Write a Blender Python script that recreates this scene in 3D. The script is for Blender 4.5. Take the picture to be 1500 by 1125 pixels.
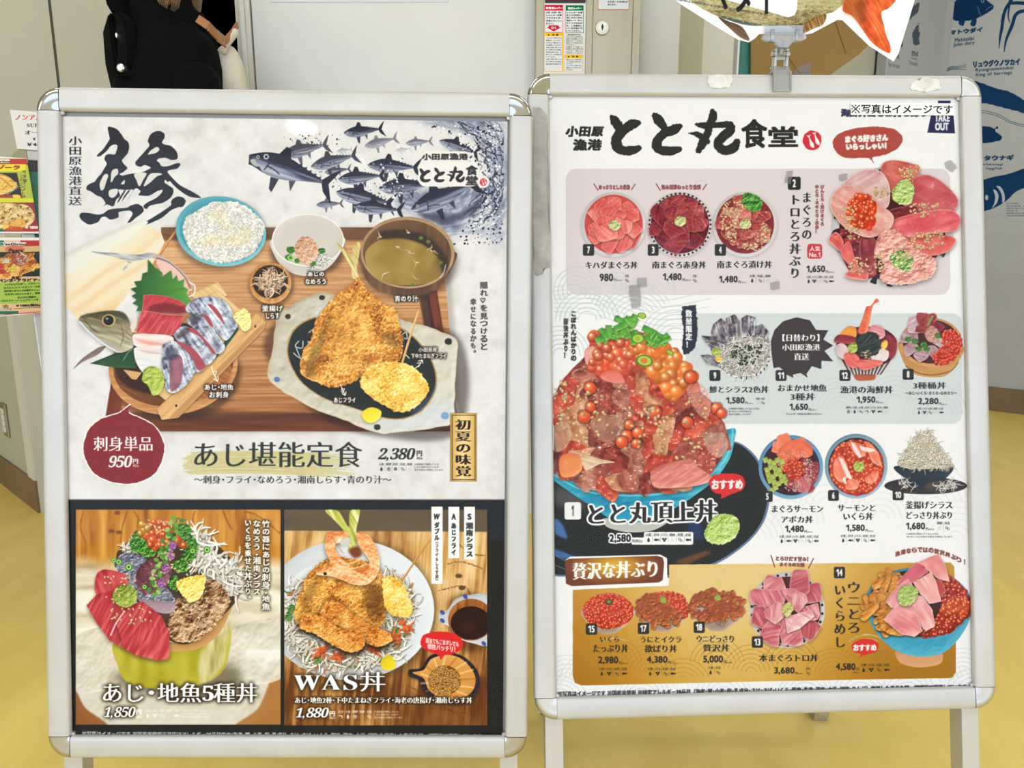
import bpy, bmesh, math
import numpy as np
from mathutils import Vector, Matrix

for o in list(bpy.data.objects): bpy.data.objects.remove(o)
SC = bpy.context.scene
COL = SC.collection

# ------------------------------------------------------------------ camera
CAM_Z, PITCH, FPX = 0.93, math.radians(11.3), 1083.0
cam_d = bpy.data.cameras.new('camera'); cam_d.sensor_width = 36; cam_d.lens = 36 * FPX / 1500
cam = bpy.data.objects.new('camera', cam_d); COL.objects.link(cam)
cam.location = (0, 0, CAM_Z); cam.rotation_euler = (math.pi / 2 - PITCH, 0, 0)
cam_d.clip_start = .05; SC.camera = cam

# ------------------------------------------------------------------ world, lights, exposure
w = bpy.data.worlds.new('world'); SC.world = w; w.use_nodes = True
w.node_tree.nodes['Background'].inputs[0].default_value = (.835, .945, 1.22, 1)
w.node_tree.nodes['Background'].inputs[1].default_value = 2.25
SC.view_settings.view_transform = 'Standard'; SC.view_settings.look = 'None'
SC.view_settings.exposure = 0.06; SC.view_settings.gamma = 1; SC.view_settings.use_curve_mapping = False
SC.cycles.max_bounces = 8; SC.cycles.transparent_max_bounces = 16; SC.cycles.use_denoising = True
SC.cycles.caustics_reflective = False; SC.cycles.caustics_refractive = False


def area(name, loc, sx, sy, power, col=(.84, .95, 1.24), rot=(0, 0, 0)):
    l = bpy.data.lights.new(name, 'AREA'); l.shape = 'RECTANGLE'; l.size = sx; l.size_y = sy; l.energy = power; l.color = col
    o = bpy.data.objects.new(name, l); COL.objects.link(o); o.location = loc; o.rotation_euler = rot
    return o


CEIL = 2.62
# fluorescent troffers of the shop floor (their fittings are built further down)
LAMPS = [(-1.7, -.35, .6), (.1, -.35, .45), (1.9, -.35, .6), (-1.1, 1.5, .28), (1.2, 1.5, .28), (-3.3, -1.2, 1.), (3.4, -1.2, 1.), (2.4, 2.9, .42)]
for x, y, k in LAMPS: area('ceiling_light_source', (x, y, CEIL - .035), 1.15, .28, 10.5 * k)

# ------------------------------------------------------------------ helpers
def tag(o, label=None, cat=None, group=None, kind=None):
    if label: o['label'] = label
    if cat: o['category'] = cat
    if group: o['group'] = group
    if kind: o['kind'] = kind
    return o


def empty(name, loc=(0, 0, 0), mw=None, **k):
    o = bpy.data.objects.new(name, None); COL.objects.link(o); o.empty_display_size = .05
    if mw is not None: o.matrix_world = mw
    else: o.location = loc
    return tag(o, **k)


def obj(name, bm, mats, parent=None, smooth=False, **k):
    me = bpy.data.meshes.new(name)
    if isinstance(bm, bmesh.types.BMesh):
        bmesh.ops.recalc_face_normals(bm, faces=bm.faces); bm.to_mesh(me); bm.free()
    for m in (mats if isinstance(mats, (list, tuple)) else [mats]): me.materials.append(m)
    if smooth:
        for p in me.polygons: p.use_smooth = True
        me.set_sharp_from_angle(angle=math.radians(38))
    o = bpy.data.objects.new(name, me); COL.objects.link(o)
    if parent: o.parent = parent
    return tag(o, **k)


def B(): return bmesh.new()


def box(bm, x0, x1, y0, y1, z0, z1, bev=0, mw=None, mi=0):
    v = [bm.verts.new((x, y, z)) for x in (x0, x1) for y in (y0, y1) for z in (z0, z1)]
    F = [(0, 1, 3, 2), (4, 6, 7, 5), (0, 4, 5, 1), (2, 3, 7, 6), (0, 2, 6, 4), (1, 5, 7, 3)]
    fs = [bm.faces.new([v[i] for i in f]) for f in F]
    for f in fs: f.material_index = mi
    if mw is not None: bmesh.ops.transform(bm, matrix=mw, verts=v)
    if bev:
        es = list({e for f in fs for e in f.edges}); bmesh.ops.bevel(bm, geom=es, offset=bev, segments=2, profile=.6, affect='EDGES')
    return v


def sweep(bm, prof, A, Bv, cap=True, mi=0):
    """prof: list of 3D points (a closed section placed at A end); Bv: list of the same section at the other end"""
    a = [bm.verts.new(p) for p in A]; b = [bm.verts.new(p) for p in Bv]; n = len(a)
    for i in range(n):
        f = bm.faces.new((a[i], a[(i + 1) % n], b[(i + 1) % n], b[i])); f.material_index = mi
    if cap:
        for q in (a[::-1], b): bm.faces.new(q).material_index = mi


def tube(bm, pts, r, seg=12, mi=0, cap=True):
    pts = [Vector(p) for p in pts]; R = r if isinstance(r, (list, tuple)) else [r] * len(pts); prev = None; up = Vector((0, 0, 1))
    for i, p in enumerate(pts):
        d = (pts[min(i + 1, len(pts) - 1)] - pts[max(i - 1, 0)]).normalized()
        s = d.cross(up if abs(d.z) < .95 else Vector((1, 0, 0))).normalized(); t = s.cross(d)
        ring = [bm.verts.new(p + (s * math.cos(a) + t * math.sin(a)) * R[i]) for a in [k / seg * 2 * math.pi for k in range(seg)]]
        if prev:
            for k in range(seg): bm.faces.new((prev[k], prev[(k + 1) % seg], ring[(k + 1) % seg], ring[k])).material_index = mi
        elif cap: bm.faces.new(ring[::-1]).material_index = mi
        prev = ring
    if cap: bm.faces.new(prev).material_index = mi


def bar(bm, p, q, w, h, up=(0, 0, 1)):
    """rectangular bar from p to q"""
    p, q = Vector(p), Vector(q); d = (q - p).normalized(); s = d.cross(Vector(up)).normalized(); t = s.cross(d)
    sec = [(-w / 2, -h / 2), (w / 2, -h / 2), (w / 2, h / 2), (-w / 2, h / 2)]
    sweep(bm, None, [p + s * a + t * b for a, b in sec], [q + s * a + t * b for a, b in sec])


def loft(bm, secs, seg=28):
    """stacked ellipses (z, cx, cy, rx, ry)"""
    prev = None
    for z, cx, cy, rx, ry in secs:
        ring = [bm.verts.new((cx + rx * math.cos(a), cy + ry * math.sin(a), z)) for a in [k / seg * 2 * math.pi for k in range(seg)]]
        if prev:
            for k in range(seg): bm.faces.new((prev[k], prev[(k + 1) % seg], ring[(k + 1) % seg], ring[k]))
        else: bm.faces.new(ring[::-1])
        prev = ring
    bm.faces.new(prev)


def lathe(bm, prof, seg=24, mw=Matrix(), cap=True):
    """prof [(r, z)] around local z"""
    prev = None; first = None
    for r, z in prof:
        ring = [bm.verts.new(mw @ Vector((r * math.cos(a), r * math.sin(a), z))) for a in [k / seg * 2 * math.pi for k in range(seg)]]
        if prev:
            for k in range(seg): bm.faces.new((prev[k], prev[(k + 1) % seg], ring[(k + 1) % seg], ring[k]))
        else: first = ring
        prev = ring
    if cap: bm.faces.new(first[::-1]); bm.faces.new(prev)


def ray(px, py):
    u = (px - 750) / FPX; v = (562.5 - py) / FPX; c, s = math.cos(PITCH), math.sin(PITCH)
    return Vector((u, c + v * s, -s + v * c))


def at(px, py, Y):
    """the point at distance Y (metres, along the floor) that the pixel looks at"""
    d = ray(px, py); return Vector((0, 0, CAM_Z)) + d * (Y / d.y)


def onplane(px, py, P, N):
    d = ray(px, py); O = Vector((0, 0, CAM_Z)); return O + d * ((P - O).dot(N) / d.dot(N))


def to_px(p):
    p = Vector(p) - Vector((0, 0, CAM_Z)); c, s = math.cos(PITCH), math.sin(PITCH)
    z = p.y * c - p.z * s; y = p.y * s + p.z * c
    return 750 + FPX * p.x / z, 562.5 - FPX * y / z


# ------------------------------------------------------------------ materials
def L(c):  # sRGB 0-255 -> linear
    return tuple([((v / 255) / 12.92 if v / 255 <= .04045 else ((v / 255 + .055) / 1.055) ** 2.4) for v in c]) + (1,)


def mat(name, col, rough=.6, metal=0., noise=None, bump=None, spec=.5, coat=0., stretch=None, nrough=None):
    m = bpy.data.materials.new(name); m.use_nodes = True; nt = m.node_tree; b = nt.nodes['Principled BSDF']
    b.inputs['Base Color'].default_value = L(col); b.inputs['Roughness'].default_value = rough; b.inputs['Metallic'].default_value = metal
    b.inputs['Specular IOR Level'].default_value = spec; b.inputs['Coat Weight'].default_value = coat
    if noise or bump:
        tc = nt.nodes.new('ShaderNodeTexCoord'); mp = nt.nodes.new('ShaderNodeMapping'); nt.links.new(tc.outputs['Object'], mp.inputs[0])
        if stretch: mp.inputs['Scale'].default_value = stretch
    if noise:
        n = nt.nodes.new('ShaderNodeTexNoise'); n.inputs['Scale'].default_value = noise[0]; n.inputs['Detail'].default_value = 5
        nt.links.new(mp.outputs[0], n.inputs['Vector'])
        r = nt.nodes.new('ShaderNodeValToRGB'); nt.links.new(n.outputs[0], r.inputs[0]); nt.links.new(r.outputs[0], b.inputs['Base Color'])
        r.color_ramp.elements[0].position = .3; r.color_ramp.elements[1].position = .7
        r.color_ramp.elements[0].color = L(noise[1]); r.color_ramp.elements[1].color = L(col)
        if nrough:
            mr = nt.nodes.new('ShaderNodeMapRange'); mr.inputs[3].default_value = rough - nrough; mr.inputs[4].default_value = rough + nrough
            nt.links.new(n.outputs[0], mr.inputs[0]); nt.links.new(mr.outputs[0], b.inputs['Roughness'])
    if bump:
        n2 = nt.nodes.new('ShaderNodeTexNoise'); n2.inputs['Scale'].default_value = bump[0]; n2.inputs['Detail'].default_value = 4
        nt.links.new(mp.outputs[0], n2.inputs['Vector'])
        bp = nt.nodes.new('ShaderNodeBump'); bp.inputs['Strength'].default_value = bump[1]; bp.inputs['Distance'].default_value = .002
        nt.links.new(n2.outputs[0], bp.inputs['Height']); nt.links.new(bp.outputs[0], b.inputs['Normal'])
    return m


def clear(name, tint=(255, 255, 255), haze=.0, rough=.03, refl=1.):
    """thin clear plastic: see-through with a fresnel reflection"""
    m = bpy.data.materials.new(name); m.use_nodes = True; nt = m.node_tree; nt.nodes.clear()
    o = nt.nodes.new('ShaderNodeOutputMaterial'); mx = nt.nodes.new('ShaderNodeMixShader'); t = nt.nodes.new('ShaderNodeBsdfTransparent'); g = nt.nodes.new('ShaderNodeBsdfGlossy')
    t.inputs[0].default_value = L(tint); g.inputs['Roughness'].default_value = rough
    f = nt.nodes.new('ShaderNodeFresnel'); f.inputs[0].default_value = 1.5; mu = nt.nodes.new('ShaderNodeMath'); mu.operation = 'MULTIPLY'; mu.inputs[1].default_value = refl
    nt.links.new(f.outputs[0], mu.inputs[0]); nt.links.new(mu.outputs[0], mx.inputs[0]); nt.links.new(g.outputs[0], mx.inputs[2])
    if haze:
        d = nt.nodes.new('ShaderNodeBsdfDiffuse'); d.inputs[0].default_value = (.8, .8, .8, 1); m2 = nt.nodes.new('ShaderNodeMixShader'); m2.inputs[0].default_value = haze
        nt.links.new(t.outputs[0], m2.inputs[1]); nt.links.new(d.outputs[0], m2.inputs[2]); nt.links.new(m2.outputs[0], mx.inputs[1])
    else: nt.links.new(t.outputs[0], mx.inputs[1])
    nt.links.new(mx.outputs[0], o.inputs[0])
    return m


def printed(name, rgb, rough=.5, spec=.06):
    m = bpy.data.materials.new(name); m.use_nodes = True; nt = m.node_tree; b = nt.nodes['Principled BSDF']
    t = nt.nodes.new('ShaderNodeTexImage'); t.image = print_image(name, rgb); t.extension = 'EXTEND'; t.interpolation = 'Cubic'
    nt.links.new(t.outputs[0], b.inputs['Base Color']); b.inputs['Roughness'].default_value = rough; b.inputs['Specular IOR Level'].default_value = spec
    return m


def emit(name, col, st):
    m = bpy.data.materials.new(name); m.use_nodes = True; b = m.node_tree.nodes['Principled BSDF']
    b.inputs['Base Color'].default_value = L(col); b.inputs['Emission Color'].default_value = L(col); b.inputs['Emission Strength'].default_value = st
    return m


def sheet(bm, corners, thick, nrm, uv=((0, 0), (1, 0), (1, 1), (0, 1)), back=1):
    """a thin printed sheet; corners bottom-left, bottom-right, top-right, top-left; material 0 print, 1 edge and back"""
    n = Vector(nrm).normalized() * thick
    a = [bm.verts.new(Vector(c)) for c in corners]; b = [bm.verts.new(Vector(c) - n) for c in corners]
    f = bm.faces.new(a); ul = bm.loops.layers.uv.verify(); N = len(a)
    for l, q in zip(f.loops, uv): l[ul].uv = q
    for i in range(N): bm.faces.new((a[i], b[i], b[(i + 1) % N], a[(i + 1) % N])).material_index = back
    bm.faces.new(b[::-1]).material_index = back


M = dict(
    wall=mat('painted wall', (212, 212, 202), .7, noise=(3, (206, 206, 195)), bump=(160, .12)),
    wall2=mat('painted wall grey', (186, 184, 164), .7, noise=(3, (179, 177, 157)), bump=(160, .12)),
    wallg=mat('grey laminated wall', (178, 180, 178), .5, noise=(5, (170, 172, 171)), bump=(300, .05)),
    panel=mat('white steel panel', (222, 223, 216), .5, noise=(4, (217, 218, 211)), bump=(220, .1)),
    jamb=mat('cream door jamb', (216, 212, 200), .5),
    dark=mat('unlit room', (5, 5, 6), .95, spec=.05),  # the dark behind the doorway is put into this near-black colour
    ceil=mat('ceiling board', (232, 232, 228), .8, bump=(60, .2)),
    floor=mat('yellow vinyl floor', (243, 216, 120), .34, noise=(9, (230, 202, 104)), bump=(240, .05), stretch=(1, .35, 1), nrough=.08),
    base=mat('brown vinyl skirting', (128, 104, 76), .5, noise=(6, (112, 90, 64))),
    alu=mat('satin aluminium', (192, 192, 188), .42, .3, noise=(14, (184, 184, 179)), bump=(500, .03)),
    alur=mat('brushed aluminium tube', (190, 188, 181), .4, .4),
    chrome=mat('chromed corner', (176, 177, 180), .06, 1.),
    dull=mat('dull metal corner', (196, 196, 192), .35, .8, noise=(30, (176, 176, 172)), bump=(90, .2)),
    gask=mat('grey backing', (150, 151, 152), .6),
    backb=mat('black backing board', (40, 40, 40), .6),
    edge=mat('paper edge', (225, 225, 222), .7),
    steel=mat('brushed stainless steel', (176, 168, 146), .38, .75, noise=(10, (158, 149, 126)), stretch=(1, 1, .12), bump=(200, .05)),
    steeld=mat('stainless steel gap', (70, 66, 54), .5, .6),
    black=mat('black plastic', (22, 22, 22), .4),
    rubber=mat('dark rubber', (34, 33, 32), .7),
    tape=clear('old adhesive tape', (244, 243, 239), .05, .3, .8),
    tapew=mat('torn white tape', (226, 226, 220), .6, noise=(60, (196, 195, 186)), bump=(120, .9)),
    residue=mat('grey tape residue', (178, 177, 168), .6, noise=(45, (150, 149, 140)), bump=(150, .8)),
    cover=clear('clear cover film', (254, 254, 254), .0, .035, .27),
    acryl=clear('clear plastic', (244, 247, 246), .12, .04, 2.),
    acryl2=clear('clear plastic milky', (238, 241, 240), .26, .07, 1.8),
    card=mat('brown corrugated cardboard', (140, 112, 58), .8, noise=(5, (126, 98, 48)), bump=(90, .3), stretch=(1, 8, 1)),
    green=mat('green board', (14, 104, 84), .45),
    coat=mat('black wool', (9, 9, 11), .9, noise=(20, (5, 5, 6)), bump=(160, .5), spec=.12),
    skin=mat('skin', (206, 160, 132), .5),
    hair=mat('light brown hair', (128, 96, 56), .45, noise=(60, (84, 60, 34)), stretch=(1, 1, .05), bump=(200, .6)),
    tan=mat('tan leather', (176, 120, 66), .5, noise=(16, (158, 104, 54))),
    cream=mat('cream fleece', (226, 218, 200), .85, noise=(16, (212, 203, 183)), bump=(180, .8)),
    trous=mat('dark trousers', (26, 27, 32), .8),
    shoe=mat('black leather', (16, 15, 15), .35),
        lampw=mat('white lamp housing', (236, 236, 232), .4),
    glow=emit('lamp diffuser', (255, 250, 240), 3.),
    spot=emit('downlight', (255, 252, 246), 150.),
    screw=mat('screw head', (205, 200, 188), .25, .9),
    white=mat('white plastic', (228, 226, 218), .4),
)
# ------------------------------------------------------------------ print shop
# The posters, menus and stickers are flat print: their artwork is drawn here into
# texture arrays (nothing is loaded from disk) and put on real sheets further down.
_rng = np.random.RandomState(7)
_tab = _rng.rand(256, 256).astype(np.float32)


def vnoise(u, v, seed=0):
    u = u + seed * 17.31; v = v + seed * 9.73
    iu = np.floor(u).astype(np.int32); iv = np.floor(v).astype(np.int32)
    fu = (u - iu).astype(np.float32); fv = (v - iv).astype(np.float32)
    fu = fu * fu * (3 - 2 * fu); fv = fv * fv * (3 - 2 * fv)
    a = _tab[iv & 255, iu & 255]; b = _tab[iv & 255, (iu + 1) & 255]
    c = _tab[(iv + 1) & 255, iu & 255]; d = _tab[(iv + 1) & 255, (iu + 1) & 255]
    return (a + (b - a) * fu) * (1 - fv) + (c + (d - c) * fu) * fv


def fbm(u, v, seed=0, octv=3):
    s = 0; a = 1.0; t = 0
    for k in range(octv):
        s = s + a * vnoise(u * 2 ** k, v * 2 ** k, seed + k * 3.7); t += a; a *= .55
    return s / t


def box1(a, r, ax):
    r = int(round(r))
    if r < 1: return a
    pad = [(0, 0)] * a.ndim; pad[ax] = (r + 1, r)
    c = np.cumsum(np.pad(a, pad, mode='edge'), axis=ax)
    n = a.shape[ax]
    hi = np.take(c, np.arange(2 * r + 1, 2 * r + 1 + n), axis=ax); lo = np.take(c, np.arange(0, n), axis=ax)
    return (hi - lo) / (2 * r + 1)


def blur(a, r):
    for _ in range(2): a = box1(box1(a, r, 0), r, 1)
    return a


def sh(a, dx, dy):
    def one(a, d, ax):
        if d == 0: return a
        i = int(math.floor(d)); f = d - i
        def roll(k):
            b = np.roll(a, k, ax)
            if k > 0: b[(slice(0, k),) if ax == 0 else (slice(None), slice(0, k))] = 0
            if k < 0: b[(slice(k, None),) if ax == 0 else (slice(None), slice(k, None))] = 0
            return b
        return roll(i) * (1 - f) + roll(i + 1) * f if f > 1e-6 else roll(i)
    return one(one(a, dx, 1), dy, 0)


def dil(m, bx, by):
    o = m
    if bx > 0:
        o = np.maximum(np.maximum(sh(m, bx, 0), sh(m, -bx, 0)), m)
        if bx > 1.2: o = np.maximum(o, np.maximum(sh(m, bx / 2, 0), sh(m, -bx / 2, 0)))
    m = o
    if by > 0:
        o = np.maximum(np.maximum(sh(m, 0, by), sh(m, 0, -by)), m)
        if by > 1.2: o = np.maximum(o, np.maximum(sh(m, 0, by / 2), sh(m, 0, -by / 2)))
    return o


_glyphs = {}


def glyph(ch):
    """triangles of one character of Blender's built-in typeface, advance, as numpy"""
    if ch in _glyphs: return _glyphs[ch]
    cu = bpy.data.curves.new('g', 'FONT'); cu.body = ch; cu.size = 1; cu.resolution_u = 3
    ob = bpy.data.objects.new('g', cu); bpy.context.scene.collection.objects.link(ob)
    me = ob.evaluated_get(bpy.context.evaluated_depsgraph_get()).to_mesh()
    n = len(me.vertices); co = np.empty(n * 3, np.float32); me.vertices.foreach_get('co', co)
    co = co.reshape(-1, 3)[:, :2].copy(); me.calc_loop_triangles()
    t = np.empty(len(me.loop_triangles) * 3, np.int32); me.loop_triangles.foreach_get('vertices', t)
    t = t.reshape(-1, 3)
    bpy.data.objects.remove(ob); bpy.data.curves.remove(cu)
    if len(t):
        p = co[t]; ar = (p[:, 1, 0] - p[:, 0, 0]) * (p[:, 2, 1] - p[:, 0, 1]) - (p[:, 2, 0] - p[:, 0, 0]) * (p[:, 1, 1] - p[:, 0, 1])
        t[ar < 0] = t[ar < 0][:, ::-1]
        adv = 1.0 if ord(ch) > 0x2000 and not (0x1d400 <= ord(ch) < 0x1d800) else float(co[:, 0].max()) + .07
        if ch == '1': co[:, 0] += .06; q = np.array([(.29, .682), (.06, .55), (.06, .44), (.29, .56)], np.float32); co = np.concatenate([co, q]); t = np.concatenate([t, np.array([[0, 2, 1], [0, 3, 2]])[:, ::-1] + len(co) - 4]); adv = .47
        if ch in '・·': co[:, 0] -= .25; adv = .5
        if ord(ch) in range(0x1d7ce, 0x1d7d8): adv = .5
        if ch == '※':
            T = []
            def qd(x0, y0, x1, y1, w):
                d = np.array([x1 - x0, y1 - y0]); n = np.array([-d[1], d[0]]) / np.hypot(*d) * w
                a, b, c, e = np.array([x0, y0]) - n, np.array([x1, y1]) - n, np.array([x1, y1]) + n, np.array([x0, y0]) + n
                T.extend([(a, b, c), (a, c, e)])
            qd(.12, .0, .88, .76, .03); qd(.88, .0, .12, .76, .03)
            for x, y in ((.5, .02), (.5, .74), (.14, .38), (.86, .38)): qd(x - .05, y, x + .05, y, .05)
            r = (np.array(T, np.float32), 1.)
        else: r = (co[t], adv)
    else:
        r = (np.zeros((0, 3, 2), np.float32), .3)
    _glyphs[ch] = r
    return r


def raster(E, W, H, SS=4):
    """signed coverage of directed edges E[n,4] on a W x H grid"""
    acc = np.zeros((H * SS, W + 2), np.float32)
    x0, y0, x1, y1 = E[:, 0], E[:, 1] * SS, E[:, 2], E[:, 3] * SS
    k = np.abs(y1 - y0) > 1e-9
    x0, y0, x1, y1 = x0[k], y0[k], x1[k], y1[k]
    w = np.where(y1 > y0, 1.0, -1.0)
    ya = np.minimum(y0, y1); yb = np.maximum(y0, y1)
    ka = np.clip(np.ceil(ya - .5), 0, H * SS).astype(np.int64); kb = np.clip(np.ceil(yb - .5), 0, H * SS).astype(np.int64)
    n = kb - ka
    idx = np.repeat(np.arange(len(n)), n)
    if len(idx) == 0: return np.zeros((H, W), np.float32)
    off = np.arange(len(idx)) - np.repeat(np.cumsum(n) - n, n)
    row = ka[idx] + off
    xx = x0[idx] + (row + .5 - y0[idx]) / (y1 - y0)[idx] * (x1 - x0)[idx]
    xx = np.clip(xx, 0, W + .999)
    ix = np.floor(xx).astype(np.int64); f = xx - ix
    flat = acc.ravel()
    acc = (np.bincount(row * (W + 2) + ix, weights=w[idx] * (1 - f), minlength=flat.size)
           + np.bincount(np.minimum(row * (W + 2) + ix + 1, flat.size - 1), weights=w[idx] * f, minlength=flat.size))
    acc = acc[:flat.size].reshape(H * SS, W + 2)
    c = np.cumsum(acc, axis=1)[:, :W]
    return np.clip(np.abs(c.reshape(H, SS, W).mean(1)), 0, 1).astype(np.float32)


def smooth(pts, n=6, closed=True):
    """closed or open spline through pts; tangents are held short so that sharp corners do not overshoot"""
    p = np.array(pts, float); N = len(p)
    nx = np.roll(p, -1, 0); pv = np.roll(p, 1, 0)
    if not closed: nx[-1] = p[-1]; pv[0] = p[0]
    l1 = np.hypot(*(p - pv).T[:2]); l2 = np.hypot(*(nx - p).T[:2]); tg = (nx - pv) / 2
    lt = np.maximum(np.hypot(*tg.T[:2]), 1e-9); tg = tg * np.minimum(1, np.minimum(np.maximum(l1, l2 if not closed else 0), l2 if closed else 1e9) / lt)[:, None]
    if closed: tg = tg * np.minimum(1, np.minimum(l1, l2) / np.maximum(np.hypot(*tg.T[:2]), 1e-9))[:, None]
    out = []
    for i in range(N if closed else N - 1):
        b, c, m0, m1 = p[i], p[(i + 1) % N], tg[i], tg[(i + 1) % N]
        for k in range(n):
            t = k / n; t2 = t * t; t3 = t2 * t
            out.append((2 * t3 - 3 * t2 + 1) * b + (t3 - 2 * t2 + t) * m0 + (-2 * t3 + 3 * t2) * c + (t3 - t2) * m1)
    if not closed: out.append(p[-1])
    return np.array(out)


def C3(c): return np.array(c, np.float32) / 255.


def ramp(t, cols):
    t = np.clip(t, 0, 1) * (len(cols) - 1)
    i = np.minimum(t.astype(np.int32), len(cols) - 2); f = (t - i)[..., None]
    c = np.array(cols, np.float32) / 255.
    return c[i] * (1 - f) + c[i + 1] * f


class Canvas:
    """coordinates are given in the frame of a tile: T = (x, y, scale)"""

    def __init__(s, x0, y0, x1, y1, S=2., bg=(255, 255, 255)):
        s.x0, s.y0, s.S = x0, y0, S
        s.W, s.H = int((x1 - x0) * S), int((y1 - y0) * S)
        s.a = np.empty((s.H, s.W, 3), np.float32); s.a[:] = C3(bg)
        s.T = (0, 0, 1.); s.clip = None

    def P(s, pts):
        p = np.array(pts, np.float64).reshape(-1, 2)
        return (p / s.T[2] + (s.T[0] - s.x0, s.T[1] - s.y0)) * s.S

    def k(s, v=1.): return v * s.S / s.T[2]

    def box(s, bx0, by0, bx1, by1):
        cx0, cy0, cx1, cy1 = 0, 0, s.W, s.H
        if s.clip:
            q = s.clip; cx0, cy0, cx1, cy1 = [int(round(v)) for v in ((q[0] - s.x0) * s.S, (q[1] - s.y0) * s.S, (q[2] - s.x0) * s.S, (q[3] - s.y0) * s.S)]
        a, b = max(int(math.floor(bx0)), cx0, 0), max(int(math.floor(by0)), cy0, 0)
        c, d = min(int(math.ceil(bx1)) + 1, cx1, s.W), min(int(math.ceil(by1)) + 1, cy1, s.H)
        return (a, b, c, d) if c > a and d > b else None

    def put(s, bx, m, col):
        a, b, c, d = bx
        v = s.a[b:d, a:c]
        col = C3(col) if isinstance(col, (tuple, list)) else col
        v += (col - v) * m[..., None]

    # masks -----------------------------------------------------------------
    def mpoly(s, pts, sm=True, pad=2, rough=0, rs=6, seed=1):
        p = s.P(pts)
        if sm: p = smooth(p)
        if rough:
            q = np.roll(p, -1, 0); L = np.hypot(*(q - p).T); n = np.maximum(1, (L / 2).astype(int))
            p = np.concatenate([p[i] + (q[i] - p[i]) * (np.arange(n[i]) / n[i])[:, None] for i in range(len(p))])
            r = s.k(rough); f = 1 / s.k(rs)
            p = p + r * 2 * np.stack([fbm(p[:, 0] * f, p[:, 1] * f, seed) - .5, fbm(p[:, 0] * f, p[:, 1] * f, seed + 5) - .5], 1)
        bx = s.box(p[:, 0].min() - pad, p[:, 1].min() - pad, p[:, 0].max() + pad, p[:, 1].max() + pad)
        if bx is None: return None
        q = np.roll(p, -1, 0)
        E = np.concatenate([p, q], 1) - np.array([bx[0], bx[1], bx[0], bx[1]])
        return bx, raster(E, bx[2] - bx[0], bx[3] - bx[1])

    def ell(s, cx, cy, rx, ry, rot=0, n=48):
        t = np.arange(n) / n * 2 * math.pi; c, d = math.cos(math.radians(rot)), math.sin(math.radians(rot))
        x = rx * np.cos(t); y = ry * np.sin(t)
        return np.stack([cx + x * c - y * d, cy + x * d + y * c], 1)

    def grid(s, bx, units=True):
        X, Y = np.meshgrid(np.arange(bx[0], bx[2], dtype=np.float32), np.arange(bx[1], bx[3], dtype=np.float32))
        if units: X = (X / s.S + s.x0 - s.T[0]) * s.T[2]; Y = (Y / s.S + s.y0 - s.T[1]) * s.T[2]
        return X, Y

    # fills -----------------------------------------------------------------
    def poly(s, pts, col, al=1., sm=True, soft=0, **kw):
        r = s.mpoly(pts, sm, pad=2 + 3 * s.k(soft), **kw)
        if r is None: return
        m = blur(r[1], s.k(soft)) if soft else r[1]
        s.put(r[0], m * al, col)

    def rect(s, x0, y0, x1, y1, col, al=1., rad=0, **kw):
        if rad:
            pts = []
            for cx, cy, a0 in ((x1 - rad, y0 + rad, -90), (x1 - rad, y1 - rad, 0), (x0 + rad, y1 - rad, 90), (x0 + rad, y0 + rad, 180)):
                for k in range(7):
                    a = math.radians(a0 + k * 15); pts.append((cx + rad * math.cos(a), cy + rad * math.sin(a)))
        else: pts = [(x0, y0), (x1, y0), (x1, y1), (x0, y1)]
        s.poly(pts, col, al, sm=False, **kw)

    def oval(s, cx, cy, rx, ry, col, al=1., rot=0, **kw): s.poly(s.ell(cx, cy, rx, ry, rot), col, al, sm=False, **kw)

    def tex(s, pts, fn, al=1., sm=True, soft=0, **kw):
        """fill with fn(X, Y) -> rgb array, X Y in tile units"""
        r = s.mpoly(pts, sm, pad=2 + 3 * s.k(soft), **kw)
        if r is None: return
        X, Y = s.grid(r[0]); m = blur(r[1], s.k(soft)) if soft else r[1]
        s.put(r[0], m * al, fn(X, Y).astype(np.float32))

    def brush(s, segs, col, al=1., rough=0, rs=5, seed=1, out=None):
        """segs: list of strokes; each stroke a list of (x, y, width)"""
        P = []
        for st in segs:
            q = smooth(st, 14, False) if len(st) > 2 else np.array([np.array(st[0]) + (np.array(st[1]) - np.array(st[0])) * t for t in np.linspace(0, 1, 14)], float)
            P.append(q)
        P = [np.concatenate([s.P(q[:, :2]), s.k() * q[:, 2:3] / 2], 1) for q in P]
        A = np.concatenate(P); o = s.k(out[1]) if out else 0
        R = A[:, 2].max() + 3 + o + s.k(rough)
        bx = s.box(A[:, 0].min() - R, A[:, 1].min() - R, A[:, 0].max() + R, A[:, 1].max() + R)
        if bx is None: return
        X, Y = s.grid(bx, False); D = np.full(X.shape, 1e9, np.float32)
        for q in P:
            for i in range(len(q) - 1):
                ax, ay, ar = q[i]; dx, dy, dr = q[i + 1] - q[i]
                rr = max(ar, ar + dr) + o + s.k(rough) + 3
                u0 = max(int(min(ax, ax + dx) - rr) - bx[0], 0); u1 = int(max(ax, ax + dx) + rr) - bx[0] + 2
                v0 = max(int(min(ay, ay + dy) - rr) - bx[1], 0); v1 = int(max(ay, ay + dy) + rr) - bx[1] + 2
                if u1 <= u0 or v1 <= v0: continue
                x = X[v0:v1, u0:u1]; y = Y[v0:v1, u0:u1]
                if x.size == 0: continue
                t = np.clip(((x - ax) * dx + (y - ay) * dy) / (dx * dx + dy * dy + 1e-9), 0, 1)
                d = np.hypot(x - ax - t * dx, y - ay - t * dy) - (ar + t * dr)
                D[v0:v1, u0:u1] = np.minimum(D[v0:v1, u0:u1], d)
        if rough: D = D + s.k(rough) * 2 * (fbm(X / s.k(rs), Y / s.k(rs), seed) - .5)
        if out: s.put(bx, np.clip(o - D + .5, 0, 1), out[0])
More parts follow.
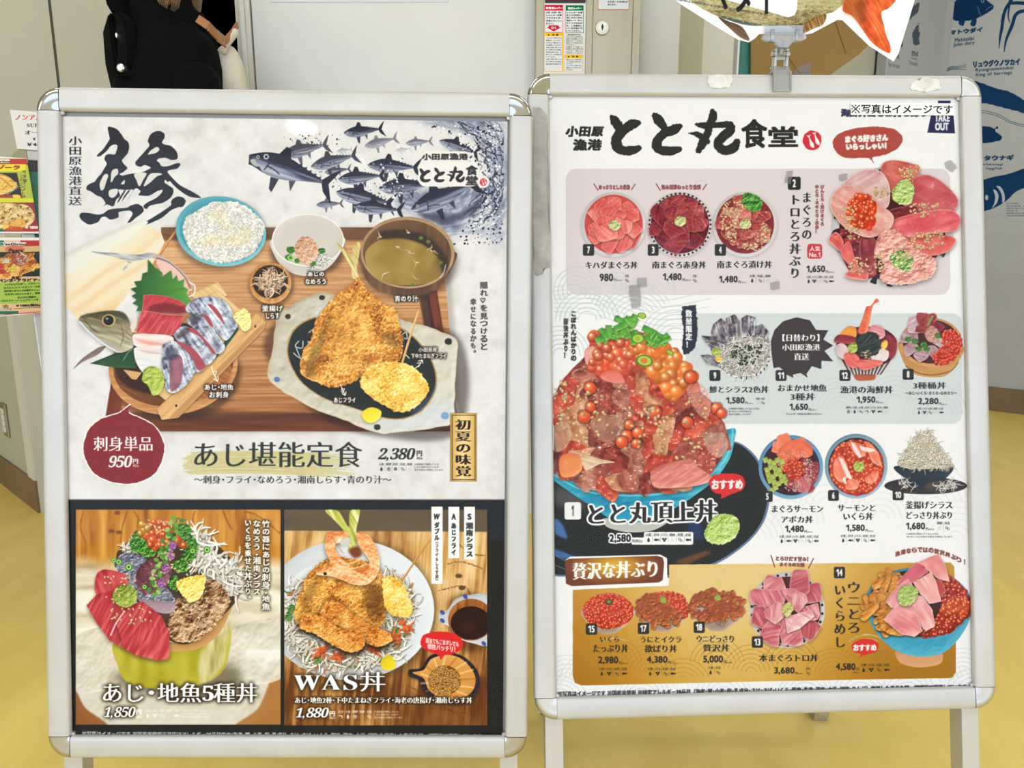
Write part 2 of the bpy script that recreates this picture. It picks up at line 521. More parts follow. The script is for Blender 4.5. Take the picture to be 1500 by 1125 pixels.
        s.put(bx, np.clip(.5 - D, 0, 1) * al, col)

    def line(s, pts, w, col, al=1., **kw):
        s.brush([[(x, y, w) for x, y in pts]], col, al, **kw)

    def lump(s, pts, cols, r=5, gain=1., n=None, streak=None, spec=0, shadow=0, sm=True, bias=.5, rough=0, rs=6,
             seed=1, edge=None, light=(-.45, -.9), al=1., grad=None, mot=None):
        """a solid-looking printed morsel: shaded from a blurred mask used as a height field"""
        R = s.k(r)
        g = s.mpoly(pts, sm, pad=3 * R + 4, rough=rough, rs=rs, seed=seed)
        if g is None: return
        bx, m = g; X, Y = s.grid(bx)
        if shadow:
            q = blur(sh(m, 0, R * .5), max(R * .7, 1)); s.put(bx, np.clip(q * shadow, 0, 1) * (1 - m), (20, 12, 8))
        h = blur(m, max(R, 1)) * R
        if n: h = h + s.k(n[0]) * n[1] * .42 * fbm(X / n[0], Y / n[0], seed + 2)
        gy, gx = np.gradient(h)
        sd = -(gx * light[0] + gy * light[1]) * -1.
        t = bias + gain * -(gx * -light[0] + gy * -light[1]) * .5
        if streak:
            a = math.radians(streak[0]); u = X * math.cos(a) + Y * math.sin(a); v = -X * math.sin(a) + Y * math.cos(a)
            v = v + streak[2] * 1.5 * (fbm(u / streak[1], v / streak[1], seed + 9) - .5)
            t = t + streak[3] * (vnoise(u / streak[1], v / streak[2], seed + 4) - .5)
        if grad: t = t + grad[2] * ((X - X.mean()) * grad[0] + (Y - Y.mean()) * grad[1]) / max(np.ptp(X), np.ptp(Y))
        if mot: t = t + mot[1] * (fbm(X / mot[0], Y / mot[0], seed + 21) - .5) * 2
        c = ramp(t, cols)
        if spec:
            q = fbm(X / max(r * .9, .1), Y / max(r * .5, .1), seed + 11)
            c = c + (np.clip((q - .68) * 7, 0, 1) * spec * np.clip(t * 1.6, 0, 1))[..., None] * (1 - c)
        if edge:
            e = np.clip(1 - blur(m, max(s.k(edge[1]), 1)), 0, 1) * 1.6
            c = c + (C3(edge[0]) - c) * np.clip(e, 0, 1)[..., None]
        s.put(bx, m * al, c.astype(np.float32))

    # sprinkles ---------------------------------------------------------------
    def inside(s, pts, n, seed):
        p = np.array(pts, float); rs = np.random.RandomState(seed); out = []
        lo, hi = p.min(0), p.max(0); q = np.roll(p, -1, 0)
        while len(out) < n:
            x, y = lo + (hi - lo) * rs.rand(2)
            c = ((p[:, 1] > y) != (q[:, 1] > y)) & (x < (q[:, 0] - p[:, 0]) * (y - p[:, 1]) / (q[:, 1] - p[:, 1] + 1e-12) + p[:, 0])
            if c.sum() % 2: out.append((x, y))
        return out, rs

    def dab(s, cx, cy, rx, ry, rot, cin, cout, hl=None, sh_=0):
        p = s.P([(cx, cy)])[0]; a, b = s.k(rx), s.k(ry); R = max(a, b) + 2
        bx = s.box(p[0] - R, p[1] - R, p[0] + R, p[1] + R)
        if bx is None: return
        X, Y = s.grid(bx, False); X = X - p[0]; Y = Y - p[1]
        c, d = math.cos(rot), math.sin(rot)
        e = np.sqrt(((X * c + Y * d) / a) ** 2 + ((-X * d + Y * c) / b) ** 2)
        m = np.clip((1 - e) * min(a, b) + .5, 0, 1)
        if sh_: s.put(bx, np.clip((1.35 - e) * min(a, b) * .6, 0, 1) * sh_, (30, 15, 8))
        g = np.clip(np.hypot(X / a + .25, Y / b + .3), 0, 1)[..., None]
        col = cin * (1 - g) + cout * g
        if hl is not None:
            w = np.clip(1.2 - np.hypot(X + a * .32, Y + b * .38) / (min(a, b) * .3), 0, 1)[..., None]
            col = col + (hl - col) * w
        s.put(bx, m, col)

    def roe(s, pts, n, r, seed=1, cols=((255, 120, 50), (205, 45, 20)), hl=.95, sm=True):
        pp = smooth(pts) if sm else pts
        P, rs = s.inside(pp, n, seed)
        for x, y in P:
            j = rs.rand() * .35; a = C3(cols[0]) * (1 - j) + C3((255, 165, 90)) * j; b = C3(cols[1]) * (1 - .3 * rs.rand())
            q = r * (.8 + .4 * rs.rand())
            s.dab(x, y, q, q, 0, a, b, C3((255, 235, 215)) if hl else None)

    def seeds(s, pts, n, r, seed=1, cols=((253, 238, 204), (224, 188, 134)), asp=.52, sm=True, sh_=.28, ang=None):
        pp = smooth(pts) if sm else pts
        P, rs = s.inside(pp, n, seed)
        for x, y in P:
            t = rs.rand() * math.pi if ang is None else ang + (rs.rand() - .5)
            k = rs.rand() * .3; c0 = C3(cols[0]) * (1 - k * .4); c1 = C3(cols[1]) * (1 - k)
            q = r * (.68 + .34 * rs.rand())
            s.dab(x, y, q, q * asp, t, c0, c1, None, sh_)

    def strands(s, pts, n, L, w, cols=((240, 238, 230), (190, 185, 175)), seed=1, sm=True, dark=.5, curl=.8, ang=None):
        pp = smooth(pts) if sm else pts
        P, rs = s.inside(pp, n, seed)
        for x, y in P:
            a = rs.rand() * 6.28 if ang is None else ang + rs.randn() * .4
            l = L * (.6 + .8 * rs.rand()); c = curl * (rs.rand() - .5) * 2
            st = []
            for k in range(4):
                st.append((x, y, w * (1.15 - .25 * k))); x += l / 3 * math.cos(a); y += l / 3 * math.sin(a); a += c
            col = tuple(np.array(cols[0]) + (np.array(cols[1]) - np.array(cols[0])) * rs.rand())
            P2 = [(q[0] + w * .35, q[1] + w * .55, q[2] * 1.25) for q in st]
            if dark: s._thin(P2, (70, 56, 40), dark * .7)
            s._thin(st, col, 1)

    def _thin(s, st, col, al):
        q = np.array(st, float); p = s.P(q[:, :2]); r = s.k() * q[:, 2] / 2; R = r.max() + 2
        bx = s.box(p[:, 0].min() - R, p[:, 1].min() - R, p[:, 0].max() + R, p[:, 1].max() + R)
        if bx is None: return
        X, Y = s.grid(bx, False); D = None
        for i in range(len(p) - 1):
            dx, dy = p[i + 1] - p[i]; x = X - p[i, 0]; y = Y - p[i, 1]
            t = np.clip((x * dx + y * dy) / (dx * dx + dy * dy + 1e-9), 0, 1)
            d = np.hypot(x - t * dx, y - t * dy) - (r[i] + t * (r[i + 1] - r[i]))
            D = d if D is None else np.minimum(D, d)
        s.put(bx, np.clip(.5 - D, 0, 1) * al, tuple(col))

    # lettering ---------------------------------------------------------------
    def text(s, txt, x0, y0, x1, y1, col=(30, 30, 30), b=0., style='', vert=False, slope=0., al=1., out=None, glow=None,
             ital=0., rough=0, track=0., seed=1, arc=None, jit=0.):
        """fit txt into the box x0..x1, y0..y1 (tile units). style: 'm' mincho-like, '' gothic. b: weight in tile units"""
        tris = []; pen = 0.
        rs = np.random.RandomState(seed)
        for ch in txt:
            if ch == ' ': pen += .35; continue
            g, adv = glyph(ch); g = g.copy()
            if jit and len(g):
                k = 1 + jit * (rs.rand() - .5); c = g.reshape(-1, 2).mean(0); t = jit * .35 * (rs.rand() - .5)
                q = (g - c) * k; g = np.stack([q[..., 0] - t * q[..., 1], q[..., 1] + t * q[..., 0]], -1) + c + (0, jit * .2 * (rs.rand() - .5))
            if vert:
                if ch in 'ー〜～―（）()「」': g = np.stack([.5 + (g[..., 1] - .38), .38 - (g[..., 0] - .5)], -1)[:, ::1]
                elif ch in 'ァィゥェォッャュョぁぃぅぇぉっゃゅょ、。': g = g + ((.12, .12) if ch not in '、。' else (.55, .5))
                elif adv != 1.0: g = g + ((1 - adv) / 2, 0)
                g = g - np.array([.5, pen]); pen += (1.04 if adv == 1.0 else .8) + track
            else:
                g = g + np.array([pen, 0]); pen += adv + track
            if len(g): tris.append(g)
        t = np.concatenate(tris).astype(np.float64)
        if arc:
            cx = pen / 2; u = (t[..., 0] - cx) / max(cx, 1e-6); t = np.stack([t[..., 0], t[..., 1] - arc * pen * u * u + 0 * u], -1)
        if ital: t[..., 0] += ital * t[..., 1]
        lo = t.reshape(-1, 2).min(0); hi = t.reshape(-1, 2).max(0)
        t = (t - lo) / np.maximum(hi - lo, 1e-6)
        px = x0 + b * .5 + t[..., 0] * (x1 - x0 - b); py = y1 - b * .5 - t[..., 1] * (y1 - y0 - b) + slope * (px - x0)
        p = s.P(np.stack([px, py], -1).reshape(-1, 2)).reshape(-1, 3, 2)
        pad = 6 + s.k(b) + (s.k(out[1]) + 2 if out else 0) + (3 * s.k(glow[1]) if glow else 0)
        f = p.reshape(-1, 2); lo = f.min(0); hi = f.max(0)
        bx = s.box(lo[0] - pad, lo[1] - pad, hi[0] + pad, hi[1] + pad)
        if bx is None: return
        q = np.roll(p, -1, 1)
        E = np.concatenate([p, q], 2).reshape(-1, 4) - np.array([bx[0], bx[1], bx[0], bx[1]])
        m = raster(E, bx[2] - bx[0], bx[3] - bx[1])
        B = s.k(b) / 2
        if style == 'm':
            hh = s.k(abs(y1 - y0)) / (len(txt) if vert else 1) * .012
            m2 = np.minimum(np.minimum(sh(m, 0, hh), sh(m, 0, -hh)), m)
            m = np.clip(dil(m2 * .9 + m * .1, B + hh * .8, 0) * 1.1, 0, 1)
        elif B > 0: m = dil(m, B, B * .8)
        if rough:
            X, Y = s.grid(bx, False); R = s.k(rough); nz = fbm(X / (R * 3 + 2), Y / (R * 3 + 2), seed)
            m = np.clip((blur(m, max(R * .6, 1)) - .5 + (nz - .5) * .5) * 2.2 + .5, 0, 1) if R > 1 else np.clip(m * (1.25 - .5 * nz), 0, 1)
        if glow: s.put(bx, np.clip(blur(dil(m, 2, 2), s.k(glow[1])) * glow[2], 0, 1), glow[0])
        if out:
            o = s.k(out[1]); s.put(bx, np.clip(blur(m, o * .62) * 16 - .6, 0, 1), out[0])
        s.put(bx, m * al, col)

    def final(s, Wt, Ht, Hm):
        """rectify: Hm maps sheet uv (0..1, v down) -> photo px; returns RGBA rows bottom-up"""
        u, v = np.meshgrid((np.arange(Wt) + .5) / Wt, (np.arange(Ht) + .5) / Ht)
        d = Hm[2, 0] * u + Hm[2, 1] * v + Hm[2, 2]
        x = ((Hm[0, 0] * u + Hm[0, 1] * v + Hm[0, 2]) / d - s.x0) * s.S - .5
        y = ((Hm[1, 0] * u + Hm[1, 1] * v + Hm[1, 2]) / d - s.y0) * s.S - .5
        x = np.clip(x, 0, s.W - 1.001); y = np.clip(y, 0, s.H - 1.001)
        ix = x.astype(np.int32); iy = y.astype(np.int32); fx = (x - ix)[..., None].astype(np.float32); fy = (y - iy)[..., None].astype(np.float32)
        a = s.a
        o = (a[iy, ix] * (1 - fx) + a[iy, ix + 1] * fx) * (1 - fy) + (a[iy + 1, ix] * (1 - fx) + a[iy + 1, ix + 1] * fx) * fy
        return np.clip(o, 0, 1)[::-1]


def print_image(name, rgb):
    h, w = rgb.shape[:2]
    im = bpy.data.images.new(name, w, h, alpha=False)
    o = np.ones((h, w, 4), np.float32); o[..., :3] = rgb
    im.pixels.foreach_set(o.ravel()); im.update(); im.pack()
    return im


def homog(src, dst):
    A = []; B = []
    for (x, y), (u, v) in zip(src, dst):
        A.append([x, y, 1, 0, 0, 0, -u * x, -u * y]); B.append(u)
        A.append([0, 0, 0, x, y, 1, -v * x, -v * y]); B.append(v)
    return np.append(np.linalg.solve(np.array(A, float), np.array(B, float)), 1).reshape(3, 3)
def icons(c, x, y, w, h, kinds, col=(35, 35, 35), note=0):
    """row of tiny allergen marks: name above, pictogram below, thin dividers"""
    names = {'w': '小麦', 'e': '卵', 'm': '乳成分', 's': '大豆', 'g': '胡麻', 'i': 'いくら', 'f': 'さば', 'k': 'さけ', 'b': 'えび', 'x': 'かに'}
    n = len(kinds); p = w / n
    for i, q in enumerate(kinds):
        cx = x + p * (i + .5); a = h * .33
        c.text(names[q], cx - p * .36, y, cx + p * .36, y + a, col, b=a * .1)
        cy = y + h * .72; r = h * .2
        if i: c.rect(x + p * i - p * .02, y + h * .05, x + p * i + p * .02, y + h * .95, col, .5)
        if q == 'w':
            c.oval(cx, cy + r * .3, r * .75, r, col, .9); c.oval(cx, cy - r * .8, r * .35, r * .4, col, .9)
        elif q == 'i':
            for dx, dy in ((-.7, -.5), (.7, -.5), (0, .5)): c.oval(cx + dx * r, cy + dy * r, r * .62, r * .62, col, .9)
        elif q in 'fk':
            c.oval(cx - r * .2, cy, r * 1.2, r * .62, col, .95); c.poly([(cx + r * .7, cy), (cx + r * 1.6, cy - r * .7), (cx + r * 1.6, cy + r * .7)], col, sm=False)
        elif q == 's':
            for dx in (-.5, .5): c.brush([[(cx + r * (dx + .55 * math.cos(t)), cy + r * (dx * .8 + .55 * math.sin(t)), r * .25) for t in np.linspace(0, 6.28, 9)]], col, .9)
        elif q == 'e':
            c.brush([[(cx + r * .9 * math.cos(t), cy + r * math.sin(t), r * .3) for t in np.linspace(0, 6.28, 9)]], col, .9); c.oval(cx + r * .1, cy, r * .45, r * .45, col, .9)
        elif q == 'g':
            for t in range(6): c.oval(cx + r * .7 * math.cos(t * 1.05), cy + r * .7 * math.sin(t * 1.05), r * .14, r * .14, col, .7)
        elif q == 'm':
            c.oval(cx, cy, r * 1.05, r * .9, col, .85); c.rect(cx - r, cy - r * .15, cx + r, cy + r * .1, (220, 215, 205), .7)
        else:
            c.line([(cx - r, cy - r * .4), (cx + r * .5, cy - r * .6), (cx + r * .6, cy + r * .7)], r * .5, col, .9)
    if note:
        for k, t in enumerate(('※本製品で使用している', 'しらすは卵・かに・いかが', '混ざる漁法で採取しています')):
            c.text(t, x + w + h * .15, y + h * (.05 + .33 * k), x + w + h * .15 + note * (.85 if k < 2 else 1), y + h * (.05 + .33 * k) + h * .24, col, b=h * .02)


SPEC = (250, 250, 248)
FRY = [(92, 46, 14), (162, 88, 28), (212, 140, 50), (240, 182, 88), (253, 218, 146)]
FRYY = [(190, 120, 25), (225, 165, 50), (243, 200, 85), (252, 225, 130), (255, 243, 190)]
WASABI = [(95, 115, 25), (150, 170, 60), (190, 205, 100), (215, 225, 140)]
TUNA = [(110, 20, 30), (165, 40, 50), (195, 70, 75), (225, 120, 118), (250, 190, 180)]
WHITEF = [(200, 170, 165), (226, 205, 198), (240, 228, 220), (250, 246, 242)]


def tuna_fish(c, x, y, L, ang, seed=1, al=1., flip=1, pale=0.):
    """ink drawing of a tuna, nose at x, y, body length L, heading ang degrees (0 = tail to the right)"""
    A = math.radians(ang); ca, sa = math.cos(A), math.sin(A)
    def q(pts): return [(x + L * (u * ca - flip * v * sa), y + L * (u * sa + flip * v * ca)) for u, v in pts]
    ink = tuple(int(38 + pale * 110) for _ in range(2)) + (int(52 + pale * 110),)
    mid = (120 + pale * 60, 128 + pale * 55, 148 + pale * 50)
    up = [(0, 0), (.12, -.075), (.28, -.125), (.45, -.12), (.65, -.07), (.85, -.018)]
    dn = [(.85, .018), (.68, .06), (.48, .12), (.28, .14), (.12, .095), (.02, .035)]
    c.poly(q([(.84, -.01), (.93, -.12), (1.02, -.2), (.93, 0), (1.03, .2), (.9, .1)]), ink, al, sm=False)
    c.poly(q([(.3, -.11), (.36, -.23), (.42, -.215), (.45, -.11)]), ink, al, sm=False)
    c.poly(q([(.3, .12), (.33, .27), (.37, .3), (.4, .12)]), ink, al * .9, sm=False)
    c.poly(q([(.5, .1), (.56, .22), (.58, .08)]), ink, al * .8, sm=False)
    c.lump(q(up + dn), [ink, ink, mid, (205, 208, 216), mid], r=L * .07, gain=0, bias=.42, streak=(ang, L * .3, L * .02, .3),
           grad=(-sa * flip, ca * flip, 1.9 if L > 40 else 1.3), seed=seed, al=al, light=(0, 0))
    c.poly(q([(0, 0), (.12, -.075), (.28, -.125), (.45, -.12), (.65, -.07), (.85, -.018), (.65, -.015), (.45, -.03), (.28, -.03), (.12, -.02)]), ink, al * .85)
    c.brush([[tuple(list(p) + [L * .012]) for p in q([(.2, -.08), (.235, .0), (.21, .09)])]], ink, al)
    c.oval(*q([(.1, -.015)])[0], L * .018, L * .018, (230, 230, 232), al); c.oval(*q([(.1, -.015)])[0], L * .011, L * .011, ink, al)
    c.brush([[tuple(list(p) + [L * .012]) for p in q([(.22, .04), (.3, .05), (.38, .08)])]], ink, al)
    for k in range(5):
        c.poly(q([(.55 + k * .06, -.09 + k * .016), (.585 + k * .06, -.115 + k * .016), (.59 + k * .06, -.075 + k * .016)]), ink, al, sm=False)
    c.brush([[tuple(list(p) + [L * .01]) for p in q([(0, .005), (.05, .03), (.085, .035)])]], (225, 225, 228), al * .8)


def fry(c, pts, cols=FRY, seed=1, r=10, n=7, crumbs=120, cs=3., shadow=.5, dark=None):
    c.lump(pts, cols, r=r, gain=.55, n=(n, 3.4), seed=seed, rough=n * .7, rs=n * .8, shadow=shadow, bias=.52, mot=(n * 4.5, .34))
    P, rs = c.inside(smooth(pts), crumbs, seed + 1)
    for x, y in P:
        k = rs.rand(); q = np.clip(.35 + 1.3 * (float(fbm(np.array([x / n / 4.5]), np.array([y / n / 4.5]), seed + 21)[0]) - .3) + .25 * rs.randn(), 0, 1)
        a = ramp(np.array([min(q + .3, 1)]), cols)[0]; b = ramp(np.array([max(q - .12, 0)]), cols)[0]
        c.dab(x, y, cs * (.5 + .8 * rs.rand()), cs * (.35 + .4 * rs.rand()), rs.rand() * 3.1, a, b, None, .1)


def logo(c, x, y, w, h, out=None, kanji=True):
    """the shop's brush-written name: to, to, maru"""
    k = w / 720.
    def st(seg): return [[(x + (a - 345) * k, y + (b - 78) * k, d * k * 1.14) for a, b, d in s] for s in seg]
    ink = (42, 42, 42)
    o = dict(out=out) if out else {}
    ro = dict(rough=5 * k if k > .3 else 3 * k, rs=9 * k)
    S1 = [[(356, 112, 14), (378, 140, 44), (404, 176, 44), (420, 190, 26)], [(508, 150, 26), (470, 158, 48), (425, 190, 48), (388, 232, 50), (388, 276, 52), (420, 300, 44), (470, 300, 42), (512, 286, 24)]]
    S2 = [[(596, 108, 26), (612, 128, 46), (640, 162, 40), (652, 176, 26)], [(734, 168, 26), (700, 186, 48), (650, 206, 44), (614, 240, 44), (606, 274, 48), (636, 300, 44), (690, 302, 42), (732, 292, 24)]]
    S3 = [[(912, 84, 22), (916, 112, 42), (898, 160, 36), (884, 210, 36), (858, 262, 40), (836, 300, 30)], [(822, 158, 12), (868, 164, 30), (950, 160, 28), (1008, 164, 40), (1004, 196, 48), (962, 234, 44), (944, 268, 46), (974, 300, 44), (1024, 288, 48), (1048, 252, 30)],
          [(784, 206, 6), (830, 212, 26), (872, 240, 32), (888, 252, 22)]]
    c.brush(st(S1 + S2 + S3), ink, seed=3, **ro, **o)


def mark(c, x, y, r):
    c.oval(x, y, r, r * 1.05, (205, 50, 60), rough=r * .1, rs=r * .4)
    for a, b in ((-.25, .35), (.35, .05)):
        c.brush([[(x + r * (a - .1), y + r * (b - .75), r * .06), (x + r * (a + .05), y + r * (b - .3), r * .2), (x + r * (a + .2), y + r * (b + .1), r * .42), (x + r * (a + .35), y + r * (b + .35), r * .2)]], (245, 240, 236))
        c.poly([(x + r * (a - .1), y + r * (b - .6)), (x + r * (a - .35), y + r * (b - .9)), (x + r * (a - .1), y + r * (b - .85)), (x + r * (a + .12), y + r * (b - .98))], (245, 240, 236), sm=False)


def wood(c, pts, cols, ang=0, L=60, w=4, amp=.5, seed=1, grad=None, sm=False):
    c.lump(pts, cols, r=1, gain=0, streak=(ang, L, w, amp), sm=sm, seed=seed, grad=grad)


def bowl_rice(c):
    c.T = (80, 150, 4.6875)
    c.oval(1140, 905, 320, 250, (20, 15, 10), .35, soft=14)
    c.lump(c.ell(1142, 885, 312, 240, 8), [(40, 110, 125), (85, 160, 172), (120, 190, 198), (165, 215, 220)], r=20, gain=.9, sm=False)
    c.lump(c.ell(1145, 880, 290, 220, 8), [(45, 105, 115), (70, 145, 158), (95, 168, 180)], r=14, gain=-1.0, sm=False)
    pts = [(890, 900), (905, 790), (990, 740), (1080, 690), (1200, 680), (1320, 720), (1400, 790), (1440, 850), (1410, 960), (1360, 1030), (1260, 1080), (1140, 1100), (1010, 1070), (930, 1000)]
    c.lump(pts, [(150, 146, 126), (208, 204, 190), (234, 231, 221), (248, 247, 241), (254, 254, 251)], r=40, gain=.5, n=(48, 1.1), rough=18, rs=26, seed=3, bias=.62)
    c.seeds(pts, 1900, 10.5, 5, cols=((255, 255, 253), (226, 223, 208)), asp=.48, sh_=.07)
    for x, y, r in ((1130, 770, 60), (1080, 950, 70), (1260, 940, 90), (1180, 850, 40), (1330, 880, 40)):
        c.oval(x, y, r, r * .6, (245, 205, 120), .22, soft=16)


def left_tray(c):
    c.T = (0, 0, 1)
    # wooden tray
    c.poly([(240, 333), (655, 333), (678, 634), (150, 634), (178, 545)], (60, 40, 25), .25, sm=False, soft=3)
    wood(c, [(240, 333), (645, 333), (672, 632), (152, 632), (182, 545)], [(118, 66, 34), (168, 112, 66), (200, 152, 102), (222, 184, 140)], 0, 70, 2.2, .45, 4, (0, -1, .75))
    wood(c, [(236, 333), (645, 333), (648, 351), (236, 350)], [(70, 42, 26), (112, 76, 50), (140, 98, 66)], 0, 50, 2, .6, 6)
    c.rect(236, 349, 648, 353, (60, 38, 22), .5, soft=1)
    wood(c, [(160, 612), (672, 612), (676, 632), (151, 632)], [(60, 28, 15), (104, 56, 32), (132, 76, 44)], 0, 60, 2, .5, 8)
    c.rect(165, 604, 668, 613, (50, 25, 12), .7, soft=2)
    wood(c, [(624, 425), (640, 425), (674, 632), (655, 632)], [(70, 30, 18), (120, 60, 36), (100, 48, 30)], 80, 50, 2, .5, 9)
    c.poly([(612, 425), (626, 425), (652, 560), (636, 560)], (35, 22, 16), .75, sm=False, soft=1)
    wood(c, [(166, 540), (186, 555), (170, 632), (151, 632)], [(60, 25, 15), (110, 52, 30), (135, 70, 42)], 100, 50, 2.5, .7, 3)
    # paper roll
    c.T = (80, 150, 4.6875)
    c.lump([(60, 1060), (560, 815), (660, 850), (735, 900), (755, 960), (720, 1030), (560, 1250), (400, 1440), (230, 1560), (60, 1390)],
           [(190, 120, 60), (222, 184, 128), (228, 212, 176), (226, 218, 196), (240, 236, 222)], r=22, gain=.6, sm=False, streak=(-35, 500, 46, .35), seed=12, grad=(-.5, -1, .9))
    c.lump([(60, 1040), (560, 812), (640, 830), (300, 1060), (60, 1190)], [(190, 190, 176), (222, 220, 206), (240, 238, 228)], r=24, gain=.8, sm=True, streak=(-28, 400, 30, .3), seed=2)
    c.line([(855, 850), (770, 970), (640, 1170)], 17, (178, 118, 58)); c.line([(850, 850), (765, 970), (640, 1160)], 6, (220, 170, 105))


def left_sashimi(c):
    c.T = (80, 360, 4.6875)
    # round tub
    c.oval(830, 870, 450, 330, (30, 18, 8), .55, soft=16)
    c.lump(c.ell(815, 830, 445, 330, -8), [(120, 70, 32), (176, 118, 66), (208, 154, 96), (228, 184, 128)], r=14, gain=.8, sm=False, streak=(0, 200, 8, .35), seed=5)
    c.lump(c.ell(815, 815, 415, 285, -8), [(70, 38, 18), (120, 72, 36), (165, 110, 60)], r=18, gain=-.8, sm=False, streak=(30, 200, 8, .5), seed=7)
    c.poly(c.ell(800, 780, 395, 240, -8), (38, 22, 12), .8, sm=False, soft=5)
    c.lump(c.ell(1010, 900, 215, 150, -25), [(120, 60, 30), (170, 104, 56), (196, 134, 84)], r=8, gain=.5, sm=False, streak=(30, 200, 8, .7), seed=9)
    # pale boards of the serving boat
    for P, sd in (([(930, 330), (1120, 245), (1185, 340), (1010, 430)], 2), ([(1060, 330), (1120, 310), (1330, 480), (1310, 560), (1250, 590)], 3), ([(1150, 560), (1310, 540), (980, 880), (760, 1060), (700, 1010)], 5)):
        c.lump(P, [(150, 105, 50), (206, 168, 108), (232, 202, 150), (244, 222, 180)], r=8, gain=.8, sm=False, streak=(40, 160, 5, .3), seed=sd, shadow=.4)
    c.lump([(1385, 458), (1452, 525), (1440, 572), (850, 1182), (735, 1195), (700, 1120)], [(150, 100, 48), (200, 152, 92), (224, 182, 122), (238, 204, 150)], r=8, gain=1., sm=False, streak=(-43, 200, 7, .35), seed=6, shadow=.7)
    c.poly([(1452, 525), (1440, 572), (850, 1182), (780, 1190), (1400, 560)], (150, 100, 50), .45, sm=False, soft=2)
    c.oval(1378, 553, 6, 9, (40, 25, 15)); c.oval(835, 1098, 7, 9, (40, 25, 15))
    c.poly([(470, 850), (600, 870), (560, 920), (530, 915)], (205, 165, 110), sm=False)
    # backbone and tail
    c.brush([[(640, 62, 36), (720, 80, 34), (820, 140, 22), (900, 210, 15), (960, 300, 10)]], (190, 165, 165))
    c.poly([(700, 95), (800, 130), (890, 220), (920, 330), (840, 300), (740, 190)], (226, 190, 182), .9, sm=True)
    c.brush([[(700, 82, 8), (790, 118, 6), (880, 200, 5), (935, 290, 4)]], (70, 60, 70), .8)
    c.lump([(250, 40), (400, 48), (560, 62), (640, 50), (690, 60), (640, 92), (540, 110), (480, 170), (465, 160), (500, 110), (380, 72)], [(110, 110, 130), (160, 160, 165), (205, 205, 195), (220, 215, 170)], r=6, streak=(10, 60, 5, .8), seed=3)
    c.brush([[(925, 250, 8), (962, 275, 8), (955, 330, 8), (915, 350, 8)], [(940, 300, 7), (900, 320, 7), (930, 390, 7)]], (240, 236, 232), .9)
    # fin and bamboo leaf
    c.lump([(128, 845), (195, 770), (300, 700), (352, 690), (300, 745), (190, 800)], [(70, 55, 50), (120, 98, 90), (160, 140, 130)], r=6, streak=(-35, 90, 4, .6), seed=8)
    c.lump([(242, 808), (400, 745), (545, 690), (560, 840), (420, 838)], [(18, 44, 26), (36, 74, 42), (70, 112, 64)], r=10, streak=(-10, 200, 6, .35), sm=False, seed=2)
    c.brush([[(470, 785, 4), (510, 725, 6), (570, 695, 4)]], (190, 205, 180), .8)
    c.poly([(1230, 560), (1265, 570), (1180, 690), (1090, 790), (1140, 700)], (30, 78, 48), .95)
    # head
    c.lump([(168, 500), (210, 470), (300, 455), (390, 446), (470, 458), (512, 510), (530, 600), (545, 690), (440, 735), (340, 672), (240, 590), (185, 545)],
           [(60, 52, 34), (112, 104, 76), (160, 150, 122), (206, 198, 176), (238, 234, 224)], r=26, gain=.45, streak=(20, 60, 12, .35), seed=4, grad=(-.1, 1, 1.0), bias=.45, shadow=.4)
    c.poly([(172, 490), (300, 456), (390, 448), (470, 460), (500, 510), (400, 480), (260, 490)], (56, 56, 34), .7, soft=4)
    c.oval(372, 512, 46, 42, (190, 165, 100)); c.oval(370, 512, 36, 34, (32, 30, 30)); c.oval(360, 500, 10, 8, (160, 165, 170), .8)
    c.brush([[(172, 520, 12), (235, 590, 12), (330, 668, 12), (430, 728, 10)]], (205, 215, 222)); c.brush([[(200, 505, 5), (250, 560, 6), (300, 600, 4)]], (60, 50, 40), .7)
    c.brush([[(455, 545, 6), (470, 620, 7), (450, 690, 5)]], (90, 70, 55), .6)
    for k in range(5): c.brush([[(500 + k * 14, 470 + k * 10, 7), (560, 490 + k * 16, 7), (520 + k * 8, 560, 7), (560 - 8 * k, 590, 6)]], (228, 214, 200), .85)
    # shiso leaf with its teeth
    P = [(640, 92), (690, 150), (740, 185), (735, 215), (800, 168), (812, 232), (838, 200), (850, 245), (892, 228), (884, 280), (918, 300), (905, 330), (930, 370), (940, 410), (880, 420), (700, 440), (560, 450), (575, 415), (535, 395), (565, 372), (528, 345), (560, 325), (520, 296), (565, 282), (545, 246), (595, 240), (604, 190), (640, 180)]
    c.lump(P, [(22, 58, 26), (44, 96, 40), (76, 140, 52), (130, 190, 70)], r=10, gain=.5, sm=False, n=(10, 1.5), seed=3, grad=(1, .2, .6), shadow=.3)
    for q in (((645, 110), (700, 300), (740, 430)), ((665, 190), (620, 250), (560, 300)), ((690, 280), (630, 330), (560, 370)), ((690, 250), (780, 240), (830, 225)), ((720, 340), (810, 310), (890, 290))): c.line(q, 4, (30, 70, 34), .7)
    # red sashimi
    c.lump([(612, 340), (650, 332), (770, 345), (870, 380), (920, 425), (885, 470), (740, 455), (600, 450)], TUNA, r=12, gain=.5, seed=5, sm=False, streak=(-50, 60, 10, .35), shadow=.5, bias=.42, edge=((235, 200, 200), 3))
    c.poly([(640, 450), (690, 400), (800, 395), (900, 430), (885, 465), (740, 462)], (95, 28, 36), .7, soft=4)
    c.lump([(592, 455), (640, 448), (760, 470), (895, 478), (860, 560), (820, 615), (700, 618), (560, 596), (575, 520)], TUNA, r=12, gain=.5, seed=8, sm=False, streak=(-55, 80, 9, .4), shadow=.5, bias=.48, edge=((240, 205, 205), 3))
    for k in range(7): c.line([(640 + k * 32, 590), (690 + k * 26, 540 - k * 2), (760 + k * 14, 510)], 3, (235, 170, 165), .5)
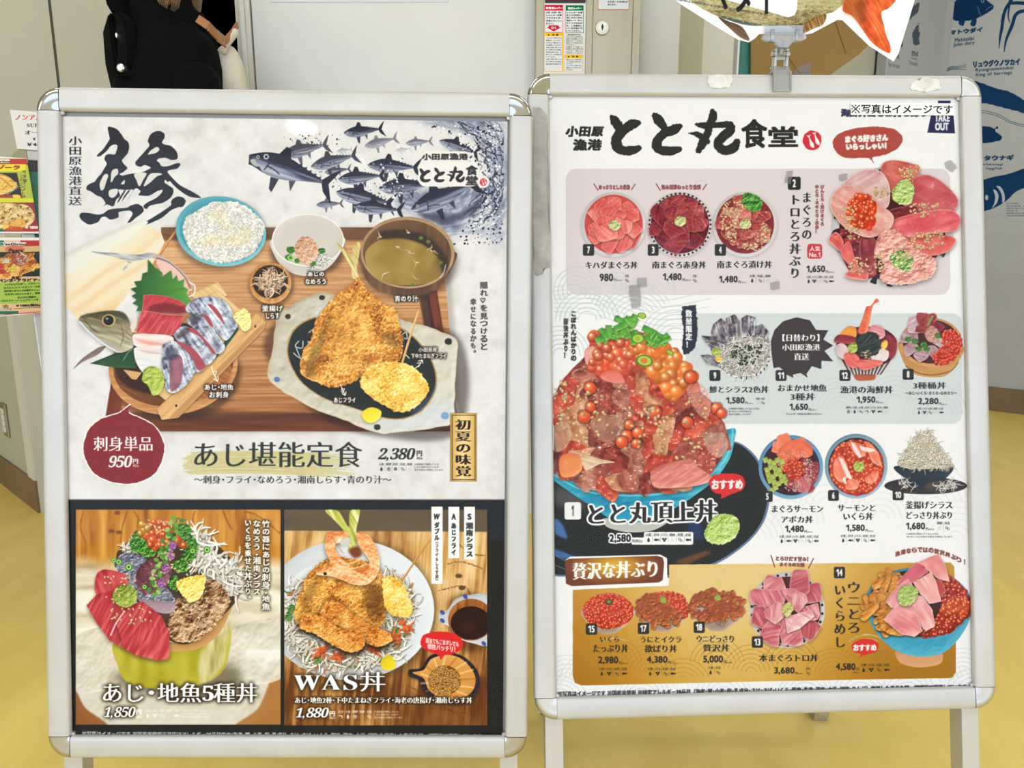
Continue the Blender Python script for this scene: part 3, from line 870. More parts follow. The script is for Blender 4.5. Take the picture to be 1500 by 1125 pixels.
    c.lump([(540, 612), (640, 605), (810, 625), (790, 720), (680, 730), (556, 690)], WHITEF, r=12, gain=.6, seed=4, streak=(5, 90, 12, .3), shadow=.3)
    c.poly([(550, 640), (640, 650), (770, 680), (640, 680)], (215, 120, 105), .55, soft=4)
    c.lump([(552, 700), (640, 715), (745, 725), (760, 800), (720, 880), (620, 880), (575, 830), (550, 770)], [(180, 190, 195), (212, 214, 212), (232, 230, 224), (248, 244, 240)], r=14, gain=.6, seed=6, streak=(15, 90, 14, .3), shadow=.4)
    c.poly([(560, 712), (650, 722), (740, 742), (650, 740)], (210, 140, 125), .5, soft=3)
    # silver-skinned slices
    SIL = [(56, 56, 72), (116, 118, 138), (170, 178, 194), (212, 218, 226), (242, 245, 248)]
    for P, sd in (([(900, 440), (950, 370), (1080, 348), (1180, 390), (1240, 500), (1252, 560), (1180, 650), (1120, 600), (1000, 500)], 2),
                  ([(905, 520), (960, 468), (1060, 500), (1110, 600), (1170, 690), (1130, 745), (1060, 700), (980, 590)], 3),
                  ([(820, 610), (880, 552), (960, 580), (1050, 680), (1112, 750), (1040, 820), (960, 740), (860, 670)], 4),
                  ([(740, 700), (800, 655), (900, 672), (970, 740), (1035, 830), (960, 870), (880, 800)], 5),
                  ([(735, 790), (765, 695), (850, 684), (930, 740), (968, 850), (900, 960), (820, 1012), (770, 990), (745, 880)], 6)):
        c.lump(P, SIL, r=16, gain=.6, seed=sd, streak=(50 + sd * 3, 90, 10, .42), n=(26, 1.2), mot=(45, .5), spec=.75, shadow=.55)
    for P in ([(1050, 400), (1090, 410), (1140, 470), (1165, 540), (1130, 500), (1090, 450)], [(1015, 470), (1060, 490), (1090, 560), (1060, 540)], [(900, 560), (960, 570), (1050, 660), (1110, 745), (1080, 735), (1000, 630), (930, 590)],
              [(830, 655), (930, 690), (1000, 760), (1035, 830), (985, 855), (950, 780), (880, 700)]):
        c.lump(P, [(120, 45, 55), (165, 75, 82), (200, 130, 130)], r=6, gain=.5, seed=4)
    c.lump([(800, 760), (870, 760), (880, 860), (860, 960), (800, 1000), (790, 900)], [(95, 40, 55), (140, 70, 85), (180, 130, 145)], r=8, gain=.6, n=(8, 3), seed=8, al=.8)
    c.poly([(760, 720), (830, 700), (850, 760), (770, 790)], (40, 42, 60), .6, soft=6); c.poly([(850, 600), (900, 560), (930, 590), (850, 640)], (60, 50, 52), .7, soft=5); c.poly([(920, 500), (960, 478), (1010, 500), (960, 545)], (60, 52, 60), .7, soft=5)
    # ginger, wasabi
    c.lump([(1228, 470), (1300, 430), (1345, 480), (1345, 560), (1300, 585), (1262, 540), (1235, 510)], [(190, 160, 60), (232, 214, 120), (248, 238, 170), (255, 250, 215)], r=10, n=(12, 3), rough=8, rs=12, shadow=.4, seed=5)
    c.lump([(598, 905), (625, 840), (690, 830), (740, 870), (752, 950), (720, 1015), (672, 1025), (640, 960), (600, 925)], WASABI, r=18, n=(30, 1.8), shadow=.4, seed=9, rough=6)


def left_side_dishes(c):
    c.T = (350, 150, 3.75)
    # white bowl
    c.oval(375, 820, 205, 140, (25, 15, 8), .55, soft=14)
    c.lump([(182, 750), (200, 850), (260, 920), (340, 952), (420, 945), (500, 900), (560, 820), (574, 740)], [(120, 112, 100), (186, 180, 168), (220, 216, 208), (240, 238, 232)], r=20, gain=.6, grad=(0, -1, .6))
    c.lump(c.ell(378, 755, 195, 142, 4), [(150, 145, 138), (188, 182, 172), (215, 208, 196), (236, 232, 224)], r=26, gain=-.8, sm=False, grad=(0, .6, .5))
    c.brush([[(378 + 195 * math.cos(t), 755 + 142 * math.sin(t), 6) for t in np.linspace(0, 6.3, 40)]], (232, 230, 226))
    c.strands([(330, 860), (360, 830), (470, 820), (480, 870), (400, 900)], 60, 34, 8, seed=4)
    for x, y, r in ((285, 810, 24), (275, 850, 22), (455, 815, 20), (405, 885, 18), (320, 870, 16)): c.lump(c.ell(x, y, r, r * .8), [(20, 60, 22), (50, 110, 40), (120, 170, 70)], r=5, n=(9, 3), sm=False, rough=7)
    c.oval(284, 853, 18, 15, (150, 200, 90)); c.oval(284, 853, 9, 8, (70, 120, 50))
    c.lump([(305, 800), (330, 750), (370, 738), (415, 760), (438, 810), (420, 860), (370, 895), (325, 860)], [(130, 80, 50), (190, 138, 104), (222, 180, 148), (245, 222, 200)], r=18, n=(13, 2.4), seed=6, rough=7, spec=.4)
    c.seeds([(310, 800), (350, 750), (410, 770), (430, 830), (370, 880)], 45, 7, 3)
    # soup bowl
    c.oval(930, 880, 270, 200, (30, 18, 10), .5, soft=16)
    c.lump([(668, 810), (680, 930), (740, 1020), (850, 1062), (980, 1066), (1090, 1020), (1160, 930), (1185, 820)], [(46, 30, 18), (82, 58, 38), (112, 84, 58), (140, 110, 80)], r=20, gain=.6, streak=(90, 160, 12, .5), seed=3, grad=(-.8, -.5, .5))
    c.lump(c.ell(926, 825, 258, 197, 3), [(120, 90, 60), (172, 140, 102), (200, 170, 130)], r=8, gain=.8, sm=False, streak=(10, 100, 10, .3))
    c.lump(c.ell(924, 828, 243, 183, 3), [(52, 34, 20), (96, 70, 44), (130, 98, 66)], r=22, gain=-.8, sm=False, streak=(90, 120, 8, .4), seed=9)
    c.lump([(692, 840), (730, 780), (800, 750), (900, 745), (1010, 780), (1080, 830), (1130, 890), (1120, 940), (1040, 990), (920, 1005), (800, 990), (720, 930)], [(92, 70, 26), (140, 114, 48), (164, 138, 66), (190, 166, 96)], r=22, gain=-.2, n=(60, 1.5), streak=(-60, 120, 60, .5), seed=5, grad=(-.3, .8, .4))
    c.poly([(760, 715), (900, 700), (1040, 740), (1130, 830), (1150, 900), (1120, 950), (1090, 850), (1010, 780), (900, 748), (800, 750)], (48, 36, 24), .85, soft=8)
    for x, y in ((870, 790), (980, 880), (940, 825), (800, 945), (1045, 800), (1065, 810), (925, 712), (770, 735), (960, 965)): c.strands([(x - 12, y - 5), (x + 12, y - 5), (x + 12, y + 5), (x - 12, y + 5)], 2, 30, 6, sm=False, cols=((225, 210, 170), (190, 165, 110)), seed=x)
    for x, y in ((1040, 765), (1108, 880), (955, 1000), (1000, 745)): c.oval(x, y, 11, 9, (110, 140, 60)); c.oval(x, y, 5, 4, (60, 80, 30))
    c.brush([[(1135, 890, 5), (1125, 930, 6), (1105, 960, 4)]], (190, 205, 225), .8)
    # small tub of whitebait
    c.oval(178, 1005, 125, 115, (25, 15, 8), .5, soft=12)
    c.lump(c.ell(173, 992, 115, 114, 0), [(120, 70, 24), (182, 124, 60), (216, 160, 92), (236, 190, 128)], r=10, gain=.9, sm=False, streak=(80, 80, 7, .3))
    c.oval(172, 985, 98, 92, (66, 44, 26)); c.oval(172, 985, 90, 84, (40, 28, 18), soft=5)
    c.strands(c.ell(172, 985, 60, 56, 0, 12), 170, 44, 9, cols=((232, 210, 180), (188, 150, 115)), seed=8, curl=1.1, dark=.7)


def left_fry_plate(c):
    c.T = (380, 360, 4.0167)
    c.poly([(30, 640), (90, 450), (360, 290), (820, 440), (1190, 560), (1180, 1090), (750, 1130), (330, 990)], (25, 14, 8), .5, soft=14)
    pl = [(350, 272), (470, 300), (640, 350), (860, 440), (1000, 480), (1150, 545), (1166, 620), (1150, 800), (1148, 1000), (1135, 1050), (1000, 1075), (740, 1105), (650, 1090), (480, 1020), (330, 965), (190, 890), (75, 812), (48, 745), (75, 620), (92, 480), (110, 400), (200, 340)]
    c.lump(pl, [(140, 125, 100), (188, 180, 160), (214, 210, 196), (232, 230, 222)], r=14, gain=.9, n=(90, .8), seed=4, rough=8, rs=60, edge=((196, 170, 120), 5), grad=(.6, .5, .25))
    c.poly([(640, 1060), (1130, 900), (1140, 1040), (760, 1090)], (200, 215, 235), .35, soft=14)
    inn = [(300, 425), (200, 490), (160, 600), (180, 700), (250, 810), (380, 900), (560, 960), (730, 1015), (850, 1020), (960, 970), (1035, 860), (1040, 740), (985, 620), (880, 510), (700, 430), (450, 400)]
    c.poly(inn, (176, 140, 88), rough=5); 
    c.lump([(x + (600 - x) * .02, y + (720 - y) * .025) for x, y in inn], [(22, 26, 24), (38, 42, 38), (56, 60, 54)], r=20, gain=-.6, n=(40, 1), seed=4)
    c.poly([(880, 960), (1000, 880), (1035, 800), (1030, 860), (960, 960), (900, 990)], (90, 110, 150), .5, soft=5)
    for x, y, r, q in ((368, 305, 17, (42, 42, 34)), (168, 416, 17, (52, 48, 34)), (1112, 563, 22, (42, 42, 36)), (103, 786, 18, (92, 120, 170)), (1092, 1000, 24, (120, 155, 205)), (693, 1068, 20, (48, 48, 42))): c.oval(x, y, r, r * .88, q, rough=3)
    for a in (((230, 560), (210, 590), (250, 600), (255, 560)), ((200, 630), (240, 660), (280, 640), (270, 600)), ((215, 600), (260, 690), (300, 650), (285, 560)), ((340, 370), (370, 360), (400, 330), (330, 400)), ((290, 510), (330, 470), (340, 400), (350, 380)), ((840, 520), (862, 510), (868, 545), (846, 540))):
        c.line(a, 6, (206, 222, 226), .9)
    # tail of the horse mackerel
    c.lump([(448, -26), (500, 20), (545, 60), (552, 0), (590, -22), (586, 60), (572, 130), (582, 190), (545, 190), (540, 130), (500, 60)], [(150, 130, 50), (196, 180, 100), (222, 210, 150), (236, 230, 190)], r=6, streak=(60, 60, 6, .7), seed=3)
    body = [(548, 222), (575, 190), (610, 215), (640, 268), (720, 330), (798, 372), (825, 470), (845, 560), (832, 660), (780, 700), (640, 735), (560, 800), (430, 836), (330, 800), (255, 765), (240, 690), (262, 610), (300, 560), (330, 440), (395, 350), (455, 285), (520, 240)]
    fry(c, body, seed=4, r=26, n=15, crumbs=900, cs=8)
    for P in ([(290, 640), (340, 560), (400, 420), (430, 420), (380, 560), (320, 720)], [(720, 520), (790, 520), (820, 600), (770, 590)], [(560, 800), (640, 740), (640, 790)], [(260, 700), (300, 680), (330, 760), (290, 770)]): c.poly(P, (70, 60, 25), .42, soft=12)
    c.poly([(430, 400), (560, 360), (640, 470), (620, 640), (520, 700), (430, 620)], (250, 205, 100), .3, soft=30)
    # skewered onion fritter
    c.line([(936, 385), (890, 520), (838, 692)], 13, (206, 160, 92)); c.line([(932, 385), (886, 520), (834, 692)], 4, (240, 208, 150))
    fry(c, [(590, 800), (600, 770), (660, 705), (760, 680), (880, 700), (950, 755), (996, 850), (930, 940), (830, 980), (700, 920), (610, 850)], FRYY, seed=9, r=26, n=13, crumbs=420, cs=8)
    c.lump([(604, 980), (655, 950), (712, 968), (716, 1000), (690, 1030), (650, 1042), (612, 1020)], [(170, 140, 10), (226, 204, 30), (242, 228, 70), (252, 246, 150)], r=12, gain=.9, spec=.3, shadow=.4)


def white_note(c, t, x0, y0, x1, y1, **k):
    c.text(t, x0, y0, x1, y1, (250, 248, 242), b=k.pop('b', 2.6), glow=((40, 28, 15), 6, 1.4), jit=.2, **k)


def left_school(c):
    """ink wash drawing of a school of tuna turning in a wave"""
    c.T = (350, 150, 3.75)
    rs = np.random.RandomState(3)
    wave = [(960, 108), (1452, 112), (1456, 800), (1300, 720), (1140, 750), (1090, 660), (960, 620), (850, 560), (900, 500), (1080, 480), (1290, 460), (1380, 380), (1330, 260), (1240, 170), (1100, 125)]
    def wash(X, Y):
        d = np.hypot((X - 1030) / 1.0, (Y - 360) / .85); a = np.arctan2(Y - 360, X - 1030)
        n = fbm(d / 14, a * 9, 5, 4); n2 = fbm(X / 60, Y / 60, 8, 3)
        t = np.clip(.1 + .9 * n - .3 * (n2 - .5) * 2 + (d - 420) / 900, 0, 1)
        return ramp(t, [(52, 58, 82), (112, 120, 146), (176, 180, 194), (214, 211, 206)])
    c.tex(wave, wash, .85, soft=16)
    for k in range(46):
        a0 = -1.2 + rs.rand() * 1.9; r0 = 330 + rs.rand() * 150
        seg = [(1010 + (r0 + 14 * rs.randn() + j * 6) * math.cos(a0 + j * .11), 360 + (r0 * .85 + 10 * rs.randn()) * math.sin(a0 + j * .11), 1 + 7 * rs.rand()) for j in range(5)]
        c.clip = (350, 178, 738, 378); c.brush([seg], (34, 38, 56), .75, rough=4, rs=7, seed=k); c.clip = None
    c.poly([(980, 600), (1160, 620), (1280, 560), (1340, 520), (1300, 600), (1150, 670), (1040, 650)], (40, 44, 60), .7, soft=10, rough=14, rs=18)
    for x, y, L, a, al, pale in ((690, 240, 190, -14, .8, .55), (915, 225, 150, -5, .8, .5), (535, 270, 90, -8, .5, .8), (860, 265, 90, -6, .4, .9), (425, 562, 150, -3, .9, .35), (235, 285, 270, -12, .9, .2), (1100, 210, 235, 18, .95, .05),
                             (575, 168, 225, -6, 1, 0), (470, 385, 150, -8, .9, .25), (395, 352, 270, -14, .95, .15), (710, 340, 290, 4, 1, 0), (545, 420, 265, -4, 1, .05), (768, 470, 330, -4, 1, 0), (535, 490, 330, 12, 1, 0), (630, 570, 280, 5, 1, 0), (945, 590, 410, -22, 1, 0)):
        tuna_fish(c, x, y, L, a, int(x), al, 1, pale)
    tuna_fish(c, 55, 290, 500, 20, 5)
    c.poly([(58, 285), (52, 340), (75, 348), (130, 385), (100, 330)], (40, 42, 52), .9, sm=False); c.poly([(62, 318), (80, 345), (110, 352), (84, 312)], (205, 204, 204), .8)
    c.oval(150, 298, 15, 15, (190, 195, 205)); c.oval(150, 298, 8, 8, (30, 32, 42))
    for P, n, r, q in (([(240, 190), (420, 160), (560, 170), (540, 240), (300, 240)], 60, 3.4, (40, 42, 56)), ([(620, 350), (900, 300), (1000, 560), (700, 520)], 130, 2.6, (60, 64, 80)), ([(980, 120), (1450, 120), (1450, 780), (1180, 780), (1340, 500), (1200, 200)], 330, 4, (32, 36, 52)),
                       ([(980, 120), (1450, 120), (1450, 700), (1240, 700), (1340, 500), (1200, 200)], 240, 4, (235, 235, 235)), ([(760, 330), (900, 330), (950, 480), (780, 560)], 60, 4, (235, 235, 235)), ([(440, 300), (560, 300), (560, 480), (440, 460)], 70, 3, (70, 72, 90))):
        pp, r2 = c.inside(P, n, n)
        for x, y in pp:
            q2 = r * (.4 + 1.2 * r2.rand() ** 2); c.dab(x, y, q2, q2, 0, C3(q), C3(q))
    # shop logo with its white halo
    W = (228, 224, 218)
    c.rect(1010, 268, 1262, 324, W, rad=24); c.rect(985, 325, 1318, 462, W, rad=40); c.oval(1343, 437, 33, 33, W)
    c.text('小田原漁港', 1005, 278, 1258, 318, (45, 45, 45), b=5, jit=.2)
    logo(c, 990, 352, 250, 90)
    c.text('食', 1246, 345, 1312, 400, (45, 45, 45), b=6); c.text('堂', 1246, 402, 1312, 456, (45, 45, 45), b=6); mark(c, 1343, 438, 20)


def aji_kanji(c):
    c.T = (80, 150, 4.6875); K = (44, 46, 53); pa = (214, 211, 204)
    for P in ([(368,167),(425,182),(455,215),(478,250),(503,270),(512,300),(503,345),(480,375),(462,402),(492,440),(500,452),(470,480),(445,492),(470,505),(520,500),(555,545),(560,575),(500,590),(440,600),(450,640),(425,665),(405,712),(378,708),(360,700),(335,712),(350,692),(320,650),(290,640),(255,615),(222,600),(218,585),(225,570),(255,552),(275,545),(300,510),(320,490),(340,455),(358,425),(355,410),(342,392),(350,365),(375,355),(412,358),(425,330),(432,300),(415,288),(385,300),(360,330),(345,345),(310,370),(290,370),(300,352),(330,325),(355,290),(378,250),(372,215)],
              [(640,268),(655,225),(690,200),(725,198),(752,215),(755,240),(738,275),(760,290),(800,300),(835,335),(845,365),(838,390),(800,395),(760,380),(720,385),(702,400),(720,415),(740,440),(790,435),(830,420),(862,418),(862,430),(840,455),(800,462),(775,475),(800,510),(850,560),(900,590),(950,615),(990,640),(1005,655),(980,655),(930,648),(880,620),(840,590),(805,555),(790,540),(770,555),(790,575),(812,590),(815,620),(790,660),(740,690),(690,700),(650,712),(635,730),(615,725),(612,708),(640,685),(700,655),(735,620),(740,600),(700,612),(650,640),(600,640),(575,635),(590,610),(555,590),(510,655),(500,668),(520,635),(540,600),(470,600),(375,572),(420,530),(480,500),(545,487),(600,480),(640,462),(660,448),(620,430),(590,442),(560,430),(555,410),(580,380),(620,335),(650,300),(648,280)],
              [(170,775),(190,757),(240,760),(290,770),(330,765),(370,738),(430,728),(490,725),(530,705),(570,698),(600,715),(612,740),(590,770),(560,790),(525,820),(500,826),(520,795),(535,765),(520,745),(480,745),(440,755),(440,785),(410,800),(380,805),(350,785),(320,790),(300,820),(270,832),(235,838),(200,820),(180,800)],
              [(800,680),(815,660),(850,645),(885,655),(900,680),(880,715),(850,720),(800,740),(740,790),(690,815),(630,840),(600,838),(568,828),(600,820),(640,810),(700,775),(760,735),(800,705)],
              [(478,604),(488,606),(452,665),(430,692),(445,655)], [(508,604),(518,606),(480,655),(464,680),(476,645)]): c.poly(P, K, rough=1.6, rs=9)
    for P in ([(308,565),(325,520),(345,492),(368,500),(355,545),(340,590),(320,605)], [(392,472),(430,456),(436,488),(410,515),(395,545),(385,545)], [(372,610),(395,596),(435,597),(425,635),(400,655),(375,645)], [(640,355),(660,330),(700,306),(720,320),(700,345),(655,357)],
              [(548,490),(630,484),(610,530),(588,572),(576,572),(562,535)], [(655,492),(700,484),(740,492),(700,510),(655,552),(612,576),(630,530)], [(455,560),(480,532),(478,560)], [(754,548),(760,532),(782,556),(766,560)]): c.poly(P, pa, rough=1.5, rs=9)


def draw_left():
    c = Canvas(84, 158, 752, 1088, 2., (218, 214, 206))
    r = c.mpoly([(80, 150), (760, 150), (760, 1095), (80, 1095)], False); X, Y = c.grid(r[0])
    t = .5 + .9 * (fbm(X / 22, Y / 22, 3, 4) - .5) + .25 * (fbm(X / 3, Y / 3, 9, 2) - .5)
    c.put(r[0], r[1], ramp(t, [(196, 194, 188), (212, 210, 205), (222, 221, 217), (232, 231, 229)]))
    left_school(c); aji_kanji(c)
    c.T = (80, 150, 4.6875)
    c.text('小田原漁港直送', 96, 232, 188, 708, (44, 46, 52), b=2.5, style='m', vert=True)
    left_tray(c); bowl_rice(c); left_side_dishes(c); left_sashimi(c); left_fry_plate(c)
    c.T = (350, 150, 3.75)
    white_note(c, 'あじの', 378, 930, 468, 956); white_note(c, 'なめろう', 364, 968, 478, 1000); white_note(c, '青のり汁', 856, 1060, 985, 1096)
    c.text('隠れ♡を見つけると', 1324, 985, 1368, 1360, (45, 42, 40), b=2.5, vert=True, jit=.25)
    c.T = (380, 360, 4.0167)
    c.text('幸せになるかも。', 1240, 310, 1278, 630, (45, 42, 40), b=2.5, vert=True, jit=.25)
    white_note(c, '釜揚げ', 14, 350, 138, 388); white_note(c, 'しらす', 38, 394, 118, 430); white_note(c, '小田原産', 936, 596, 1046, 626, b=2); white_note(c, '下中たまねぎフライ', 892, 632, 1100, 664, b=2); white_note(c, 'あじフライ', 438, 892, 566, 924)
    c.line([(476, 815), (490, 850), (502, 875)], 5, (245, 240, 230)); c.line([(480, 845), (500, 840), (488, 862), (482, 850)], 4, (245, 240, 230)); c.line([(486, 868), (503, 878), (508, 858)], 5, (245, 240, 230))
    c.line([(915, 720), (940, 700), (955, 675)], 5, (245, 240, 230)); c.line([(926, 690), (945, 690), (935, 712)], 4, (245, 240, 230)); c.line([(935, 678), (957, 672), (960, 690)], 5, (245, 240, 230)); c.line([(860, 640), (880, 660)], 5, (245, 240, 230))
    c.T = (80, 360, 4.6875)
    white_note(c, 'あじ・地魚', 1030, 948, 1228, 992); white_note(c, 'お刺身', 1062, 1000, 1195, 1045)
    c.line([(1076, 830), (1088, 870), (1115, 925)], 6, (245, 240, 230)); c.line([(1085, 868), (1110, 862), (1100, 885), (1088, 880)], 5, (245, 240, 230)); c.line([(1092, 912), (1118, 928), (1122, 898)], 6, (245, 240, 230))
    # red bubble
    c.T = (90, 560, 4.4118)
    B = [(445, 148), (436, 196), (520, 236), (590, 275), (640, 340), (664, 420), (645, 520), (590, 600), (500, 645), (410, 655), (300, 635), (205, 580), (152, 480), (143, 410), (175, 310), (250, 240), (370, 200), (425, 160)]
    c.poly([(x + (405 - x) * -.03, y + (420 - y) * -.03) for x, y in B], (240, 238, 232), rough=3)
    c.poly(B, (128, 40, 44), rough=5, rs=12)
    c.poly([(205, 265), (560, 300), (620, 360), (600, 560), (590, 300)], (140, 60, 64), .25, sm=False)
    c.text('刺身単品', 208, 348, 588, 446, (242, 238, 232), b=1.8, style='m')
    c.text('𝟗𝟓𝟎', 305, 474, 458, 550, (242, 238, 232), b=1, ital=.22); c.text('円', 462, 494, 496, 526, (242, 238, 232), b=3); c.text('税込', 462, 530, 500, 548, (242, 238, 232), b=1.5)
    # title
    rs = np.random.RandomState(5)
    for k in range(26):
        y = 452 + k * 5.6; a = 760 + rs.randint(0, 60) + abs(k - 13) * 3; b = 1960 - rs.randint(0, 160) - abs(k - 8) * 4
        c.brush([[(a, y, 7), (1200, y + rs.randn() * 3 - 6, 9), (1600, y + 2 + 6 * (k > 13), 8), (b, y + 18, 4)]], (192, 180, 110), .62, rough=4, rs=9, seed=k)
    c.text('あじ堪能定食', 858, 382, 1944, 552, (46, 50, 48), b=3, style='m')
    c.T = (400, 580, 4.1667)
    c.T = (90, 560, 4.4118)
    c.text('〜刺身・フライ・なめろう・湘南しらす・青のり汁〜', 858, 602, 2132, 656, (46, 48, 48), b=1.6, style='m')
    c.T = (400, 580, 4.1667)
    c.text('𝟐,𝟑𝟖𝟎', 640, 318, 868, 398, (40, 44, 42), b=1, ital=.25); c.text('円', 876, 334, 910, 368, (40, 44, 42), b=3); c.text('税込', 876, 372, 914, 388, (40, 44, 42), b=1.5)
    icons(c, 640, 408, 215, 52, 'wemsg', (50, 50, 50), 175)
    for q, w in (((1080, 104, 1244, 522), (120, 92, 40)), ((1083, 107, 1241, 519), (206, 166, 86))): c.rect(*q, w)
    c.tex([(1083, 107), (1241, 107), (1241, 519), (1083, 519)], lambda X, Y: ramp(.5 + .5 * np.cos((X - 1162) / 40) * .9, [(160, 112, 40), (208, 168, 88), (236, 208, 140)]), sm=False)
    for a, b in ((112, 116), ): c.brush([[(1092, 116, 4), (1232, 116, 4)], [(1232, 116, 4), (1232, 510, 4)], [(1232, 510, 4), (1092, 510, 4)], [(1092, 510, 4), (1092, 116, 4)]], (35, 28, 15))
    c.text('初夏の味覚', 1112, 140, 1210, 494, (30, 24, 18), b=7, vert=True, style='m')
    # dark lower half
    c.T = (0, 0, 1)
    c.rect(94, 731, 741, 1090, (27, 29, 28)); c.rect(94, 731, 741, 732.5, (190, 188, 180), .6)
    photo_one(c); photo_two(c)
    c.T = (0, 0, 1)
    c.text('※写真はイメージです ※国産米使用※当店はアレルギー28品目中の(海老・蟹・小麦・卵・乳成分・さけ・さば・いくら・豚肉・鶏肉・大豆・胡麻)を使用した商品を同一調理場で調理しています', 120, 1071, 706, 1079.5, (225, 225, 220), b=.7, slope=.006)
    return c


def photo_one(c):
    c.T = (0, 0, 1); c.clip = (111, 746.5, 411, 1061.5)
    def bgf(X, Y):
        w = ramp(.45 + .5 * (fbm(X / 9, Y / 70, 4, 3) - .5) * 2, [(120, 62, 12), (176, 112, 32), (206, 146, 56), (222, 172, 88)])
        g = ramp(np.clip((fbm(X / 60, Y / 16, 6, 3)) * 1.1, 0, 1), [(150, 136, 104), (206, 194, 164), (232, 224, 204), (246, 242, 230)])
        k = np.clip((Y - 815 + 20 * (fbm(X / 30, Y / 30, 3) - .5)) / 26, 0, 1)[..., None]; k2 = np.clip((Y - 985 - .0 * X) / 30, 0, 1)[..., None]
        o = w * (1 - k) + g * k
        return o * (1 - k2) + ramp(fbm(X / 70, Y / 5, 2), [(120, 80, 40), (170, 122, 70), (200, 150, 96)]) * k2
    c.tex([(105, 740), (420, 740), (420, 1070), (105, 1070)], bgf, sm=False)
    c.T = (90, 730, 3.1235)
    for P in (((100, 60), (85, 130), (110, 200)), ((300, 60), (280, 120), (270, 200)), ((610, 60), (600, 110), (640, 170)), ((840, 60), (900, 80), (1000, 160)), ((740, 60), (760, 110), (780, 140)), ((330, 60), (350, 90), (345, 130))): c.line(P, 7, (110, 50, 15), .55, rough=5)
    for x, y in ((228, 150), (262, 155), (255, 66)): c.oval(x, y, 14, 9, (90, 45, 15), .7, soft=2)
    # round board under the cup
    c.lump(c.ell(505, 880, 445, 270), [(150, 140, 120), (200, 192, 172), (222, 216, 200), (238, 234, 222)], r=10, gain=.5, sm=False, n=(90, 1), seed=5)
    c.poly([(60, 880), (110, 960), (215, 1045), (60, 1050)], (140, 84, 40), .95, soft=3); c.poly([(800, 1045), (900, 960), (960, 830), (1030, 800), (1030, 1050)], (168, 112, 55), .95, soft=3)
    c.lump([(60, 640), (240, 600), (300, 760), (240, 860), (60, 880)], [(180, 170, 145), (214, 206, 186), (238, 234, 222)], r=20, n=(50, 1.5), seed=8, al=.7); c.lump([(780, 600), (1030, 560), (1030, 800), (860, 850), (760, 760)], [(176, 168, 150), (216, 210, 192), (240, 238, 228)], r=20, n=(60, 1.5), seed=9, al=.75)
    c.poly([(830, 700), (1020, 690), (1020, 730), (830, 720)], (250, 250, 246), .6, soft=12)
    # bamboo cup
    c.poly([(240, 800), (780, 760), (820, 860), (600, 900), (320, 880)], (50, 35, 12), .55, soft=22)
    c.lump([(246, 660), (258, 770), (300, 840), (400, 868), (560, 868), (690, 830), (755, 760), (775, 600), (700, 640), (480, 700)], [(92, 84, 8), (140, 132, 22), (172, 164, 40), (200, 190, 84), (226, 218, 160)], r=22, gain=.5, sm=True, streak=(95, 200, 40, .4), seed=4)
    c.tex([(640, 700), (770, 560), (765, 640), (735, 770), (640, 850)], lambda X, Y: ramp(fbm(X / 20, Y / 90, 5), [(150, 135, 70), (212, 200, 150), (240, 234, 205)]), .8, soft=8)
    c.lump([(490, 700), (620, 690), (720, 620), (780, 500), (795, 440), (770, 430), (690, 560), (600, 650), (480, 660)], [(130, 84, 34), (196, 146, 84), (220, 176, 120)], r=6, gain=.7, seed=3)
    # whitebait, minced fish, greens, roe
    c.poly([(250, 270), (330, 190), (600, 150), (700, 200), (820, 340), (800, 470), (600, 660), (480, 640), (350, 480)], (50, 38, 30), .9)
    c.strands([(280, 240), (330, 190), (360, 200), (300, 280)], 40, 40, 9, seed=3)
    c.strands([(600, 150), (660, 170), (700, 250), (800, 300), (815, 400), (790, 450), (680, 380), (620, 300), (590, 220)], 260, 62, 11, cols=((246, 244, 236), (196, 192, 176)), seed=5, curl=.6)
    c.line([(620, 200), (680, 215), (745, 205)], 9, (230, 232, 232)); c.line([(740, 380), (790, 400), (830, 400)], 9, (230, 230, 226))
    mn = [(490, 560), (520, 470), (600, 430), (680, 370), (750, 420), (770, 480), (720, 560), (640, 640), (560, 660), (500, 640)]
    c.lump(mn, [(70, 40, 22), (136, 92, 58), (190, 150, 110), (226, 196, 160)], r=16, n=(22, 3), mot=(40, .5), seed=12, rough=10, spec=.5, shadow=.4)
    c.seeds(mn, 60, 9, 8)
    c.lump([(240, 300), (300, 250), (380, 270), (420, 340), (520, 460), (480, 520), (360, 470), (300, 380)], [(40, 44, 66), (88, 90, 110), (146, 148, 160), (200, 200, 206)], r=14, n=(16, 2.4), spec=.6, seed=3)
    c.lump([(360, 310), (440, 270), (500, 300), (480, 400), (380, 440), (340, 380)], [(70, 30, 40), (112, 60, 70), (160, 110, 118)], r=14, streak=(60, 60, 12, .6), spec=.5, seed=7)
    c.lump([(350, 460), (440, 470), (520, 480), (500, 525), (420, 515)], [(110, 84, 96), (160, 138, 148), (206, 190, 196)], r=8, seed=7, spec=.5)
    c.lump([(160, 350), (200, 325), (290, 350), (300, 420), (210, 470), (155, 430)], TUNA, r=12, gain=.5, streak=(70, 60, 12, .4), seed=5, bias=.45, shadow=.4)
    c.lump([(115, 490), (160, 440), (240, 420), (330, 470), (310, 560), (290, 690), (220, 650), (160, 570)], TUNA, r=14, gain=.5, streak=(115, 80, 9, .45), seed=6, bias=.42, shadow=.5, sm=False)
    c.lump([(245, 560), (290, 500), (370, 470), (460, 540), (495, 620), (494, 735), (440, 742), (330, 715), (290, 688)], TUNA, r=16, gain=.5, streak=(120, 90, 9, .45), seed=9, bias=.46, shadow=.6, sm=False)
    c.line([(225, 625), (250, 570), (285, 520)], 7, (236, 200, 198), .9)
    for k in range(6): c.line([(300 + 30 * k, 690 - 6 * k), (330 + 26 * k, 620), (340 + 22 * k, 560)], 2.5, (225, 140, 135), .45)
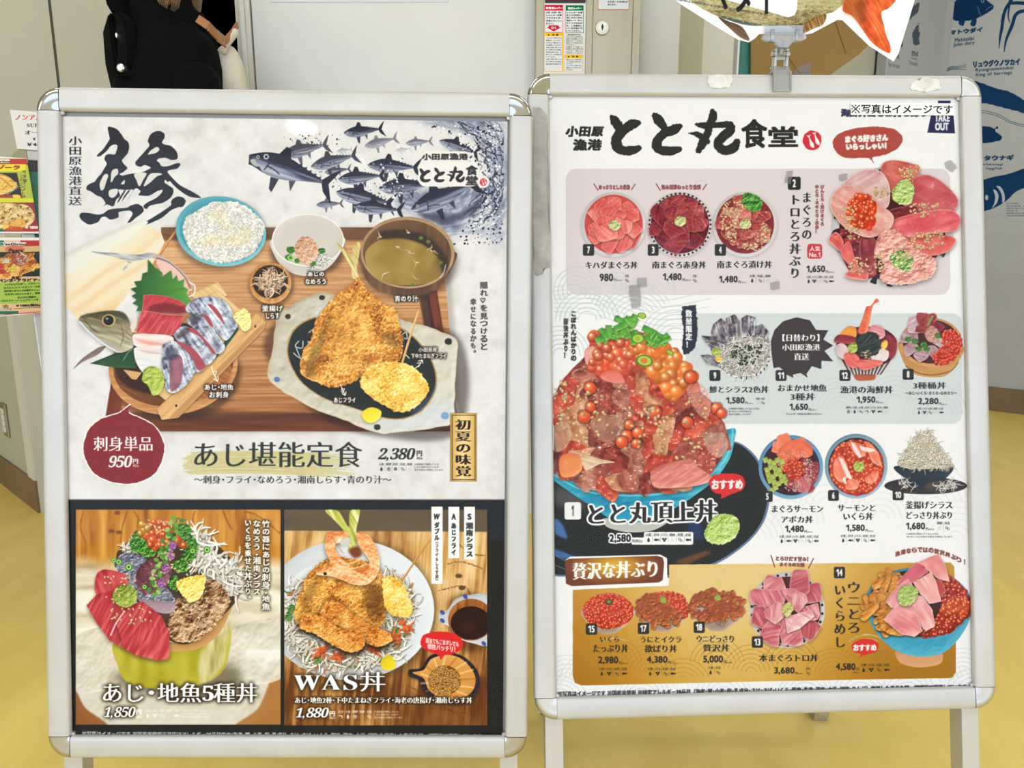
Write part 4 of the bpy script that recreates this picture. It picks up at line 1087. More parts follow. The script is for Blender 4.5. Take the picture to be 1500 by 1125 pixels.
    GR = [(14, 50, 16), (38, 98, 30), (84, 150, 48), (150, 200, 90)]
    for x, y, a, b in ((350, 205, 38, 48), (395, 235, 40, 36), (360, 170, 30, 26), (590, 220, 34, 46), (560, 150, 34, 38), (575, 270, 36, 24), (545, 310, 36, 30), (470, 250, 30, 30), (520, 390, 30, 34)):
        c.lump(c.ell(x, y, a, b, 0, 14), GR, r=7, n=(11, 4), seed=x, rough=10, rs=10, spec=.3, shadow=.3)
    for x, y, r in ((308, 314, 17), (262, 290, 14), (365, 118, 16), (240, 283, 12), (666, 235, 16), (600, 240, 14), (380, 405, 12)): c.oval(x, y, r, r, (60, 130, 40)); c.oval(x, y, r * .7, r * .7, (170, 215, 110)); c.oval(x, y, r * .35, r * .35, (50, 90, 40))
    c.roe([(385, 130), (440, 100), (500, 120), (490, 200), (440, 235), (390, 200)], 75, 14, 3, ((250, 140, 70), (190, 70, 20)))
    c.roe([(530, 180), (560, 175), (560, 215), (530, 215)], 6, 17, 3, ((240, 140, 60), (170, 70, 20))); c.roe([(355, 120), (400, 110), (400, 160), (360, 160)], 5, 19, 5, ((235, 190, 90), (180, 120, 20)))
    c.seeds([(385, 100), (500, 100), (490, 150), (390, 150)], 22, 8, 4)
    for q in (((420, 470), (440, 350), (480, 250), (530, 90)), ((530, 90), (560, 100), (570, 95)), ((520, 110), (500, 150), (520, 190)), ((440, 350), (410, 370), (405, 400))): c.line(q, 5, (60, 110, 40))
    for k in range(34):
        t = k / 34; x = 425 + 110 * t ** 1.4 + 26 * math.sin(k * 2.4); y = 440 - 360 * t
        c.oval(x, y, 13, 9, ((96, 160, 60), (140, 190, 90), (70, 130, 50))[k % 3], rot=k * 50)
    for x, y in ((508, 215), (500, 260), (478, 318), (455, 388)): c.lump(c.ell(x, y, 18, 22, 0, 9), [(90, 40, 90), (150, 84, 150), (200, 150, 200)], r=5, n=(7, 4), rough=8)
    c.lump(c.ell(292, 445, 56, 54, 0, 14), [(70, 90, 20), (120, 142, 46), (160, 178, 80), (200, 212, 130)], r=22, n=(16, 2), rough=5, shadow=.5, seed=3)
    c.lump([(528, 385), (570, 362), (650, 350), (656, 400), (640, 450), (590, 478), (560, 450), (535, 420)], [(200, 150, 30), (240, 208, 90), (252, 232, 140), (255, 246, 200)], r=14, n=(15, 3), rough=7, shadow=.5, seed=3)
    c.seeds([(160, 340), (330, 350), (350, 480), (470, 560), (380, 580), (220, 560), (200, 420)], 55, 8, 9); c.seeds([(400, 250), (560, 260), (620, 330), (480, 420), (400, 330)], 40, 7, 2)
    DK = (60, 44, 20)
    for t, a, b, x0, y0 in (('竹の器にあじの刺身・地魚', 915, 955, 100, 512), ('なめろう・湘南シラス', 875, 912, 100, 440), ('いくらを乗せた丼ぶり。', 835, 872, 100, 458)):
        c.text(t, a, x0, b, y0, (250, 248, 240), b=2.2, vert=True, glow=(DK, 6, 1.1), jit=.22)
    c.text('あじ・地魚𝟓種丼', 190, 842, 896, 936, (252, 250, 245), b=2.5, style='m', glow=((45, 32, 15), 10, 1.5))
    c.text('𝟏,𝟖𝟓𝟎', 196, 954, 340, 1008, (252, 250, 245), b=.5, ital=.25, glow=((45, 32, 15), 8, 1.3)); c.text('円', 342, 966, 366, 990, (250, 248, 240), b=2.5); c.text('税込', 342, 994, 370, 1006, (250, 248, 240), b=1.)
    icons(c, 378, 964, 165, 42, 'wisgf', (240, 236, 226), 135)
    c.clip = None


def photo_two(c):
    c.T = (0, 0, 1); c.clip = (416.5, 746.5, 713.5, 1062.5)
    def bgf(X, Y):
        w = ramp(.55 + .9 * (fbm(X / 5 + Y / 60, Y / 90, 4, 4) - .5) + .5 * (fbm(X / 30, Y / 40, 9) - .5) - np.clip((Y - 900) / 260, 0, .4), [(96, 52, 18), (158, 104, 46), (202, 156, 88), (226, 190, 130), (238, 212, 164)])
        g = ramp(.5 + .3 * (fbm(X / 80, Y / 6, 2) - .5), [(70, 56, 34), (92, 78, 52), (118, 100, 66)])
        k = np.clip((Y - 776 - (X - 416) * .006) / 2, 0, 1)[..., None]
        return g * (1 - k) + w * k
    c.tex([(410, 740), (720, 740), (720, 1070), (410, 1070)], bgf, sm=False)
    c.T = (400, 730, 3.125)
    for P in (((800, 300), (860, 290), (960, 320)), ((760, 420), (870, 400), (900, 440)), ((820, 180), (900, 250), (970, 260)), ((620, 860), (700, 900), (860, 1000)), ((760, 960), (880, 980), (970, 930))): c.line(P, 5, (96, 56, 22), .6, rough=6)
    for x, y in ((865, 410), (850, 355)): c.oval(x, y, 16, 10, (60, 36, 18), .8, soft=2)
    c.poly([(640, 880), (980, 830), (980, 1040), (560, 1040)], (90, 44, 14), .5, soft=24)
    # white plate
    c.oval(385, 520, 365, 335, (40, 26, 14), .5, soft=16)
    c.lump(c.ell(350, 510, 388, 322), [(140, 142, 140), (196, 200, 202), (224, 228, 230), (242, 244, 244)], r=22, gain=.5, sm=False, seed=6, grad=(.7, -.6, .5))
    c.lump(c.ell(340, 530, 320, 262), [(186, 190, 190), (214, 220, 222), (232, 236, 236)], r=22, gain=-.5, sm=False, streak=(0, 300, 8, .12), seed=6)
    sal = [(60, 480), (110, 380), (300, 330), (520, 330), (640, 420), (640, 540), (600, 680), (500, 760), (350, 790), (150, 770), (60, 640)]
    c.poly(sal, (120, 96, 60), .5, soft=10)
    for sd, cl in ((2, ((90, 130, 60), (60, 100, 40))), (3, ((216, 100, 50), (190, 80, 40)))): c.strands(sal, 120, 46, 7, cols=cl, seed=sd)
    c.strands(sal, 560, 56, 9, cols=((250, 249, 243), (200, 194, 178)), seed=6, curl=.7)
    for x, y in ((85, 505), (70, 540), (205, 735), (620, 510), (560, 610)): c.lump(c.ell(x, y, 18, 22), [(30, 70, 28), (80, 130, 60), (140, 180, 100)], r=5, n=(8, 4), rough=8)
    for x, y in ((605, 585), (300, 720), (470, 690), (220, 700), (560, 640)): c.strands(c.ell(x, y, 26, 20, 0, 8), 12, 36, 10, cols=((236, 110, 50), (210, 80, 40)), seed=x)
    # tail, prawn, fried fish
    c.lump([(238, 55), (300, 60), (345, 130), (352, 60), (397, 55), (380, 150), (384, 220), (345, 235), (330, 160), (290, 110)], [(120, 130, 30), (180, 186, 70), (214, 214, 130), (238, 236, 190)], r=8, streak=(62, 80, 8, .8), seed=2)
    body = [(110, 470), (160, 350), (240, 280), (330, 270), (480, 310), (505, 420), (515, 540), (470, 600), (330, 600), (180, 600), (100, 560)]
    fry(c, body, seed=5, r=22, n=12, crumbs=420, cs=6.5)
    c.poly([(420, 410), (490, 400), (500, 560), (430, 520)], (70, 42, 12), .55, soft=12); c.poly([(130, 460), (180, 380), (210, 380), (150, 520)], (110, 66, 20), .5, soft=10)
    c.line([(725, 180), (660, 270), (582, 388)], 8, (178, 118, 56)); c.line([(723, 180), (656, 272), (580, 386)], 3, (220, 168, 104))
    fry(c, [(500, 370), (545, 355), (600, 400), (640, 500), (620, 540), (560, 540), (515, 500)], FRYY, seed=3, r=18, n=10, crumbs=140, cs=6)
    PR = [(188, 90, 34), (222, 132, 66), (240, 172, 108), (250, 208, 158), (255, 235, 205)]
    c.lump([(250, 160), (300, 150), (345, 160), (330, 200), (285, 210), (300, 260), (360, 310), (420, 320), (440, 280), (400, 230), (380, 160), (440, 170), (480, 250), (485, 330), (440, 390), (370, 395), (280, 360), (200, 350), (205, 325), (260, 300), (238, 230)], PR, r=16, gain=1., n=(12, 1.6), streak=(20, 40, 10, .5), seed=3, spec=.4, shadow=.6)
    c.poly([(310, 190), (350, 180), (345, 215), (310, 212)], (200, 200, 196)); c.poly([(345, 235), (390, 220), (405, 260), (370, 272)], (110, 40, 16), .9, soft=4)
    for q in (((290, 300), (360, 320), (430, 300)), ((280, 320), (350, 350), (420, 350)), ((300, 280), (340, 300), (400, 280)), ((420, 250), (450, 300), (440, 350))): c.line(q, 4, (250, 215, 170), .9)
    for k in range(6): c.line([(262 + k * 9, 170 + k * 14), (280 + k * 9, 190 + k * 12)], 3, (196, 100, 46), .7)
    c.oval(238, 345, 8, 7, (30, 20, 14))
    for P, sd in (([(215, 530), (240, 480), (290, 470), (360, 520), (430, 570), (520, 610), (545, 650), (480, 680), (420, 660), (330, 600), (240, 560)], 4), ([(120, 570), (150, 525), (220, 540), (300, 590), (400, 610), (420, 670), (360, 705), (270, 670), (190, 620), (130, 600)], 8)):
        fry(c, P, [(110, 50, 12), (184, 100, 30), (222, 144, 56), (240, 184, 96), (250, 216, 150)], seed=sd, r=24, n=9, crumbs=160, cs=5.5, shadow=1.3)
    c.lump([(494, 745), (530, 715), (558, 745), (558, 775), (525, 788), (498, 775)], [(180, 150, 10), (226, 204, 30), (246, 232, 80)], r=10, shadow=.3)
    # sauce jugs
    c.poly([(800, 480), (940, 440), (1000, 660), (860, 690)], (50, 26, 10), .5, soft=12)
    c.lump([(760, 525), (800, 510), (830, 465), (890, 444), (985, 450), (985, 668), (920, 665), (850, 640), (810, 590), (765, 565)], [(140, 140, 140), (196, 198, 200), (228, 230, 230)], r=10, gain=.8)
    for x, y in ((822, 605), (775, 522), (775, 560), (880, 450), (850, 640), (965, 665)): c.oval(x, y, 13, 9, (40, 60, 150), .85, rot=45)
    c.lump(c.ell(905, 555, 104, 96), [(90, 40, 12), (150, 86, 34), (190, 130, 70)], r=12, gain=-.8, sm=False, streak=(90, 60, 10, .6))
    c.oval(905, 570, 92, 76, (34, 14, 8)); c.oval(890, 590, 40, 24, (78, 34, 16), .5, soft=10)
    c.lump([(624, 785), (680, 775), (720, 720), (800, 705), (880, 730), (940, 800), (940, 880), (890, 935), (790, 940), (700, 900), (670, 835), (626, 815)], [(14, 12, 18), (34, 30, 40), (70, 66, 84)], r=8, gain=1., shadow=.6)
    c.lump([(638, 798), (690, 785), (725, 735), (800, 716), (870, 740), (922, 805), (920, 870), (870, 915), (790, 920), (715, 880), (690, 825)], [(150, 80, 20), (196, 128, 50), (224, 166, 90), (246, 214, 150)], r=12, gain=-.7, streak=(0, 5, 5, 0))
    for k in range(15):
        t = k / 15 * 6.28; c.line([(785 + 70 * math.cos(t), 830 + 66 * math.sin(t)), (800 + 125 * math.cos(t), 825 + 100 * math.sin(t))], 9, (250, 215, 150) if k % 3 else (170, 98, 36), .5)
    c.oval(785, 833, 74, 68, (110, 60, 14)); c.seeds(c.ell(785, 833, 72, 66), 520, 7.5, 5, cols=((250, 218, 140), (176, 112, 36)))
    c.poly([(675, 655), (690, 625), (750, 610), (830, 618), (868, 655), (862, 690), (820, 714), (785, 718), (768, 740), (758, 718), (700, 696), (678, 675)], (214, 34, 36))
    c.text('醤油でもごまダレでも', 698, 636, 850, 662, (250, 245, 240), b=2, slope=.13, jit=.2); c.text('相性バッチリ！', 706, 662, 834, 690, (250, 245, 240), b=2, slope=.13, jit=.2)
    c.clip = None; c.T = (400, 580, 4.1667)
    for x0, x1, y1, t in ((967, 1034, 1145, 0), (1070, 1137, 990, 0), (1166, 1232, 998, 0)): c.rect(x0, 676, x1, y1, (238, 238, 236))
    K = (35, 35, 35)
    c.T = (400, 730, 3.125)
    c.rect(725, 38, 776, 391, (238, 238, 236))
    c.text('W', 736, 70, 764, 98, K, b=3, ital=.2); c.text('ダブル', 738, 108, 762, 192, K, b=3, vert=True, jit=.2); c.text('（フライ＆しらす丼）', 742, 200, 758, 376, K, b=2, vert=True, jit=.2)
    c.text('A', 817, 70, 837, 98, K, b=3); c.text('あじフライ', 816, 112, 838, 260, K, b=3, vert=True, jit=.2)
    c.text('S', 890, 70, 908, 98, K, b=3); c.text('湘南シラス', 882, 110, 916, 268, K, b=3, vert=True, jit=.2)
    c.clip = (416.5, 746.5, 713.5, 1062.5)
    c.text('𝐖𝐀𝐒丼', 94, 792, 514, 886, (252, 250, 245), b=2, style='m', glow=((45, 30, 14), 10, 1.5))
    c.text('あじ・地魚2種・下中たまねぎフライ・海老の唐揚げ・湘南しらす丼', 100, 908, 912, 940, (250, 248, 240), b=2.2, style='m', glow=((45, 30, 14), 5, 1.5))
    c.text('𝟏,𝟖𝟖𝟎', 104, 958, 256, 1010, (252, 250, 245), b=.5, ital=.25, glow=((45, 32, 15), 8, 1.3)); c.text('円', 258, 974, 284, 998, (250, 248, 240), b=2.5); c.text('税込', 258, 1000, 288, 1010, (250, 248, 240), b=1.)
    icons(c, 294, 970, 162, 40, 'bwegs', (240, 236, 226), 130)
    c.clip = None
INK = (38, 38, 38)


def badge(c, t, x0, y0, x1, y1, inv=False):
    a, b = ((44, 44, 42), (240, 240, 236)) if not inv else ((238, 238, 234), (30, 30, 30))
    c.rect(x0, y0, x1, y1, a, rad=(x1 - x0) * .16)
    w = (x1 - x0) * (.26 if len(t) == 1 else .56) ; cx = (x0 + x1) / 2; h = (y1 - y0) * .62; cy = (y0 + y1) / 2
    if t == '1': w *= .45
    c.text(t, cx - w / 2, cy - h / 2, cx + w / 2, cy + h / 2, b, b=(x1 - x0) * .055)


def price(c, t, x0, y0, x1, y1, yen=True):
    c.text(t, x0, y0, x1, y1, INK, b=(y1 - y0) * .07)
    if yen:
        h = y1 - y0; c.text('円', x1 + h * .08, y1 - h * .36, x1 + h * .42, y1, INK, b=h * .02); c.text('(税込)', x1 + h * .46, y1 - h * .22, x1 + h * 1.15, y1 - h * .02, INK, b=h * .02)


def name(c, t, x0, y0, x1, y1, col=INK, b=None, **k):
    h = (x1 - x0) if k.get('vert') else (y1 - y0)
    c.text(t, x0, y0, x1, y1, col, b=b if b else h * .066, style='m', jit=.07, **k)


def waves(c, cx, cy, n, r0, dr, w, col, al, a0=180, a1=360, sq=1.):
    for k in range(n):
        r = r0 + dr * k; t = np.radians(np.linspace(a0, a1, 16))
        c.brush([[(cx + r * math.cos(a), cy + r * sq * math.sin(a), w) for a in t]], col, al, rough=w * .35, rs=w * 3, seed=k)


def ring_slices(c, cx, cy, R, n, cols, r0=.5, size=.5, seed=1, sp=.35):
    rs = np.random.RandomState(seed)
    order = list(range(n)); rs.shuffle(order)
    for k in order:
        a = k / n * 6.283 + rs.rand() * .3; d = R * (r0 + .12 * rs.randn() * .4); x = cx + d * math.cos(a); y = cy + d * math.sin(a)
        L = R * size * (.85 + .3 * rs.rand()); W = L * (.62 + .2 * rs.rand()); t = a + .3 * rs.randn()
        P = []
        for u, v in ((-1, -.85), (-.2, -1.05), (.75, -1), (1.05, -.6), (1, .5), (.7, .95), (-.5, 1), (-1, .6)):
            u *= L * (.78 + .4 * rs.rand()); v *= W * (.75 + .45 * rs.rand()); P.append((x + u * math.cos(t) - v * math.sin(t), y + u * math.sin(t) + v * math.cos(t)))
        c.lump(P, cols, r=R * .06, gain=.6, streak=(math.degrees(t) + 60, R * .5, R * .05, .35), seed=int(seed * 31 + k), shadow=.45, bias=.4 + .3 * rs.rand(), spec=sp, edge=(cols[-1], R * .014), mot=(R * .3, .2))


def lumps(c, pts, n, L, W, cols, seed=1, ang=None, shadow=.5, sm=True):
    """many tongue-shaped morsels (sea urchin)"""
    P, rs = c.inside(smooth(pts) if sm else pts, n, seed)
    P.sort(key=lambda q: q[1])
    for i, (x, y) in enumerate(P):
        t = rs.rand() * 3.1 if ang is None else ang + rs.randn() * .4
        l = L * (.7 + .6 * rs.rand()); w = W * (.7 + .5 * rs.rand())
        E = [(x + l * u * math.cos(t) - w * v * math.sin(t), y + l * u * math.sin(t) + w * v * math.cos(t)) for u, v in ((-1, -.3), (-.7, -.95), (.2, -1), (.85, -.85), (1, .1), (.7, .9), (-.2, .95), (-.9, .6))]
        c.lump(E, cols, r=W * .45, gain=1.1, n=(W * .8, 1.4), seed=i + seed * 7, shadow=shadow + .3, spec=.5)


PINK = [(150, 45, 45), (205, 78, 72), (228, 108, 98), (242, 145, 132), (250, 195, 182)]
DEEP = [(52, 12, 22), (98, 26, 36), (138, 42, 50), (172, 70, 74), (214, 140, 140)]
TORO = [(150, 60, 66), (196, 98, 104), (220, 140, 142), (238, 180, 176), (250, 222, 216)]
UNI = [(66, 24, 10), (152, 70, 30), (208, 112, 56), (240, 164, 106)]
UNIY = [(120, 56, 10), (198, 122, 36), (232, 166, 72), (248, 208, 130)]


def big_bowl(c):
    c.T = (800, 640, 4.6875)
    # black tray
    tr = [(60, 320), (60, 930), (400, 1040), (800, 1000), (1180, 860), (1360, 740), (1490, 560), (1500, 380), (1440, 180), (1300, 45), (1200, -10), (60, 60)]
    c.poly([(30, 100), (1280, 30), (1420, 110), (1500, 250), (1535, 400), (1505, 560), (1420, 690), (1290, 800), (1150, 880), (900, 960), (500, 990), (200, 960), (20, 920)], (60, 90, 130), .8)
    c.lump([(30, 100), (1280, 40), (1410, 120), (1485, 250), (1520, 400), (1488, 560), (1405, 685), (1280, 790), (1140, 868), (900, 940), (500, 975), (200, 950), (20, 905)], [(16, 18, 16), (34, 35, 30), (48, 48, 42)], r=10, gain=.3, n=(90, .4), seed=4)
    for a, b, q in ((200, 230, (30, 60, 120)), ):
        c.poly([(60, 560), (110, 600), (145, 680), (140, 700), (60, 660)], (80, 130, 205), .8, soft=8); c.poly([(60, 770), (230, 835), (240, 860), (70, 820)], (70, 120, 190), .8, soft=5)
    c.line([(60, 810), (200, 880), (420, 930)], 10, (120, 150, 190), .5, ); c.line([(60, 880), (200, 930), (400, 970)], 7, (150, 160, 170), .5)
    c.poly([(980, 560), (1060, 600), (1080, 700), (980, 680)], (40, 60, 110), .8, soft=14); c.poly([(900, 850), (1100, 780), (1130, 800), (950, 880)], (150, 90, 30), .6, soft=8)
    c.poly([(70, 350), (220, 400), (260, 500), (80, 470)], (120, 120, 120), .5, soft=16)
    # turquoise bowl
    c.lump([(390, 560), (760, 540), (860, 560), (740, 640), (560, 655), (420, 620)], [(140, 140, 132), (190, 190, 180), (220, 220, 210)], r=10, gain=.6)
    c.lump([(20, 180), (1288, -60), (1290, 40), (1260, 150), (1180, 270), (1080, 360), (900, 480), (700, 570), (500, 590), (300, 470), (150, 370), (60, 305), (20, 260)],
           [(10, 66, 104), (22, 108, 150), (36, 150, 182), (96, 194, 208), (170, 220, 220)], r=36, gain=.9, n=(60, .5), streak=(-8, 260, 14, .18), seed=5, grad=(.1, -1, .35), sm=True)
    c.line([(60, 262), (250, 365), (500, 400), (800, 388), (1050, 310), (1200, 190), (1268, 60), (1280, -60)], 12, (130, 210, 215), .8)
    # heap
    c.T = (800, 430, 4.1656)
    heap = [(50, 1110), (50, 640), (80, 560), (150, 470), (230, 390), (260, 330), (290, 240), (400, 210), (560, 230), (700, 290), (760, 350), (900, 470), (940, 590), (1010, 660), (1060, 740), (1110, 860), (1130, 950), (1100, 960), (1049, 1040), (980, 1105), (889, 1160), (711, 1210), (560, 1222), (444, 1215), (222, 1170), (53, 1100)]
    c.lump(heap, [(72, 26, 22), (128, 54, 44), (168, 84, 66), (206, 130, 104)], r=30, gain=.6, n=(40, 2), mot=(90, .5), spec=.5, seed=3)
    rs = np.random.RandomState(11)
    pal = [[(84, 22, 18), (138, 48, 36), (178, 80, 60), (220, 132, 108)], [(110, 52, 40), (160, 92, 72), (196, 128, 104), (230, 180, 156)], [(120, 30, 18), (180, 58, 36), (214, 92, 60), (238, 146, 108)], [(140, 78, 46), (196, 130, 88), (224, 168, 128), (244, 214, 184)], [(90, 34, 26), (142, 66, 50), (182, 100, 78), (220, 150, 124)]]
    pts = []
    for row, (yy, x0, x1, sz) in enumerate(((430, 200, 700, 62), (510, 160, 820, 72), (590, 110, 900, 78), (680, 90, 980, 86), (780, 80, 1020, 92), (880, 80, 1060, 96), (980, 100, 1060, 100), (1070, 100, 1000, 96), (1150, 240, 880, 80))):
        n = int((x1 - x0) / (sz * .95))
        for k in range(n): pts.append((x0 + (x1 - x0) * (k + .5) / n + rs.randn() * 18, yy + rs.randn() * 16, sz * (.8 + .35 * rs.rand())))
    for i, (x, y, z) in enumerate(pts):
        t = rs.rand() * 3.1; P = []
        for u, v in ((-1, -.5), (-.4, -.95), (.5, -.8), (1, -.2), (.9, .5), (.2, .9), (-.7, .8)):
            u *= z * (.8 + .55 * rs.rand()); v *= z * .72 * (.6 + .7 * rs.rand()); P.append((x + u * math.cos(t) - v * math.sin(t), y + u * math.sin(t) + v * math.cos(t)))
        q = pal[i % 5] if x < 620 or rs.rand() < .5 else pal[2]
        c.lump(P, q, r=15, gain=.6, streak=(math.degrees(t), 80, 12, .35), n=(26, 1.1), spec=1.2, shadow=.35, seed=i, mot=(40, .4), bias=.45 + .25 * (rs.rand() - .5))
    O = [(170, 70, 26), (220, 120, 60), (242, 160, 96), (250, 200, 150)]
    c.lump([(80, 1010), (130, 975), (210, 1000), (215, 1080), (150, 1120), (90, 1110)], O, r=14, spec=.6, seed=3, shadow=.5)
    c.lump([(220, 985), (330, 1010), (420, 1030), (330, 1040), (240, 1075)], [(190, 150, 110), (226, 196, 160), (244, 224, 200)], r=8, streak=(10, 60, 8, .6), seed=4)
    c.lump([(640, 1090), (720, 1040), (880, 1010), (930, 1060), (1020, 1130), (930, 1170), (800, 1185), (660, 1180)], [(160, 70, 60), (206, 112, 98), (232, 150, 134), (248, 200, 188)], r=20, streak=(-30, 90, 10, .4), spec=.5, seed=6, shadow=.5)
    c.lump([(240, 340), (300, 320), (320, 380), (280, 440), (240, 420)], [(200, 120, 105), (232, 168, 150), (248, 208, 192)], r=10, seed=3)
    c.lump([(860, 560), (960, 560), (1010, 680), (960, 760), (880, 660)], [(190, 120, 100), (226, 170, 150), (246, 220, 205)], r=16, n=(16, 3), spec=.8, seed=8, al=.55)
    c.lump([(970, 870), (1080, 850), (1110, 930), (1060, 1000), (990, 960)], [(180, 150, 130), (216, 198, 180), (240, 230, 220)], r=14, n=(18, 2), spec=.8, seed=9, al=.5)
    c.lump([(270, 780), (400, 740), (480, 800), (440, 880), (340, 900)], [(150, 120, 90), (190, 166, 130), (226, 210, 180)], r=16, n=(30, 1), spec=.7, seed=5, al=.45)
    c.lump([(55, 800), (130, 790), (150, 880), (110, 950), (60, 960)], [(170, 140, 100), (206, 180, 140), (236, 216, 186)], r=14, streak=(60, 60, 8, .6), spec=.5, seed=7, al=.6)
    # salmon roe
    R1 = [(285, 250), (420, 240), (560, 300), (520, 420), (420, 470), (330, 480), (270, 440), (300, 340)]
    c.roe(R1, 150, 31, 3, ((255, 158, 104), (226, 78, 40))); c.roe([(480, 420), (560, 400), (560, 450), (420, 470)], 10, 30, 9, ((255, 140, 100), (215, 80, 50)))
    c.lump([(330, 500), (370, 470), (440, 475), (480, 540), (420, 545), (350, 530)], [(190, 70, 60), (230, 120, 105), (245, 170, 155)], r=10, spec=.6, seed=4)
    R2 = [(540, 290), (660, 280), (760, 340), (880, 460), (910, 500), (850, 530), (800, 640), (740, 600), (690, 520), (600, 470)]
    c.roe(R2, 170, 31, 5, ((255, 186, 104), (236, 112, 30))); c.roe([(640, 440), (760, 480), (800, 640), (720, 600)], 26, 36, 6, ((255, 185, 110), (235, 120, 30)))
    for x, y, r in ((268, 575, 36), (232, 750, 38), (270, 690, 30), (490, 870, 38), (560, 850, 36), (460, 905, 36), (505, 800, 30), (550, 915, 30), (660, 725, 42), (1040, 700, 34), (1070, 730, 30), (860, 785, 36), (880, 510, 36)):
        c.dab(x, y, r, r, 0, C3((255, 150, 90)), C3((212, 70, 22)), C3((255, 240, 225)), .4)
    # spring onion
    rs = np.random.RandomState(4)
    for k in range(46):
        a = rs.rand(); x = 300 + 430 * rs.rand(); y = 245 - 120 * math.exp(-((x - 490) / 130.) ** 2) * rs.rand() + 40 * rs.rand() + abs(x - 480) * .1; t = rs.rand() * 3.1
        l = 28 + 20 * rs.rand(); w = 12 + 8 * rs.rand()
        c.lump([(x - l * math.cos(t) - w * math.sin(t), y - l * math.sin(t) + w * math.cos(t)), (x + l * math.cos(t) - w * math.sin(t), y + l * math.sin(t) + w * math.cos(t)), (x + l * math.cos(t) + w * math.sin(t), y + l * math.sin(t) - w * math.cos(t)), (x - l * math.cos(t) + w * math.sin(t), y - l * math.sin(t) - w * math.cos(t))],
               [(22, 84, 20), (60, 140, 40), (120, 190, 70), (190, 226, 130)], r=7, gain=1., sm=False, seed=k, shadow=.4, streak=(math.degrees(t), 30, 5, .4))
    for x, y, a, b, t in ((560, 275, 40, 30, 0), (600, 410, 52, 36, 10), (585, 135, 26, 18, 20), (755, 360, 26, 12, 30)):
        c.oval(x, y, a, b, (60, 130, 30), rot=t); c.oval(x, y, a * .8, b * .8, (176, 204, 70), rot=t); c.oval(x - 3, y, a * .42, b * .5, (225, 120, 60) if a > 50 else (150, 180, 60), rot=t)
    c.seeds([(60, 560), (200, 520), (400, 640), (800, 700), (930, 620), (1000, 800), (900, 1000), (500, 1000), (300, 900), (120, 960), (60, 800)], 85, 16, 3, cols=((252, 232, 180), (214, 166, 96)), asp=.62)
    c.seeds([(590, 700), (720, 690), (720, 780), (600, 780)], 14, 16, 3); c.seeds([(60, 560), (140, 540), (160, 720), (60, 760)], 16, 15, 8)


